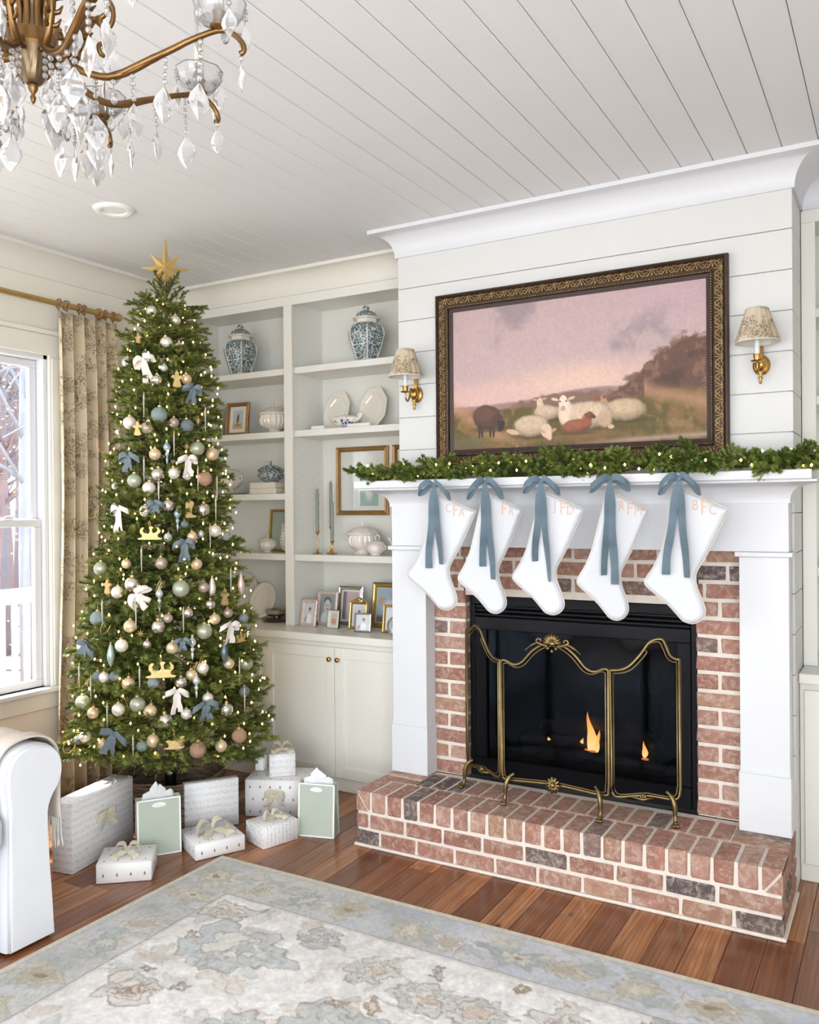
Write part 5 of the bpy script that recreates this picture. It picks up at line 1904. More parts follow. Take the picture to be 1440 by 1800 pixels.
photo_frame(-2.625, 4.325, z5, .135, .165, .016, FGOLD, small_scene('white', 18), 'gold photo frame half hidden by the mantel pilaster', .12, .16)
photo_frame(-2.560, 4.235, z5, .090, .110, .01, SILVER, small_scene('bw', 19), 'oval silver photo frame at the right end, beside the pilaster', .2, .16, oval=True)
# ================================================================== Christmas tree
TCX, TCY = -3.505, 3.40
TZ = [(.20, .54), (.247, .56), (.404, .57), (.56, .53), (.72, .51), (.875, .495), (1.03, .49), (1.19, .44), (1.346, .415), (1.5, .377), (1.66, .353), (1.817, .345), (1.97, .306), (2.13, .298), (2.29, .29), (2.476, .228), (2.6, .2), (2.73, .133), (2.916, .06), (3.0, .02)]
def TR(z):
    return float(np.interp(z, [a for a, b in TZ], [b for a, b in TZ]))
random.seed(42)
tree = thing('christmas_tree', 'slim green Christmas tree with warm lights and ornaments in the corner', 'Christmas tree', (TCX, TCY, 0.001))
MB().tube([(0, 0, .05), (0, 0, 1.0), (0, 0, 2.2), (.0, 0, 2.95)], [.026, .022, .014, .006], 8).build('trunk', BARK, tree, smooth='all')
TV = [spray_mesh('branch', .30, NEEDLE, 100 + i, 10, .027, .0042, 4, .035, 1.0, .0042) for i in range(6)]
TVs = [spray_mesh('branch_tip', .20, NEEDLE, 200 + i, 6, .022, .0042, 3, .0, 1.0, .0032) for i in range(3)]
nb = 0
z = .425
lev = 0
while z < 2.80:
    Rz = TR(z)
    s = .62 + .55 * min(1, Rz / .5)
    L = .30 * s
    gap = .158 * (0.62 + .38 * Rz / .55)
    n = max(6, int(2 * PI * Rz / gap))
    for i in range(n):
        a = 2 * PI * (i + random.uniform(-.25, .25)) / n + lev * .9
        # thinner on the side that faces the corner
        back = math.cos(a - math.radians(105))
        if back > .35 and i % 2:
            continue
        rr = max(0.0, Rz - L * random.uniform(.96, 1.10))
        pit = random.uniform(.02, .34)
        zz = z + random.uniform(-.03, .03) - .03
        put('branch', random.choice(TV), tree, loc=(rr * math.cos(a), rr * math.sin(a), zz), rot=(random.uniform(-.4, .4), -pit, a), scale=s * random.uniform(.9, 1.06))
        nb += 1
    z += .102 * (0.72 + .28 * Rz / .5)
    lev += 1
# upright tips at the crown
for i in range(18):
    a = i * 2.4
    put('branch', TVs[i % 3], tree, loc=(0.008 * math.cos(a), 0.008 * math.sin(a), 2.66 + .013 * i), rot=(0, -(.35 + .045 * i), a), scale=.80 - .012 * i)
# inner foliage, too dense to count
rs = np.random.RandomState(3)
V, F = [], []
for i in range(15000):
    z = .33 + 2.46 * rs.rand() ** 1.25
    r = TR(z) * (.10 + .68 * math.sqrt(rs.rand()))
    a = rs.rand() * 2 * PI
    p = np.array([r * math.cos(a), r * math.sin(a), z + .0])
    d = np.array([math.cos(a), math.sin(a), .3]) + rs.normal(0, .75, 3)
    d /= np.linalg.norm(d)
    w = np.cross(d, rs.normal(0, 1, 3))
    w = w / np.linalg.norm(w) * .0028
    l = rs.uniform(.022, .04)
    o = len(V)
    V += [tuple(p - w), tuple(p + w), tuple(p + d * l)]
    F.append((o, o + 1, o + 2))
inner = MB().add(V, F).build('inner_foliage', NEEDLE, tree)
inner['kind'] = 'stuff'
st = MB()
st.lathe([(.03, .012), (.035, .03), (.03, .20), (.028, .22)], 12)
for k in range(4):
    a = k * PI / 2 + .4
    st.tube([(.02 * math.cos(a), .02 * math.sin(a), .15), (.10 * math.cos(a), .10 * math.sin(a), .06), (.2 * math.cos(a), .2 * math.sin(a), .012)], .010, 6)
st.build('stand', BLACK, tree, smooth=50)

# woven collar round the foot
col = thing('woven_tree_collar', 'grey brown woven grapevine collar around the foot of the tree', 'tree collar', (TCX + .04, TCY - .02, 0.001))
random.seed(8)
MB().lathe([(.27, .005), (.285, .02), (.262, .235), (.250, .236), (.268, .02), (.258, .005)], 40).build('collar_core', WICKER, col, smooth=40)
m = MB()
for i in range(30):
    zc = .012 + i * .0078
    rr = .290 - .022 * zc / .24
    ph = random.uniform(0, 6)
    m.tube([((rr + .006 * math.sin(5 * q * PI / 20 + ph)) * math.cos(q * PI / 20), (rr + .006 * math.sin(5 * q * PI / 20 + ph)) * math.sin(q * PI / 20), zc + .006 * math.sin(7 * q * PI / 20 + ph)) for q in range(40)], .0048, 5, closed=True)
m.build('vine_strands', WICKER, col, smooth='all')

# lights
random.seed(31)
tl = thing('fairy_light_string', 'string of hundreds of tiny warm lights wound round the Christmas tree', 'string lights', (TCX, TCY, .001))
bp = []
for i in range(520):
    f = i / 520
    z = .41 + 2.38 * f ** 1.15
    a = i * 2.399 + random.uniform(-.3, .3)
    r = TR(z) * random.uniform(.86, 1.03)
    bp.append((r * math.cos(a), r * math.sin(a), z + random.uniform(-.02, .02)))
m = MB()
coil = []
for i in range(700):
    z = .30 + 2.45 * i / 700
    r = TR(z) * .74
    a = i * .16
    coil.append((r * math.cos(a), r * math.sin(a), z + .01 * math.sin(i)))
m.tube(coil, .0012, 4)
m.build('light_cord', WIRE, tl)
o = bulbs(bp, .006).build('bulbs', BULB, tl)
o['kind'] = 'stuff'

# star topper
star = thing('star_tree_topper', 'faceted gold star topper on the tip of the tree', 'star', (TCX - .006, TCY, 2.905))
m = MB()
n = 8
rad = [.078, .062, .092, .058, .086, .058, .128, .062]
ang0 = math.atan2(-TCY, -TCX)
V = [(0, -.026, .06), (0, .026, .06)]
for k in range(n):
    a = k * PI / 4
    R_ = {0: .092, 1: .082, 2: .135, 3: .082, 4: .092, 5: .070, 6: .095, 7: .070}[k]
    V.append((R_ * math.cos(a), 0, .06 + R_ * math.sin(a)))
    a2 = a + PI / 8
    V.append((.034 * math.cos(a2), 0, .06 + .034 * math.sin(a2)))
F = []
for i in range(16):
    p, q = 2 + i, 2 + (i + 1) % 16
    F += [(0, p, q), (1, q, p)]
m.add(V, F).build('star_points', GOLD, star, rot=(0, 0, math.radians(44)), scale=1.45)
MB().tube([(0, 0, -.06), (0, 0, .0)], [.011, .005], 8).build('socket', GOLD, star)

# ------------------------------------------------------------------ ornaments
BAUBLES = [(-3.34,3.109,1.779,0.0338,'W'),(-3.541,3.067,1.791,0.018,'S'),(-3.353,3.097,1.661,0.0311,'W'),(-3.26,3.164,1.687,0.0338,'M'),(-3.174,3.325,1.666,0.0346,'M'),(-3.204,3.22,1.592,0.0197,'B'),(-3.178,3.248,1.527,0.0269,'C'),(-3.149,3.385,1.553,0.0321,'W'),(-3.153,3.475,1.525,0.0262,'T'),(-3.248,3.148,1.525,0.0222,'S'),(-3.591,3.013,1.366,0.0359,'G'),(-3.41,3.021,1.394,0.0247,'C'),(-3.253,3.107,1.396,0.0317,'P'),(-3.181,3.195,1.413,0.0222,'M'),(-3.145,3.244,1.385,0.0286,'C'),(-3.162,3.295,1.539,0.0163,'S'),(-3.171,3.159,1.266,0.044,'G'),(-3.114,3.261,1.266,0.0286,'P'),(-3.44,2.989,1.252,0.0316,'W'),(-3.362,3.016,1.292,0.0394,'M'),(-3.547,2.954,1.118,0.0371,'T'),(-3.339,2.978,1.088,0.0329,'C'),(-3.214,3.046,1.083,0.0346,'M'),(-3.19,3.087,1.123,0.0244,'P'),(-3.132,3.167,1.144,0.0263,'M'),(-3.091,3.283,1.178,0.0268,'M'),(-3.068,3.292,1.102,0.0286,'C'),(-3.059,3.38,1.124,0.0254,'P'),(-3.058,3.501,1.083,0.026,'T'),(-3.072,3.22,1.048,0.0397,'G'),(-3.366,2.947,0.993,0.0328,'W'),(-3.653,2.948,0.97,0.0313,'W'),(-3.154,3.08,0.979,0.0311,'C'),(-3.247,3.003,1.0,0.0215,'M'),(-3.46,2.92,0.831,0.0278,'W'),(-3.397,2.929,0.84,0.0259,'B'),(-3.506,2.917,0.832,0.0262,'B'),(-3.322,2.949,0.807,0.0327,'C'),(-3.216,3.011,0.812,0.0292,'T'),(-3.121,3.103,0.805,0.0303,'M'),(-3.096,3.15,0.838,0.0279,'C'),(-3.069,3.202,0.865,0.0299,'W'),(-3.029,3.35,0.868,0.0288,'C'),(-3.031,3.488,0.846,0.0351,'G'),(-3.013,3.451,0.706,0.0275,'B'),(-3.618,2.916,0.691,0.0371,'G'),(-3.52,2.899,0.651,0.0296,'C'),(-3.366,2.924,0.68,0.0327,'W'),(-3.274,2.963,0.708,0.0386,'G'),(-3.22,2.994,0.675,0.0326,'C'),(-3.159,3.034,0.625,0.0386,'M'),(-3.096,3.112,0.649,0.0277,'W'),(-3.047,3.214,0.712,0.0281,'W'),(-3.012,3.309,0.64,0.0357,'M'),(-3.562,2.883,0.532,0.0297,'W'),(-3.614,2.885,0.507,0.022,'B'),(-3.43,2.881,0.51,0.0258,'C'),(-3.195,2.985,0.533,0.0324,'C'),(-3.235,2.952,0.51,0.0272,'T'),(-3.101,3.062,0.505,0.0291,'P'),(-3.042,3.133,0.474,0.0415,'R'),(-2.991,3.246,0.47,0.0299,'C'),(-2.979,3.369,0.496,0.0377,'R'),(-3.502,3.306,2.818,0.0205,'S'),(-3.398,3.38,2.779,0.0257,'W'),(-3.484,3.274,2.733,0.0285,'W'),(-3.369,3.332,2.679,0.0284,'W'),(-3.36,3.258,2.547,0.033,'W'),(-3.32,3.309,2.529,0.0261,'C'),(-3.441,3.192,2.483,0.0219,'B'),(-3.567,3.179,2.451,0.0282,'W'),(-3.342,3.222,2.408,0.0198,'S'),(-3.356,3.185,2.34,0.0296,'M'),(-3.264,3.303,2.353,0.0279,'C'),(-3.331,3.176,2.158,0.0412,'T'),(-3.479,3.113,2.12,0.0345,'W'),(-3.381,3.138,2.091,0.0313,'P'),(-3.277,3.225,2.119,0.0266,'P'),(-3.242,3.283,2.105,0.0347,'B'),(-3.22,3.332,1.988,0.038,'G'),(-3.21,3.435,1.963,0.0346,'C'),(-3.339,3.152,1.952,0.0313,'C'),(-3.309,3.141,1.848,0.035,'M'),(-3.253,3.197,1.855,0.0313,'W'),(-3.412,3.081,1.817,0.0369,'G'),(-3.342,3.108,1.777,0.031,'P'),(-3.214,3.252,1.841,0.0216,'S'),(-3.18,3.345,1.828,0.0379,'R'),(-3.541,3.067,1.793,0.0197,'S'),(-3.259,3.165,1.684,0.0321,'M'),(-3.354,3.096,1.67,0.0291,'W'),(-3.54,3.062,1.682,0.0197,'S'),(-3.171,3.341,1.663,0.0299,'M')]
ICICLES = [(-3.288,3.13,1.729),(-3.322,3.049,1.414),(-3.3,2.991,1.132),(-3.484,2.949,1.148),(-3.129,3.127,1.109),(-3.083,3.409,1.289),(-3.256,2.969,0.829),(-3.509,2.897,0.774),(-3.393,2.894,0.649),(-3.25,2.92,0.503),(-3.008,3.386,0.823),(-2.991,3.404,0.668),(-3.142,3.325,1.52),(-3.154,3.378,1.665),(-3.61,2.912,0.823),(-3.384,3.132,2.199),(-3.268,3.212,1.998),(-3.358,3.104,1.869),(-3.182,3.284,1.821),(-3.288,3.13,1.752),(-3.21,3.366,2.135),(-3.16,3.394,1.773)]
FINIALS = [(-3.23,3.069,1.24,'S'),(-3.085,3.147,0.996,'S'),(-3.069,3.156,0.804,'S'),(-3.093,3.301,1.27,'W'),(-3.41,2.917,0.957,'G'),(-3.289,3.186,1.983,'L'),(-3.22,3.188,1.64,'L'),(-3.021,3.309,0.942,'B'),(-3.099,3.529,1.27,'R')]
FIGURES = [(-3.309,3.089,1.544,'deer',0.055),(-3.179,3.028,0.873,'deer',0.065),(-3.193,3.24,1.666,'boot',0.045),(-3.108,3.04,0.531,'horse',0.05),(-3.071,3.355,1.212,'angel',0.04),(-3.483,2.978,1.282,'angel',0.035),(-3.485,3.195,2.567,'angel',0.03),(-3.283,3.25,2.347,'angel',0.04),(-3.015,3.41,0.991,'deer',0.035),(-3.412,3.115,2.087,'angel',0.035)]
STARS = [(-3.234,3.264,1.995),(-3.263,2.984,1.058),(-3.218,3.325,2.132)]
WBOWS = [(-3.424,3.169,2.448,0.05,0.13,-0.3),(-3.215,3.251,1.929,0.042,0.09,0),(-3.463,3.042,1.669,0.045,0.11,0),(-3.308,3.005,1.243,0.055,0.07,-0.9),(-3.018,3.334,1.069,0.05,0.09,0.1),(-3.11,3.063,0.77,0.045,0.1,0)]
BBOWS = [(-3.227,3.302,2.3,0.045,0.08,0.2),(-3.441,3.084,1.939,0.05,0.07,0),(-3.288,3.111,1.694,0.035,0.045,0),(-3.182,3.19,1.498,0.045,0.09,0),(-3.543,2.896,0.989,0.055,0.06,0.5),(-3.104,3.095,1.019,0.035,0.05,0),(-3.031,3.173,0.692,0.055,0.075,0),(-3.339,2.883,0.573,0.06,0.1,0.3),(-3.297,3.106,1.704,0.03,0.03,0)]

CAMR = (math.cos(YAW), math.sin(YAW))
_lab = {}
_pend = []
def zone(p):
    z = p[2]
    for lim, nm in ((2.62, 'just under the star'), (2.25, 'high on the tree'), (1.92, 'in the upper part of the tree'), (1.58, 'above the middle of the tree'), (1.22, 'at the middle of the tree'), (.92, 'below the middle of the tree'), (.60, 'low on the tree')):
        if z > lim:
            break
    else:
        nm = 'in the bottom branches'
    s = ((p[0] - TCX) * CAMR[0] + (p[1] - TCY) * CAMR[1]) / max(.05, TR(z))
    side = 'left edge' if s < -.62 else 'left of centre' if s < -.22 else 'centre' if s < .25 else 'right of centre' if s < .65 else 'right edge'
    return nm, side, s
def hang(o, what, cat, p, group):
    nm, side, s = zone(p)
    _pend.append((o, what, cat, nm, side, s, p[2], group))
def outward(p):
    return math.atan2(p[1] - TCY, p[0] - TCX)
BC = {'W': (srgb(240, 232, 220), 'pearl white bauble', 'c'), 'S': (srgb(200, 204, 206), 'tiny silver bauble', 'c'), 'M': (None, 'mottled mercury glass bauble', 'm'), 'B': (srgb(132, 142, 144), 'blue glitter bauble', 'g'), 'C': (srgb(224, 198, 162), 'champagne bauble', 'c'), 'T': (srgb(154, 170, 168), 'teal embossed bauble', 'g'), 'G': (srgb(174, 180, 156), 'sage green bauble', 'c'), 'P': (srgb(180, 162, 148), 'taupe pearl bauble', 'c'), 'R': (srgb(196, 158, 134), 'large rose glitter bauble', 'g')}
_bme = {}
for k_, mt in (('c', OBJC), ('m', MERC), ('g', OBJG)):
    if k_ == 'g':
        # petal relief in rings
        mm = MB()
        V, F = [], []
        nn, m2 = 28, 18
        for i in range(m2 + 1):
            th_ = PI * i / m2
            for j in range(nn):
                a = 2 * PI * j / nn
                r = 1 + .035 * math.cos(7 * a + (i % 4) * .8) * math.sin(th_) + .025 * math.cos(10 * th_)
                V.append((r * math.sin(th_) * math.cos(a), r * math.sin(th_) * math.sin(a), -r * math.cos(th_)))
        for i in range(m2):
            for j in range(nn):
                F.append((i * nn + j, i * nn + (j + 1) % nn, (i + 1) * nn + (j + 1) % nn, (i + 1) * nn + j))
        mm.add(V, F)
    else:
        mm = MB().ball((0, 0, 0), 1, 26, 16)
    _bme[k_] = mm.mesh('bauble_globe', mt, 'all')
_cap = MB().lathe([(.22, 0), (.24, .03), (.24, .2), (.20, .24), (.0001, .25)], 12).mesh('cap', GOLD, True)
_hook = MB().tube([(0, 0, .22), (.04, 0, .5), (0, 0, .75), (-.06, 0, .6)], .03, 5).mesh('hanging_loop', GOLD, 'all')
done = []
for x, y, z, r, c in BAUBLES:
    if any((Vector((x, y, z)) - q).length < .03 for q in done):
        continue
    done.append(Vector((x, y, z)))
    col_, nm, kd = BC[c]
    t = bpy.data.objects.new('bauble', None)
    t.empty_display_size = .02
    COL.objects.link(t)
    t.location = (x, y, z)
    t.rotation_euler = (random.uniform(-.12, .12), random.uniform(-.12, .12), random.uniform(0, 6))
    put('globe', _bme[kd], t, scale=r, color=col_ or (1, 1, 1))
    cp = put('cap', _cap, t, loc=(0, 0, r * .95), scale=r)
    put('hanging_loop', _hook, t, loc=(0, 0, r * .95), scale=r)
    hang(t, nm, 'ornament', (x, y, z), 'glass baubles on the Christmas tree')
# twisted icicles
mm = MB()
for s in (0, PI):
    mm.tube([(.0032 * math.cos(q * .75 + s) * (1 - q / 42), .0032 * math.sin(q * .75 + s) * (1 - q / 42), -.0032 * q) for q in range(36)], [.0034 * (1 - q / 46) for q in range(36)], 5)
_ice = mm.mesh('twisted_glass', simple('silvery_icicle_glass', srgb(206, 202, 192), .2, .5), 'all')
for p in ICICLES:
    a = outward(p)
    t = bpy.data.objects.new('icicle_ornament', None)
    t.empty_display_size = .02
    COL.objects.link(t)
    t.location = (p[0] + .02 * math.cos(a), p[1] + .02 * math.sin(a), p[2] + .055)
    put('twisted_glass', _ice, t)
    MB().tube([(0, 0, -.004), (.003, 0, .012), (0, 0, .02), (-.003, 0, .012), (0, 0, -.002)], .0008, 4).build('hook', GOLD, t)
    hang(t, 'thin twisted silver icicle', 'ornament', p, 'twisted icicles on the Christmas tree')
# spindle finials and drops
FC = {'S': (srgb(206, 210, 208), 'silver spindle drop'), 'W': (srgb(226, 216, 206), 'white teardrop ornament'), 'G': (srgb(170, 190, 180), 'pale green teardrop ornament'), 'L': (srgb(156, 180, 186), 'pale blue spindle drop'), 'B': (srgb(92, 112, 120), 'slate teardrop ornament'), 'R': (srgb(232, 204, 194), 'blush teardrop ornament')}
_sp = MB().lathe([(.0001, -.075), (.004, -.06), (.006, -.045), (.003, -.04), (.009, -.028), (.009, -.022), (.004, -.016), (.014, -.004), (.017, .006), (.013, .016), (.005, .026), (.006, .034), (.0001, .036)], 16).mesh('spindle', OBJC, True)
_td = MB().lathe([(.0001, -.062), (.006, -.052), (.015, -.025), (.0165, -.006), (.012, .014), (.005, .036), (.0001, .046)], 16).mesh('teardrop', OBJC, True)
for x, y, z, c in FINIALS:
    t = bpy.data.objects.new('glass_drop', None)
    t.empty_display_size = .02
    COL.objects.link(t)
    t.location = (x, y, z)
    put('glass_body', _sp if c in 'SL' else _td, t, color=FC[c][0], scale=1.15)
    put('cap', _cap, t, loc=(0, 0, .040 if c in 'SL' else .049), scale=.022)
    hang(t, FC[c][1], 'ornament', (x, y, z), 'glass drops on the Christmas tree')
# carved gold figures
FIG = {'deer': ([(-1, -.5), (1, -.5), (1, -.35), (.78, -.3), (.72, -.05), (.9, .1), (.95, .35), (.8, .6), (.62, .62), (.72, .4), (.6, .18), (.3, .1), (.2, .42), (.34, .62), (.1, .72), (-.06, .6), (.02, .3), (-.1, .05), (-.5, .12), (-.62, .34), (-.5, .55), (-.66, .62), (-.85, .45), (-.88, .1), (-.7, -.1), (-.74, -.3), (-1, -.35)], 'gold filigree sleigh ornament'), 'horse': ([(-1, -.6), (-.6, -.72), (.6, -.72), (1, -.5), (.5, -.5), (.55, -.15), (.7, .1), (.95, .35), (.9, .5), (.55, .45), (.35, .15), (-.2, .1), (-.55, .2), (-.8, .05), (-.6, -.1), (-.55, -.5)], 'gold rocking horse ornament'), 'boot': ([(-.5, -.9), (.6, -.9), (.7, -.7), (.2, -.5), (.3, .3), (.5, .7), (.2, 1.0), (-.1, .7), (-.4, .9), (-.5, .4), (-.4, -.3)], 'gold reindeer ornament'), 'angel': ([(-.55, -1), (.55, -1), (.3, -.1), (.75, .15), (.5, .5), (.22, .4), (.26, .75), (0, 1), (-.26, .75), (-.22, .4), (-.5, .5), (-.75, .15), (-.3, -.1)], 'small gold bell-shaped figure')}
FIGM = simple('pale_gold_resin', srgb(206, 176, 118), .4, .4, nz=.15, nscale=60)
for x, y, z, kd, s in FIGURES:
    po, nm = FIG[kd]
    a = outward((x, y))
    t = bpy.data.objects.new('gold_figure', None)
    t.empty_display_size = .02
    COL.objects.link(t)
    t.location = (x + .015 * math.cos(a), y + .015 * math.sin(a), z)
    t.rotation_euler = (0, 0, a + PI / 2)
    m = MB().prism([(q * s, w * s) for q, w in spl2(po, 2, True)], -.005, .005)
    m.build('figure', FIGM, t)
    MB().tube([(0, 0, s * .5), (.004, 0, s * 1.0), (0, 0, s * 1.25), (-.004, 0, s * 1.0), (0, 0, s * .5)], .0009, 4).build('hanging_loop', GOLD, t)
    hang(t, nm, 'ornament', (x, y, z), 'gold figures on the Christmas tree')
_stm = MB()
V = [(0, -.006, 0), (0, .006, 0)]
for k in range(16):
    r = (.03 if k % 4 == 0 else .022) if k % 2 == 0 else .007
    V.append((r * math.cos(k * PI / 8), 0, r * math.sin(k * PI / 8)))
_stm = _stm.add(V, [f for i in range(16) for f in ((0, 2 + i, 2 + (i + 1) % 16), (1, 2 + (i + 1) % 16, 2 + i))]).mesh('star_ornament', FIGM)
for p in STARS:
    a = outward(p)
    o = put('star_ornament', _stm, None, loc=(p[0] + .02 * math.cos(a), p[1] + .02 * math.sin(a), p[2]), rot=(0, 0, a + PI / 2))
    hang(o, 'small gold starburst ornament', 'ornament', p, 'starburst ornaments on the Christmas tree')
# ribbon bows
WVEL = simple('ivory_velvet_ribbon', srgb(232, 222, 214), .8, nz=.05, nscale=12)
for lst, mt, nm in ((WBOWS, WVEL, 'ivory ribbon bow'), (BBOWS, simple('slate_blue_velvet', srgb(110, 122, 128), .75, nz=.2, nscale=14), 'dusty blue velvet bow')):
    for i, (x, y, z, w, tlen, roll) in enumerate(lst):
        a = outward((x, y))
        m = bow_mb(w * 1.25, w * .8, [(-w * .45, -tlen * 1.1, .8), (w * .35, -tlen, -.8)], w * .62, i + 50, .25, .0014, .022)
        o = m.mesh('ribbon_bow', mt, 50)
        t = bpy.data.objects.new('ribbon_bow', None)
        t.empty_display_size = .02
        COL.objects.link(t)
        t.location = (x + .012 * math.cos(a), y + .012 * math.sin(a), z)
        t.rotation_euler = (0, roll, a + PI / 2)
        put('ribbon', o, t)
        MB().tube([(0, .004, 0), (0, .03, .004), (0, .05, -.01)], .001, 4).build('tie_wire', GOLD, t)
        hang(t, nm, 'bow', (x, y, z), 'ribbon bows on the Christmas tree')
# gold wire curls sticking out
random.seed(77)
for i, (ang, z) in enumerate(((-158, 2.36), (-150, 1.98), (-140, 1.62), (-150, 1.36), (-60, 1.18), (-30, .86), (-80, 1.05), (-100, .45), (-50, 1.26), (-95, .78))):
    a = math.radians(ang)
    R0 = TR(z) * .9
    pts = []
    for q in range(34):
        f = q / 33
        rad_ = .012 + .02 * f
        pts.append((f * .11 + rad_ * math.cos(q * .42) * .6, rad_ * math.sin(q * .42) * .5, .03 * f + rad_ * math.sin(q * .42)))
    t = MB().tube(pts, .0011, 5).build('wire_curl', GOLD, None, smooth='all', loc=(TCX + R0 * math.cos(a), TCY + R0 * math.sin(a), z), rot=(0, -.1, a))
    hang(t, 'curled gold wire spray', 'ornament', tuple(t.location), 'gold wire sprays on the Christmas tree')
# labels that single each ornament out
from collections import defaultdict
grp = defaultdict(list)
for e in _pend:
    grp[(e[1], e[3], e[4])].append(e)
RANK = {2: ['upper', 'lower'], 3: ['upper', 'middle', 'lower'], 4: ['highest', 'second-highest', 'second-lowest', 'lowest']}
for (what, nm, side), es in grp.items():
    es.sort(key=lambda e: -e[6])
    for i, e in enumerate(es):
        lab = '%s %s, %s' % (what, nm, {'centre': 'at its centre line', 'left of centre': 'left of its centre', 'right of centre': 'right of its centre', 'left edge': 'at its left edge', 'right edge': 'at its right edge'}[side])
        if len(es) > 1:
            rk = RANK.get(len(es), ['no. %d from the top' % (q + 1) for q in range(len(es))])[i]
            lab = rk + ' ' + lab
        tag(e[0], lab, e[2], e[7])
# ================================================================== presents
def gift(fc, r, l, h, mat, label, bow='top', trees=False, z0=.001, lean=0.0, bw=.07, seed=0, tails=None):
    """fc: front floor corner, r / l: neighbouring corners; local x runs fc->r, local y fc->l"""
    fc, r, l = Vector(fc), Vector(r), Vector(l)
    u = (r - fc)
    W = u.length
    u.normalize()
    v = Vector((-u.y, u.x))
    D = abs((l - fc).dot(v))
    c = fc + u * W / 2 + v * D / 2
    rz = math.atan2(u.y, u.x)
    t = thing('wrapped_present', label, 'gift', (c.x, c.y, z0), rz)
    if lean:
        t.rotation_euler = (-lean, 0, rz)
    b = box(-W / 2, W / 2, -D / 2, D / 2, 0, h, c=.003).build('box', mat, t, smooth=50)
    # folded paper flap seams at both ends
    m = MB()
    for s in (-1, 1):
        x = s * (W / 2 + .0006)
        m.strip([(x, -D / 2 + .004, h - .004), (x, -D * .10, h * .45)], (0, 0, 1), .0016, .0012)
        m.strip([(x, D / 2 - .004, h - .004), (x, D * .10, h * .45)], (0, 0, 1), .0016, .0012)
        m.strip([(x, -D * .10, h * .45), (x, D * .10, h * .45)], (0, 0, 1), .0016, .0012)
    m.build('paper_folds', CARDW, b)
    if trees:
        m = MB()
        rs = random.Random(seed)
        def tri(o, ax, up, s, n_):
            o, ax, up, n_ = Vector(o), Vector(ax), Vector(up), Vector(n_) * .0006
            P = [o - ax * s * .5, o + ax * s * .5, o + up * s * 1.5]
            m.add([tuple(p + n_) for p in P], [(0, 1, 2)])
            P = [o - ax * s * .08 - up * s * .35, o + ax * s * .08 - up * s * .35, o + ax * s * .08, o - ax * s * .08]
            m.add([tuple(p + n_) for p in P], [(0, 1, 2, 3)])
        st = .055
        for i in range(int(W / st)):
            for j in range(max(1, int(h / st))):
                x = -W / 2 + (i + .5 + .3 * (j % 2)) * W / int(W / st)
                if x < W / 2 - .012:
                    tri((x, -D / 2, (j + .35) * h / max(1, int(h / st))), (1, 0, 0), (0, 0, 1), .011, (0, -1, 0))
            for j in range(int(D / st)):
                x = -W / 2 + (i + .5 + .3 * (j % 2)) * W / int(W / st)
                if x < W / 2 - .012:
                    tri((x, -D / 2 + (j + .4) * D / int(D / st), h), (1, 0, 0), (0, 1, 0), .009, (0, 0, 1))
        for j in range(int(D / st)):
            tri((W / 2, -D / 2 + (j + .5) * D / int(D / st), h * .45), (0, 1, 0), (0, 0, 1), .011, (1, 0, 0))
            tri((-W / 2, -D / 2 + (j + .5) * D / int(D / st), h * .45), (0, 1, 0), (0, 0, 1), .011, (-1, 0, 0))
        k = m.build('tree_print', WTAN, b)
        k['kind'] = 'stuff'
    tl_ = tails or [(-bw * .8, -bw * 1.3, .7), (bw * .8, -bw * 1.2, -.7)]
    if bow == 'top':
        m = bow_mb(bw, bw * .7, tl_, bw * .5, seed, .1, .001, bw * .5)
        M = Matrix.Translation((0, 0, h + .012)) @ Matrix.Rotation(-PI / 2 * .92, 4, 'X')
        m.xf(M)
        m.v = [(x, y, max(z, h + .0012)) for x, y, z in m.v]
        m.build('organza_bow', ORGANZA, t, smooth=50, label='gold organza ribbon bow')
    elif bow == 'front':
        m = bow_mb(bw, bw * .7, tl_, bw * .62, seed, .15, .001, .018)
        m.xf(Matrix.Translation((0, -D / 2 - .012, h * .66)))
        m.build('organza_bow', ORGANZA, t, smooth=50, label='gold organza ribbon bow')
    return t
gift((-3.293, 2.589), (-3.375, 3.02), (-3.409, 2.572), .322, WSCRIPT, 'tall flat present in script wrap with gold bow beside the sofa', 'front', seed=1, bw=.062)
gift((-3.118, 2.574), (-2.933, 2.726), (-3.243, 2.73), .088, WTREE, 'low white present printed with tiny trees, nearest the sofa on the floor', 'top', True, seed=2, bw=.062)
gift((-3.215, 3.215), (-3.050, 3.440), (-3.258, 3.245), .248, WSCRIPT, 'wide flat script-wrapped present standing against the woven collar', None, seed=3)
gift((-2.908, 2.975), (-2.795, 3.196), (-3.125, 3.090), .075, WTREE, 'low tree-printed present with organza bow by the rug corner', 'top', True, seed=4, bw=.08)
gift((-2.715, 3.237), (-2.651, 3.432), (-2.87, 3.288), .104, WSTRIPE, 'striped white present with gold bow between the rug corner and the green bag', 'top', seed=5, bw=.052)
gift((-3.101, 3.548), (-2.800, 3.690), (-3.20, 3.76), .198, WTREE, 'large tree-printed present with gold bow, under the small script box', 'front', True, seed=6, bw=.055)
gift((-3.006, 3.641), (-2.900, 3.735), (-3.085, 3.73), .122, WSCRIPT, 'small script-wrapped box with gold bow on top of the large present', 'top', z0=.2005, seed=7, bw=.06)
gift((-3.158, 3.70), (-3.110, 3.715), (-3.175, 3.755), .075, CARDW, 'tiny white box on the large present, half hidden by tree branches', None, z0=.2005, seed=8)

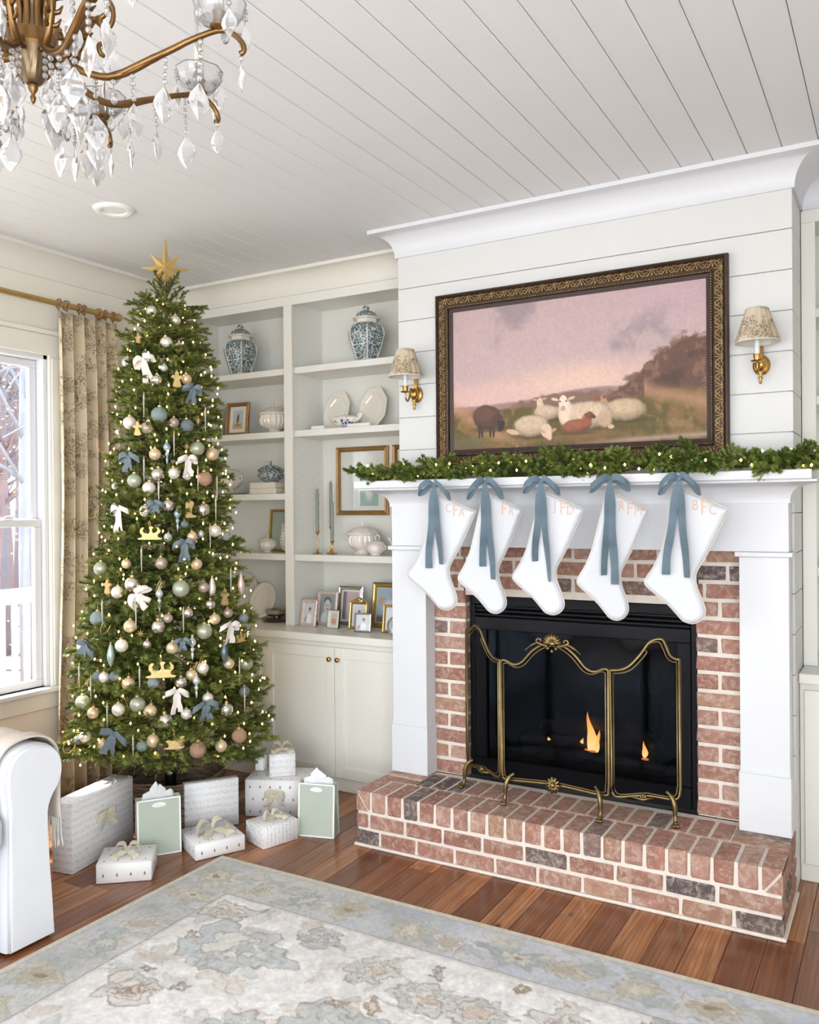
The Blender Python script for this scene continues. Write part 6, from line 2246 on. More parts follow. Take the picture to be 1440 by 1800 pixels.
def gift_bag(bl, br, depth, h, label, lean=.06):
    bl, br = Vector(bl), Vector(br)
    u = br - bl
    W = u.length
    u.normalize()
    v = Vector((-u.y, u.x))
    c = bl + u * W / 2 + v * depth / 2
    t = thing('gift_bag', label, 'gift bag', (c.x, c.y, .001), math.atan2(u.y, u.x), 'sage green gift bags')
    w, d = W / 2, depth / 2
    m = MB()
    th = .002
    tp = .55
    def P(x, y, z):
        f = z / h
        return (x, y * (1 - (1 - tp) * f), z)
    for y in (-d, d):
        m.add([P(-w, y, 0), P(w, y, 0), P(w, y, h), P(-w, y, h), P(-w, y * .95, 0), P(w, y * .95, 0), P(w, y * .95, h), P(-w, y * .95, h)], [(0, 1, 2, 3), (7, 6, 5, 4), (0, 4, 5, 1), (3, 2, 6, 7), (1, 5, 6, 2), (0, 3, 7, 4)])
    for x in (-w, w):
        q = x * .97
        m.add([P(x, -d, 0), P(x, d, 0), P(q - (.012 if x > 0 else -.012), 0, h * .98), P(x, d, h), P(x, -d, h)], [(0, 1, 2), (1, 3, 2), (3, 4, 2), (4, 0, 2)])
    m.add([(-w, -d, .001), (w, -d, .001), (w, d, .001), (-w, d, .001)], [(3, 2, 1, 0)])
    body = m.build('bag_body', SAGE, t)
    e = MB()
    bwid = .0075
    for y, s in ((-d, -1), (d, 1)):
        def bar(x0, x1, z0, z1):
            e.add([tuple(Vector(P(a, y, b)) + Vector((0, s * .0009, 0))) for a, b in ((x0, z0), (x1, z0), (x1, z1), (x0, z1))], [(0, 1, 2, 3)])
        bar(-w, w, 0, bwid)
        bar(-w, w, h - bwid, h)
        bar(-w, -w + bwid, 0, h)
        bar(w - bwid, w, 0, h)
    for x in (-w, w):
        for y in (-d, d):
            e.strip([P(x * 1.004, y * .93, .0), P(x * 1.004, y * .93, h)], (0, 1, 0), .006, .0008)
    e.build('white_border', CARDW, body)
    hz = h - .03
    y0 = -d * (1 - (1 - tp) * hz / h)
    n = 20
    V = [(.033 * math.cos(2 * PI * k / n), y0 - .0035 - .002 * math.cos(4 * PI * k / n), hz + .012 * math.sin(2 * PI * k / n)) for k in range(n)]
    MB().add(V + [(a, b + .003, c_) for a, b, c_ in V], [tuple(range(n)), tuple(reversed(range(n, 2 * n)))] + [(k, k + n, (k + 1) % n + n, (k + 1) % n) for k in range(n)]).build('ribbon_handle', CARDW, t)
    m = MB()
    rs = random.Random(int(h * 1000) + int(W * 1000))
    for k in range(4):
        x = -w * .42 + .84 * w * k / 3
        y = rs.uniform(-.25, .25) * d
        hgt = (.038, .075, .062, .03)[k]
        q = (.04, .034, .03, .04)[k]
        an = rs.uniform(-.5, .5)
        V = [(x - q, y - .004, h - .04), (x + q, y + .006, h - .04), (x + q * .8, y + .012, h + hgt * .5), (x + q * .2 + an * .03, y, h + hgt), (x - q * .7, y - .012, h + hgt * .6)]
        m.add(V + [(a, b + .0015, c_) for a, b, c_ in V], [(0, 1, 2, 3, 4), (9, 8, 7, 6, 5)] + [(i, i + 5, (i + 1) % 5 + 5, (i + 1) % 5) for i in range(5)])
    m.build('tissue_paper', WHITEP, t)
    return t
gift_bag((-3.172, 2.862), (-3.052, 3.028), .09, .268, 'sage green gift bag with white tissue between two presents, left of two')
gift_bag((-2.680, 3.465), (-2.493, 3.517), .085, .266, 'sage green gift bag with white tissue closest to the hearth')

# ================================================================== rug
def rug_pic():
    RX, RY, CE = 3.05, 2.44, .0060
    W, H = int(RX / CE), int(RY / CE)
    p = Pic(H, W, (214, 206, 194))
    X = p.u * RX                    # from the left edge
    Yv = p.v * RY                   # from the edge nearest the fire
    n1 = fbm(H, W, 90, 5, 4)
    n2 = fbm(H, W, 26, 6, 3)
    n3 = fbm(H, W, 7, 7, 3)
    wx = X + (n2 - .5) * .10 + (n3 - .5) * .034
    wy = Yv + (fbm(H, W, 26, 16, 3) - .5) * .10 + (fbm(H, W, 7, 27, 3) - .5) * .034
    ed = np.minimum(np.minimum(X, RX - X), np.minimum(Yv, RY - Yv))
    BW = .295
    bord = ed < BW
    bc = np.zeros((H, W, 3)) + np.array((203, 202, 199))
    bc = bc + ((n1 - .5) * 44)[..., None] * np.array((.9, .8, .6)) + ((n2 - .5) * 30)[..., None]
    cool = sm(.3, 1.6, X)[..., None]
    bc = bc + cool * np.array((-4, -1, 8))
    fc_ = np.zeros((H, W, 3)) + np.array((232, 229, 226)) + ((n1 - .5) * 34)[..., None] * np.array((.8, .9, 1.0)) + ((n3 - .5) * 34)[..., None]
    p.c = np.where(bord[..., None], bc, fc_)
    pn = fbm(H, W, 5, 33, 2)

    def flower(cx, cy, r, pet, col, out, inner=None, dep=.22, ph=0.0, asp=1.0, al=.6, mask=None, la=.5):
        k = int(r * 2.4 / CE) + 14
        ix, iy = int(cx / CE), int(cy / CE)
        x0, x1, y0, y1 = max(0, ix - k), min(W, ix + k), max(0, iy - k), min(H, iy + k)
        if x1 - x0 < 2 or y1 - y0 < 2:
            return
        sl = (slice(y0, y1), slice(x0, x1))
        dx, dy = (wx[sl] - cx) / asp, wy[sl] - cy
        rr = np.hypot(dx, dy)
        th = np.arctan2(dy, dx)
        R_ = r * (1 + dep * np.cos(pet * th + ph) + .10 * np.cos((pet * 2 + 1) * th + ph * 2) + .12 * np.cos(2 * th + ph))
        mk = mask[sl] if mask is not None else 1.0
        fuzz = .6 + .7 * pn[sl]

        def put_(m, c_):
            m = m[..., None]
            p.c[sl] = p.c[sl] * (1 - m) + np.array(c_) * m
        put_((1 - sm(-.006, .006, rr - R_)) * al * mk * fuzz.clip(0, 1.1), col)
        put_(np.exp(-((rr - R_) / .0042) ** 2) * la * mk * fuzz.clip(0, 1), out)
        if inner is not None:
            R2 = R_ * .58
            put_((1 - sm(-.006, .006, rr - R2)) * al * mk, inner)
            put_(np.exp(-((rr - R2) / .0036) ** 2) * la * .8 * mk, out)
    rs = np.random.RandomState(12)
    fm = (~bord).astype(float)
    bm_ = (bord & (ed > .034)).astype(float)
    mid = .165
    seq = [(mid + i * .235, mid) for i in range(12)] + [(mid + i * .235, RY - mid) for i in range(12)] + [(mid, mid + i * .235) for i in range(1, 9)] + [(RX - mid, mid + i * .235) for i in range(1, 9)]
    for i, (cx, cy) in enumerate(seq):
        cx, cy = cx + rs.uniform(-.03, .03), cy + rs.uniform(-.03, .03)
        c = [(204, 196, 176), (214, 210, 202), (168, 178, 178), (200, 192, 176)][i % 4]
        flower(cx, cy, .058 + .018 * (i % 3 == 0), 6 + i % 3, c, (158, 148, 132), (216, 210, 196) if i % 2 == 0 else (188, 176, 156), .22, i, rs.uniform(.8, 1.4), .8, bm_, .65)
        if i % 3 == 0:
            flower(cx, cy, .013, 4, (158, 136, 104), (124, 106, 84), None, .2, 0, 1, .8, bm_)
        for q in range(9):
            a = rs.rand() * 6.28
            d = rs.uniform(.07, .15)
            flower(cx + d * math.cos(a), cy + d * math.sin(a), rs.uniform(.014, .034), rs.randint(2, 5), [(172, 182, 182), (206, 200, 188), (178, 182, 172), (212, 208, 198)][q % 4], (164, 154, 142), None, .3, a, rs.uniform(.5, 1.9), .5, bm_, .3)
    pal = [(.64, .62, .155, 5, 1.25), (1.18, .50, .095, 6, 1.0), (.98, 1.06, .13, 5, 1.0), (.50, 1.02, .085, 4, 1.3), (1.27, .88, .15, 5, 1.2), (.62, 1.42, .14, 6, 1.0), (1.1, 1.5, .15, 5, 1.0), (.42, .42, .08, 4, 1.4), (.88, .40, .07, 5, 1.2), (1.44, .56, .1, 6, 1.0), (.40, 1.75, .1, 6, 1.1), (.9, 1.9, .14, 5, 1.2), (1.4, 1.85, .11, 6, 1.0), (1.5, 1.22, .19, 7, 1.1)]
    for i in range(170):
        x, y = rs.uniform(.32, RX - .32), rs.uniform(.32, RY - .32)
        flower(x, y, rs.uniform(.018, .055), rs.randint(2, 6), [(198, 200, 198), (212, 202, 190), (228, 224, 218), (188, 194, 194), (206, 192, 178)][i % 5], (168, 152, 142), None, .3, rs.rand() * 6, rs.uniform(.45, 2.0), .55, fm, .35)
    for i, (cx, cy, r, pt, asp) in enumerate(pal):
        for s in ((0, 1) if abs(cx - RX / 2) > .05 else (0,)):
            x = cx if s == 0 else RX - cx
            sg = 1 if s == 0 else -1
            col = [(184, 190, 190), (210, 205, 199), (188, 193, 191), (214, 206, 197)][i % 4]
            flower(x, cy, r, pt, col, (142, 132, 126), (224, 219, 212), .18, i * 1.3 * sg, asp, .74, fm, .75)
            flower(x + r * .1 * sg, cy, r * .36, 5, [(168, 180, 184), (204, 186, 170)][i % 2], (142, 118, 106), None, .3, i, 1, .7, fm, .6)
            for q in range(3):
                a = 1.1 * q + i
                flower(x + sg * r * .8 * math.cos(a), cy + r * .8 * math.sin(a), r * .24, 4, (196, 200, 198), (146, 134, 126), None, .3, a, 1.3, .6, fm, .45)
    for i in range(46):
        x, y = rs.uniform(.34, RX - .34), rs.uniform(.34, RY - .34)
        flower(x, y, rs.uniform(.012, .024), 4, [(196, 178, 158), (172, 182, 186), (204, 190, 170)][i % 3], (134, 112, 98), (226, 220, 210), .3, rs.rand() * 6, 1.2, .8, fm, .75)
    for (f, a, o_, hgt) in ((9, .09, .1, .52), (7, .12, 1.4, .78), (6, .12, 2.2, 1.05), (8, .1, 3.0, 1.35), (6, .12, .6, 1.62), (9, .09, 1.9, 1.95)):
        yv = hgt + a * np.sin(f * wx + o_)
        p.lay(np.exp(-((wy - yv) / .0036) ** 2) * fm * .42 * sm(.3, .6, n2), (152, 138, 128))
    for d, w_, col, al in ((BW, .0042, (146, 132, 122), .6), (BW + .014, .0026, (170, 156, 142), .35)):
        p.lay(np.exp(-((ed + (n3 - .5) * .004 - d) / w_) ** 2) * al, col)
    p.lay((ed < .026).astype(float), (216, 208, 192))
    p.lay(np.exp(-((ed - .031) / .003) ** 2) * .35, (150, 144, 130))
    p.c = np.clip(p.c * (1 + .13 * (fbm(H, W, 2.0, 91, 2) - .5))[..., None], 0, 255)
    return p
RX0, RY1 = -2.825, 3.065
rug = thing('area_rug', 'pale blue and cream floral wool rug with grey border in front of the hearth', 'rug', (RX0 + 1.525, RY1 - 1.22, .0005))
rp = rug_pic()
me = picture_mesh('rug_pile', rp, -1.525, 1.525, -1.22, 1.22, RUGM)
_co = np.zeros(len(me.vertices) * 3, dtype=np.float32)
me.vertices.foreach_get('co', _co)
_co = _co.reshape(-1, 3)
_new = _co.copy()
_new[:, 1] = _co[:, 2]
_new[:, 2] = .0125 + .0008 * np.sin(_co[:, 0] * 31) * np.sin(_co[:, 2] * 29)
me.vertices.foreach_set('co', _new.ravel())
me.update()
put('rug_pile', me, rug)
bind = simple('cream_rug_binding', srgb(214, 204, 186), .95, nz=.08, nscale=200)
box(-1.524, 1.524, -1.219, 1.219, 0, .011).build('backing', bind, rug)
MB().tube([(-1.526, -1.221, .0065), (1.526, -1.221, .0065), (1.526, 1.221, .0065), (-1.526, 1.221, .0065)], .0065, 8, closed=True).build('bound_edge', bind, rug, smooth='all')

# ================================================================== slipcovered sofa
sofa = thing('slipcovered_sofa', 'white slipcovered roll-arm sofa at the left edge of the picture', 'sofa', (-3.36, 1.2, .001))
SO = sofa.location.copy()
ARM = [(2.19, .012), (2.172, .25), (2.163, .40), (2.162, .50), (2.182, .553), (2.218, .60), (2.234, .65), (2.226, .705), (2.192, .745), (2.14, .764), (2.08, .768), (2.025, .752), (1.99, .71), (1.982, .64), (1.99, .55), (1.99, .30), (1.985, .012)]
arm2 = spl2(ARM[:-2], 4) + ARM[-2:]
def arm_mb(mirror=None):
    pol = arm2 if mirror is None else [(mirror - a, b) for a, b in arm2]
    xs = [-3.86, -3.84, -2.925, -2.903]
    pth = []
    V, F = [], []
    n = len(pol)
    cy = sum(a for a, b in pol) / n
    cz = .5
    for i, x in enumerate(xs):
        k = .975 if i in (0, 3) else 1
        for a, b in pol:
            V.append((x - SO.x, cy + (a - cy) * k - SO.y, (cz + (b - cz) * (k if b > .1 else 1)) - SO.z))
    for i in range(3):
        for k in range(n):
            F.append((i * n + k, i * n + (k + 1) % n, (i + 1) * n + (k + 1) % n, (i + 1) * n + k))
    F += [tuple(range(n)), tuple(reversed(range(3 * n, 4 * n)))]
    return MB().add(V, F), pol, cy
for mir, nm in ((None, 'arm'), (2.4, 'arm')):
    m, pol, cy = arm_mb(mir)
    ao = m.build('arm', SLIP, sofa, smooth=40)
    ins_ = [(cy + (a - cy) * .90, .5 + (b - .5) * (.955 if b > .1 else 1)) for a, b in pol]
    n = len(ins_)
    V = [(-2.902 - SO.x, a - SO.y, b - SO.z) for a, b in ins_] + [(-2.886 - SO.x, cy + (a - cy) * .985 - SO.y, (.5 + (b - .5) * .992) - SO.z) for a, b in ins_]
    MB().add(V, [tuple(range(n, 2 * n))] + [(k, k + n, (k + 1) % n + n, (k + 1) % n) for k in range(n)]).build('front_panel', SLIP, ao, smooth=40)
    MB().tube([(-2.897 - SO.x, a - SO.y, b - SO.z) for a, b in ins_], .0052, 6).build('welt', SLIP, ao, smooth='all')
def sbx(x0, x1, y0, y1, z0, z1, c):
    return box(x0 - SO.x, x1 - SO.x, y0 - SO.y, y1 - SO.y, z0 - SO.z, z1 - SO.z, c=c)
sbx(-3.84, -2.93, .41, 1.985, .03, .40, .02).build('seat_base', SLIP, sofa, smooth=30)
for a, b in ((.43, 1.19), (1.20, 1.978)):
    o = sbx(-3.62, -2.872, a, b, .40, .545, .03).build('seat_cushion', SLIP, sofa, smooth=50)
    md = o.modifiers.new('round', 'BEVEL')
    md.width, md.segments = .03, 3
sbx(-3.86, -3.62, .41, 1.985, .30, .92, .05).build('backrest', SLIP, sofa, smooth=50)
thr = thing('throw_blanket', 'beige throw with cream fringe draped over the sofa arm', 'blanket', (-3.14, 2.1, .43))
TO = thr.location.copy()
over = [(1.974, .47), (1.970, .56), (1.968, .64), (1.976, .715), (2.016, .766), (2.08, .783), (2.145, .779), (2.203, .757), (2.238, .712), (2.249, .65), (2.248, .58), (2.246, .50), (2.25, .432)]
pts = [(0, a - TO.y, b - TO.z) for a, b in spl2(over, 4)]
# folded cloth with soft waves across its width
V, F = [], []
nx = 25
for j, (a, b) in enumerate(spl2(over, 4)):
    for i in range(nx):
        f = i / (nx - 1)
        x = -.215 + .43 * f
        wv_ = .006 * math.sin(f * 14 + j * .1) + .0035 * math.sin(f * 31)
        V.append((x, a - TO.y + (wv_ if j > 24 else 0), b - TO.z + (abs(wv_) if 12 < j <= 34 else 0) - (.0 if j < len(over) * 4 - 6 else 0)))
m_ = len(V) // nx
for j in range(m_ - 1):
    for i in range(nx - 1):
        F.append((j * nx + i, j * nx + i + 1, (j + 1) * nx + i + 1, (j + 1) * nx + i))
o = MB().add(V, F).build('cloth', THROW, thr, smooth='all')
md = o.modifiers.new('thickness', 'SOLIDIFY')
md.thickness = .007
md.offset = 1
m = MB()
random.seed(3)
for i in range(44):
    f = i / 43
    x = -.213 + .426 * f
    wv_ = .006 * math.sin(f * 14 + 4.8) + .0035 * math.sin(f * 31)
    y = 2.25 - TO.y + wv_
    m.tube(spline([(x, y, .006), (x + random.uniform(-.004, .004), y + random.uniform(-.002, .004), -.05), (x + random.uniform(-.009, .009), y + random.uniform(-.004, .008), -random.uniform(.10, .12))], 3), [.0026] * 5 + [.0034, .0024], 5)
fr = m.build('fringe', FRINGE, thr, smooth='all')
fr['kind'] = 'stuff'

# ================================================================== chandelier
cx_, cy_ = -1.476, 1.086
ch = thing('crystal_chandelier', 'antique gold chandelier hung with crystal drops and glass candle cups', 'chandelier', (cx_, cy_, 2.46))
CZ = 2.46
MB().lathe([(.0001, 2.460 - CZ), (.004, 2.466 - CZ), (.006, 2.474 - CZ), (.003, 2.48 - CZ), (.009, 2.49 - CZ), (.010, 2.498 - CZ), (.007, 2.503 - CZ)], 14).build('finial', BRONZE, ch, smooth=60)
MB().lathe([(.012, 2.500 - CZ), (.018, 2.505 - CZ), (.024, 2.525 - CZ), (.036, 2.548 - CZ), (.044, 2.562 - CZ)], 32, rib=.03, ribs=16).build('fluted_bowl', simple('dark_pewter_bronze', srgb(112, 96, 74), .35, 1.0, nz=.15), ch, smooth=40)
MB().lathe([(.044, 2.562 - CZ), (.047, 2.567 - CZ), (.045, 2.572 - CZ), (.047, 2.59 - CZ), (.045, 2.595 - CZ), (.028, 2.60 - CZ)], 32).build('hub_band', BRONZE, ch, smooth=40)
MB().lathe([(.028, 2.598 - CZ), (.024, 2.61 - CZ), (.020, 2.645 - CZ), (.024, 2.66 - CZ), (.034, 2.70 - CZ), (.022, 2.74 - CZ), (.014, 2.80 - CZ), (.010, 2.84 - CZ), (.012, 2.86 - CZ), (.0001, 2.862 - CZ)], 24).build('stem', simple('dark_pewter_stem', srgb(112, 98, 78), .35, 1.0, nz=.15), ch, smooth=40)
m = MB()
for i in range(7):
    zc_ = 2.872 + i * .034
    a = (i % 2) * PI / 2
    m.tube([(.009 * math.cos(q * PI / 6) * math.cos(a), .009 * math.cos(q * PI / 6) * math.sin(a), zc_ - CZ + .02 * math.sin(q * PI / 6)) for q in range(12)], .0026, 5, closed=True)
m.build('chain', BRONZE, ch, smooth='all')
MB().lathe([(.06, 3.149 - CZ), (.058, 3.14 - CZ), (.03, 3.125 - CZ), (.012, 3.115 - CZ), (.0001, 3.113 - CZ)][::-1], 24).build('ceiling_canopy', BRONZE, ch, smooth=50)
armp = spl2([(.026, 2.595), (.038, 2.575), (.056, 2.554), (.084, 2.532), (.112, 2.519), (.151, 2.512), (.195, 2.524), (.241, 2.548), (.28, 2.566), (.3136, 2.582), (.364, 2.599), (.392, 2.594), (.412, 2.576), (.4166, 2.559), (.408, 2.552)], 3)
scrp = spl2([(.034, 2.705), (.023, 2.64), (.027, 2.585), (.048, 2.552), (.074, 2.562), (.093, 2.60), (.104, 2.648), (.12, 2.675), (.145, 2.667), (.160, 2.638), (.154, 2.612), (.138, 2.610), (.134, 2.626), (.144, 2.634)], 4)
def radial(pr, a):
    return [(r * math.cos(a), r * math.sin(a), z_ - CZ) for r, z_ in pr]
# crystal drop meshes
def kite(hh, w, th):
    m = MB()
    prof = [(0.0, 0.06), (.12, .35), (.34, .85), (.52, 1.0), (.72, .72), (.88, .38), (1.0, .05)]
    n = 10
    V, F = [], []
    for tt, rr in prof:
        for k in range(n):
            a = 2 * PI * k / n
            sx_ = math.copysign(abs(math.cos(a)) ** .9, math.cos(a))
            V.append((w / 2 * rr * sx_, th / 2 * rr * math.sin(a) * (1.0 if k % 2 else .72), -hh * tt))
    for i in range(len(prof) - 1):
        for k in range(n):
            F.append((i * n + k, i * n + (k + 1) % n, (i + 1) * n + (k + 1) % n, (i + 1) * n + k))
    F += [tuple(reversed(range(n))), tuple((len(prof) - 1) * n + k for k in range(n))]
    return m.add(V, F)
KB = kite(.072, .046, .016).mesh('crystal', GLASS)
KM = kite(.056, .032, .013).mesh('crystal', GLASS)
KT = MB().lathe([(.0001, -.034), (.005, -.030), (.0085, -.022), (.008, -.014), (.003, -.004), (.0008, 0)], 8).mesh('crystal', GLASS)
BEADS = {}
def bead_mesh(n):
    if n not in BEADS:
        m = MB()
        for i in range(n):
            m.lathe([(.0001, -.014 * (i + 1) + .0015), (.0045, -.014 * (i + 1) + .004), (.0055, -.014 * i - .007), (.0045, -.014 * i - .003), (.0001, -.014 * i - .0005)], 8)
        BEADS[n] = m.mesh('bead_strand', GLASS)
    return BEADS[n]
WLINK = {}
random.seed(19)
def drop(r, zt_, a, nbead, kd, parent, jitter=.0):
    x, y = r * math.cos(a), r * math.sin(a)
    o = put('crystal', {'B': KB, 'M': KM, 'T': KT}[kd], parent, loc=(x, y, zt_ - CZ - .014 * nbead - .004), rot=(random.uniform(-.05, .05), random.uniform(-.05, .05), random.uniform(0, PI)))
    if nbead:
        put('bead_strand', bead_mesh(nbead), o, loc=(0, 0, .014 * nbead + .003))
    MB().tube([(0, 0, -.002), (0, 0, .014 * nbead + .006)], .0006, 4).build('wire_link', BRONZE, o)
CUPZ = 2.607
yaw0 = YAW
for k in range(8):
    a = YAW + math.radians(-1 + 45 * k)
    arm = MB().tube(radial(armp, a), [.0055 + .0018 * math.sin(min(1, i / 30) * PI) for i in range(len(armp))], 8).build('arm', BRONZE, ch, smooth='all')
    leaf = radial([(.14, 2.5135), (.18, 2.5195), (.24, 2.5475), (.30, 2.576)], a)
    MB().tube(leaf, [.004, .0088, .0088, .003], 8, flat=.8).build('acanthus_sleeve', BRONZE, arm, smooth='all')
    sc_ = MB().tube(radial(scrp, a), [.0062] * 12 + [.0072] * 12 + [.0062] * 12 + [.0048] * (len(scrp) - 36), 8).build('scroll', BRONZE, ch, smooth='all')
    m = MB()
    for q in range(5):
        f = q / 4
        base = scrp[18 + q * 2]
        for s in (-1, 1):
            p0 = Vector((base[0] * math.cos(a), base[0] * math.sin(a), base[1] - CZ))
            sd = Vector((-math.sin(a), math.cos(a), 0)) * s
            m.tube([p0, p0 + sd * .012 + Vector((.008 * math.cos(a), .008 * math.sin(a), .004)), p0 + sd * .016 + Vector((.016 * math.cos(a), .016 * math.sin(a), .014))], [.005, .0045, .0012], 6)
    m.build('scroll_leaf', BRONZE, sc_, smooth='all')
    px, py = .368 * math.cos(a), .368 * math.sin(a)
    cup = MB().lathe([(.012, CUPZ - CZ - .002), (.03, CUPZ - CZ + .004), (.045, CUPZ - CZ + .02), (.050, CUPZ - CZ + .040), (.052, CUPZ - CZ + .048), (.049, CUPZ - CZ + .047), (.043, CUPZ - CZ + .022), (.028, CUPZ - CZ + .008), (.012, CUPZ - CZ + .004)], 36, (px, py, 0), rib=.035, ribs=9).build('glass_bobeche', GLASS, ch, smooth=50)
    MB().lathe([(.004, CUPZ - CZ - .010), (.016, CUPZ - CZ - .004), (.018, CUPZ - CZ), (.012, CUPZ - CZ + .003), (.011, CUPZ - CZ + .022), (.014, CUPZ - CZ + .026)], 16, (px, py, 0)).build('cup_collar', BRONZE, cup, smooth=50)
    MB().lathe([(.0105, CUPZ - CZ + .022), (.0105, CUPZ - CZ + .105), (.004, CUPZ - CZ + .107)], 12, (px, py, 0)).build('candle_sleeve', IVORY, ch, smooth=50)
    MB().lathe([(.004, CUPZ - CZ + .107), (.012, CUPZ - CZ + .125), (.010, CUPZ - CZ + .145), (.0001, CUPZ - CZ + .165)], 12, (px, py, 0)).build('candle_bulb', GLASS, ch, smooth='all')
    # drops under the arm
    for r, zz, nb_, kd in ((.06, 2.545, 4, 'M'), (.09, 2.525, 3, 'B'), (.125, 2.511, 5, 'B'), (.16, 2.508, 1, 'T'), (.20, 2.518, 4, 'B'), (.26, 2.55, 4, 'B'), (.33, 2.582, 6, 'B'), (.41, 2.552, 1, 'M')):
        drop(r, zz, a + random.uniform(-.02, .02), nb_, kd, ch)
    for q in range(5):
        b = a + q * 2 * PI / 5 + .3
        x, y = px + .05 * math.cos(b), py + .05 * math.sin(b)
        drop(math.hypot(x, y), CUPZ + .043, math.atan2(y, x), 1 if q % 2 else 2, 'T' if q % 2 else 'M', ch)
    drop(.155, 2.607, a + .1, 2, 'B', ch)

# ================================================================== curtain, rod and rings
rod = thing('curtain_rod', 'brushed gold curtain rod with rounded end above the window', 'curtain rod', (-4.2, 3.2, 2.858))
MB().tube([(0, -1.9, -.008), (0, .445, 0)], .0165, 14).build('pole', GOLDROD, rod, smooth=50)
MB().lathe([(.018, 0), (.024, .004), (.024, .012), (.018, .016), (.022, .022), (.026, .034), (.022, .046), (.0001, .052)], 16).xf(Matrix.Translation((0, .443, 0)) @ Matrix.Rotation(-PI / 2, 4, 'X')).build('finial', GOLDROD, rod, smooth=50)
for yy in (.40, -1.75):
    MB().tube([(-.098, yy, -.006), (0, yy, -.006)], .009, 8).box(-.0985, -.09, yy - .02, yy + .02, -.036, .03, c=.003).build('bracket', GOLDROD, rod, smooth=50)
cur = thing('toile_curtain', 'cream and brown toile curtain panel hanging beside the window', 'curtain', (-4.2, 3.45, .004))
V, F = [], []
nu, nv = 190, 46
rs = np.random.RandomState(4)
for j in range(nv):
    f = j / (nv - 1)
    z_ = 2.812 * (1 - f)
    pin = math.exp(-f * 9)
    for i in range(nu):
        u = i / (nu - 1)
        ph = u * 2 * PI * 5.5
        amp = .036 * (1 - .45 * pin)
        fold = math.sin(ph + .5 * math.sin(3 * u + 2.2 * f)) + .30 * math.sin(2.3 * ph + 1.5 * f) * (1 - pin)
        y_ = -.215 + .435 * u + .012 * math.cos(ph * 1.0 + 1) - .05 * (1 - u) * sm(.3, 1, np.array(f)) + .0
        V.append((amp * fold, y_, z_))
for j in range(nv - 1):
    for i in range(nu - 1):
        F.append((j * nu + i, (j + 1) * nu + i, (j + 1) * nu + i + 1, j * nu + i + 1))
o = MB().add(V, F).build('drapery', TOILE, cur, smooth='all')
md = o.modifiers.new('thickness', 'SOLIDIFY')
md.thickness = .0022
ringm = MB().tube([(.026 * math.cos(q * PI / 12), 0, .026 * math.sin(q * PI / 12)) for q in range(24)], .0042, 7, closed=True)
ringm.ball((0, 0, -.033), .006, 8, 6)
ringm = ringm.mesh('curtain_ring', simple('rose_bronze_ring', srgb(158, 118, 88), .4, .6), 'all')
for i, yy in enumerate((-.205, -.155, -.065, -.03, .075, .125, .185)):
    r = put('curtain_ring', ringm, None, loc=(-4.2, 3.45 + yy, 2.857), rot=(0, .1 * (-1) ** i, .25 * math.sin(i * 2)))
    tag(r, ['bronze curtain ring nearest the window glass', 'second bronze curtain ring from the window', 'third bronze curtain ring from the window', 'middle bronze curtain ring of the seven', 'third bronze curtain ring from the rod end', 'second bronze curtain ring from the rod end', 'bronze curtain ring beside the rod end cap'][i], 'curtain ring', 'rings along the curtain rod')

# ================================================================== ceiling disc
t = thing('recessed_ceiling_light', 'round white recessed light trim in the plank ceiling', 'ceiling light', (-3.36, 2.92, ZC - .0185))
MB().lathe([(.055, .018), (.058, .006), (.07, .001), (.095, .006), (.102, .0175), (.09, .0178)], 40).build('trim_ring', LIGHTW, t, smooth=50)
MB().lathe([(.0001, .008), (.03, .008), (.056, .012), (.057, .0175)], 32).build('lens', LIGHTW, t, smooth=50)

# ================================================================== outdoors, seen through the window
random.seed(91)
gm = simple('leafy_winter_ground', srgb(150, 132, 124), .95, nz=.2, nscale=2)
g_ = box(-60, -4.6, -30, 60, -1.1, -.8).build('ground', gm)
struct(g_)
deckm = simple('painted_porch_deck', srgb(214, 212, 208), .7, nz=.05)
d_ = struct(box(-6.45, -4.43, -4, 8, -.35, -.04).build('porch_floor', deckm))
RAILM = simple('white_porch_paint', srgb(246, 246, 246), .5)
rail = thing('porch_railing', 'white porch railing with square balusters outside the window', 'railing', (-6.3, 3.5, -.038))
box(-.045, .045, -4, 4, .95, 1.07, c=.006).build('top_rail', RAILM, rail)
box(-.03, .03, -4, 4, .10, .17, c=.006).build('bottom_rail', RAILM, rail)
bmsh = box(-.018, .018, -.02, .02, .17, .95, c=.003).mesh('baluster', RAILM)
for i in range(70):
    put('baluster', bmsh, rail, loc=(0, -3.9 + i * .112, 0))
for yy in (-2.2, 2.6):
    box(-.06, .06, yy - .06, yy + .06, 0, 1.16, c=.006).build('post', RAILM, rail)
BK = [simple('haze_pale_bark_%s' % n_, srgb(*c_), .95, nz=.08, nscale=3) for n_, c_ in (('grey', (150, 147, 160)), ('blue', (170, 178, 194)), ('rose', (166, 148, 152)))]  # haze and overexposure are put into these pale bark colours
tid = 0
LBL = ['slender bare tree outside, nearest the window frame', 'bare tree outside with a bluish trunk at the window centre', 'bare rosy-grey tree outside near the picture edge']
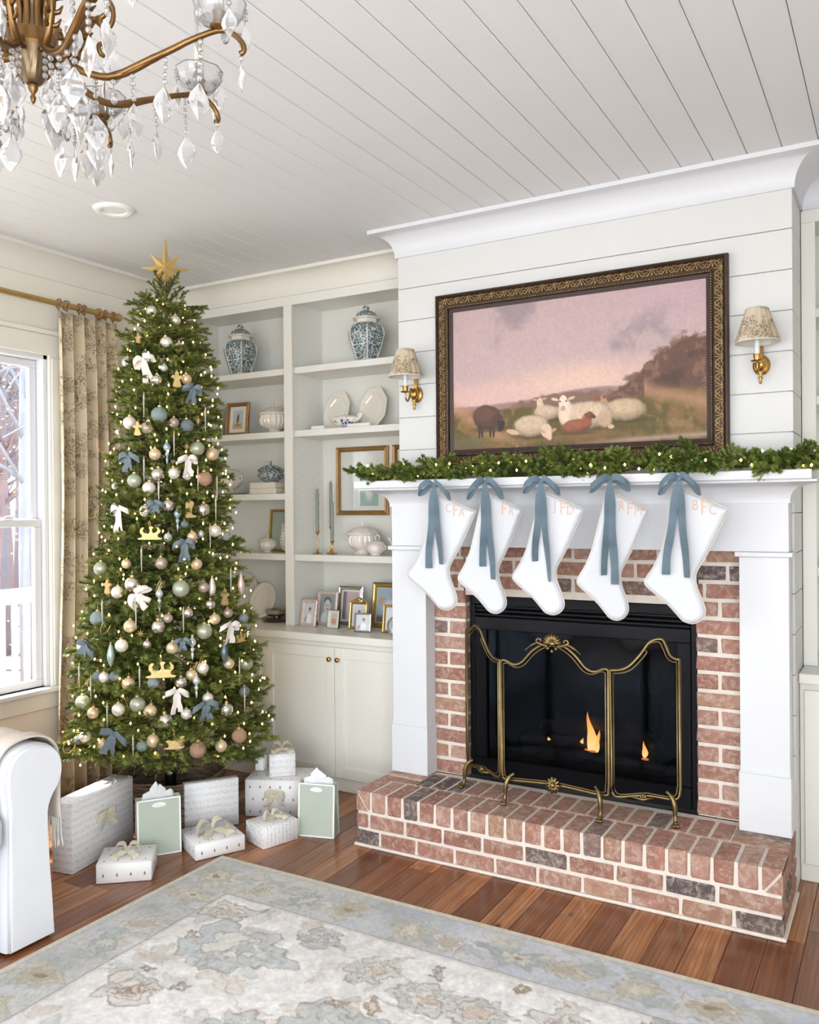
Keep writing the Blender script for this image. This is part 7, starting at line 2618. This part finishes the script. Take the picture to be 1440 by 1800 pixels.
def bare_tree(x, y, h, r, mat, label, nbr=26, seed=0):
    rs = random.Random(seed)
    t = thing('bare_tree', label, 'tree', (x, y, -.81), 0, 'bare winter trees outside the window')
    tp = [(rs.uniform(-.05, .05) * q, rs.uniform(-.05, .05) * q, h * q / 6) for q in range(7)]
    MB().tube(tp, [r * (1 - .14 * q) for q in range(7)], 8).build('trunk', mat, t, smooth='all')
    m = MB()
    for i in range(nbr):
        f = rs.uniform(.25, .98)
        p0 = Vector((0, 0, h * f)) + Vector(tp[min(6, int(f * 6))]) * Vector((1, 1, 0))
        a = rs.uniform(0, 2 * PI)
        L = h * rs.uniform(.16, .34) * (1.15 - f)
        d = Vector((math.cos(a), math.sin(a), rs.uniform(.5, 1.3))).normalized()
        p1 = p0 + d * L * .5
        p2 = p0 + d * L + Vector((0, 0, L * .2))
        rr = r * .34 * (1.1 - f) + .008
        m.tube([p0, p1, p2], [rr, rr * .6, rr * .2], 5)
        for q in range(4):
            s = p0.lerp(p2, rs.uniform(.3, .9))
            e = s + Vector((rs.uniform(-1, 1), rs.uniform(-1, 1), rs.uniform(.1, 1))) * L * .4
            m.tube([s, s.lerp(e, .5) + Vector((0, 0, .03)), e], [rr * .4, rr * .3, .003], 4)
    m.build('branches', mat, t, smooth='all')
TRS = [(-11.0, 7.9, 11, .085, 1, 'bare tree with bluish trunk just beyond the porch railing'), (-13.5, 9.2, 12, .17, 0, 'grey bare tree standing in the middle of the window view'), (-12.2, 8.3, 9, .08, 2, 'thin rosy sapling beside the bluish tree outside'), (-16, 11.6, 13, .2, 1, 'tall pale blue tree behind the window sash'), (-17.5, 11.2, 12, .14, 2, 'rosy bare tree at the left of the window view'), (-20, 14.2, 14, .2, 0, 'large grey bare tree far behind the railing'), (-22, 14.2, 13, .17, 1, 'distant bluish bare tree at the picture edge'), (-15, 10.0, 8, .07, 0, 'thin grey sapling far outside the window'), (-19, 13.2, 10, .1, 2, 'distant thin rosy tree outside the window'), (-25, 17.8, 14, .2, 2, 'farthest rosy bare tree at the right of the window view'), (-24, 16.2, 15, .22, 0, 'farthest grey bare tree at the centre of the window view')]
for i, (x, y, h, r, c, lb) in enumerate(TRS):
    bare_tree(x, y, h, r, BK[c], lb, 52, i)
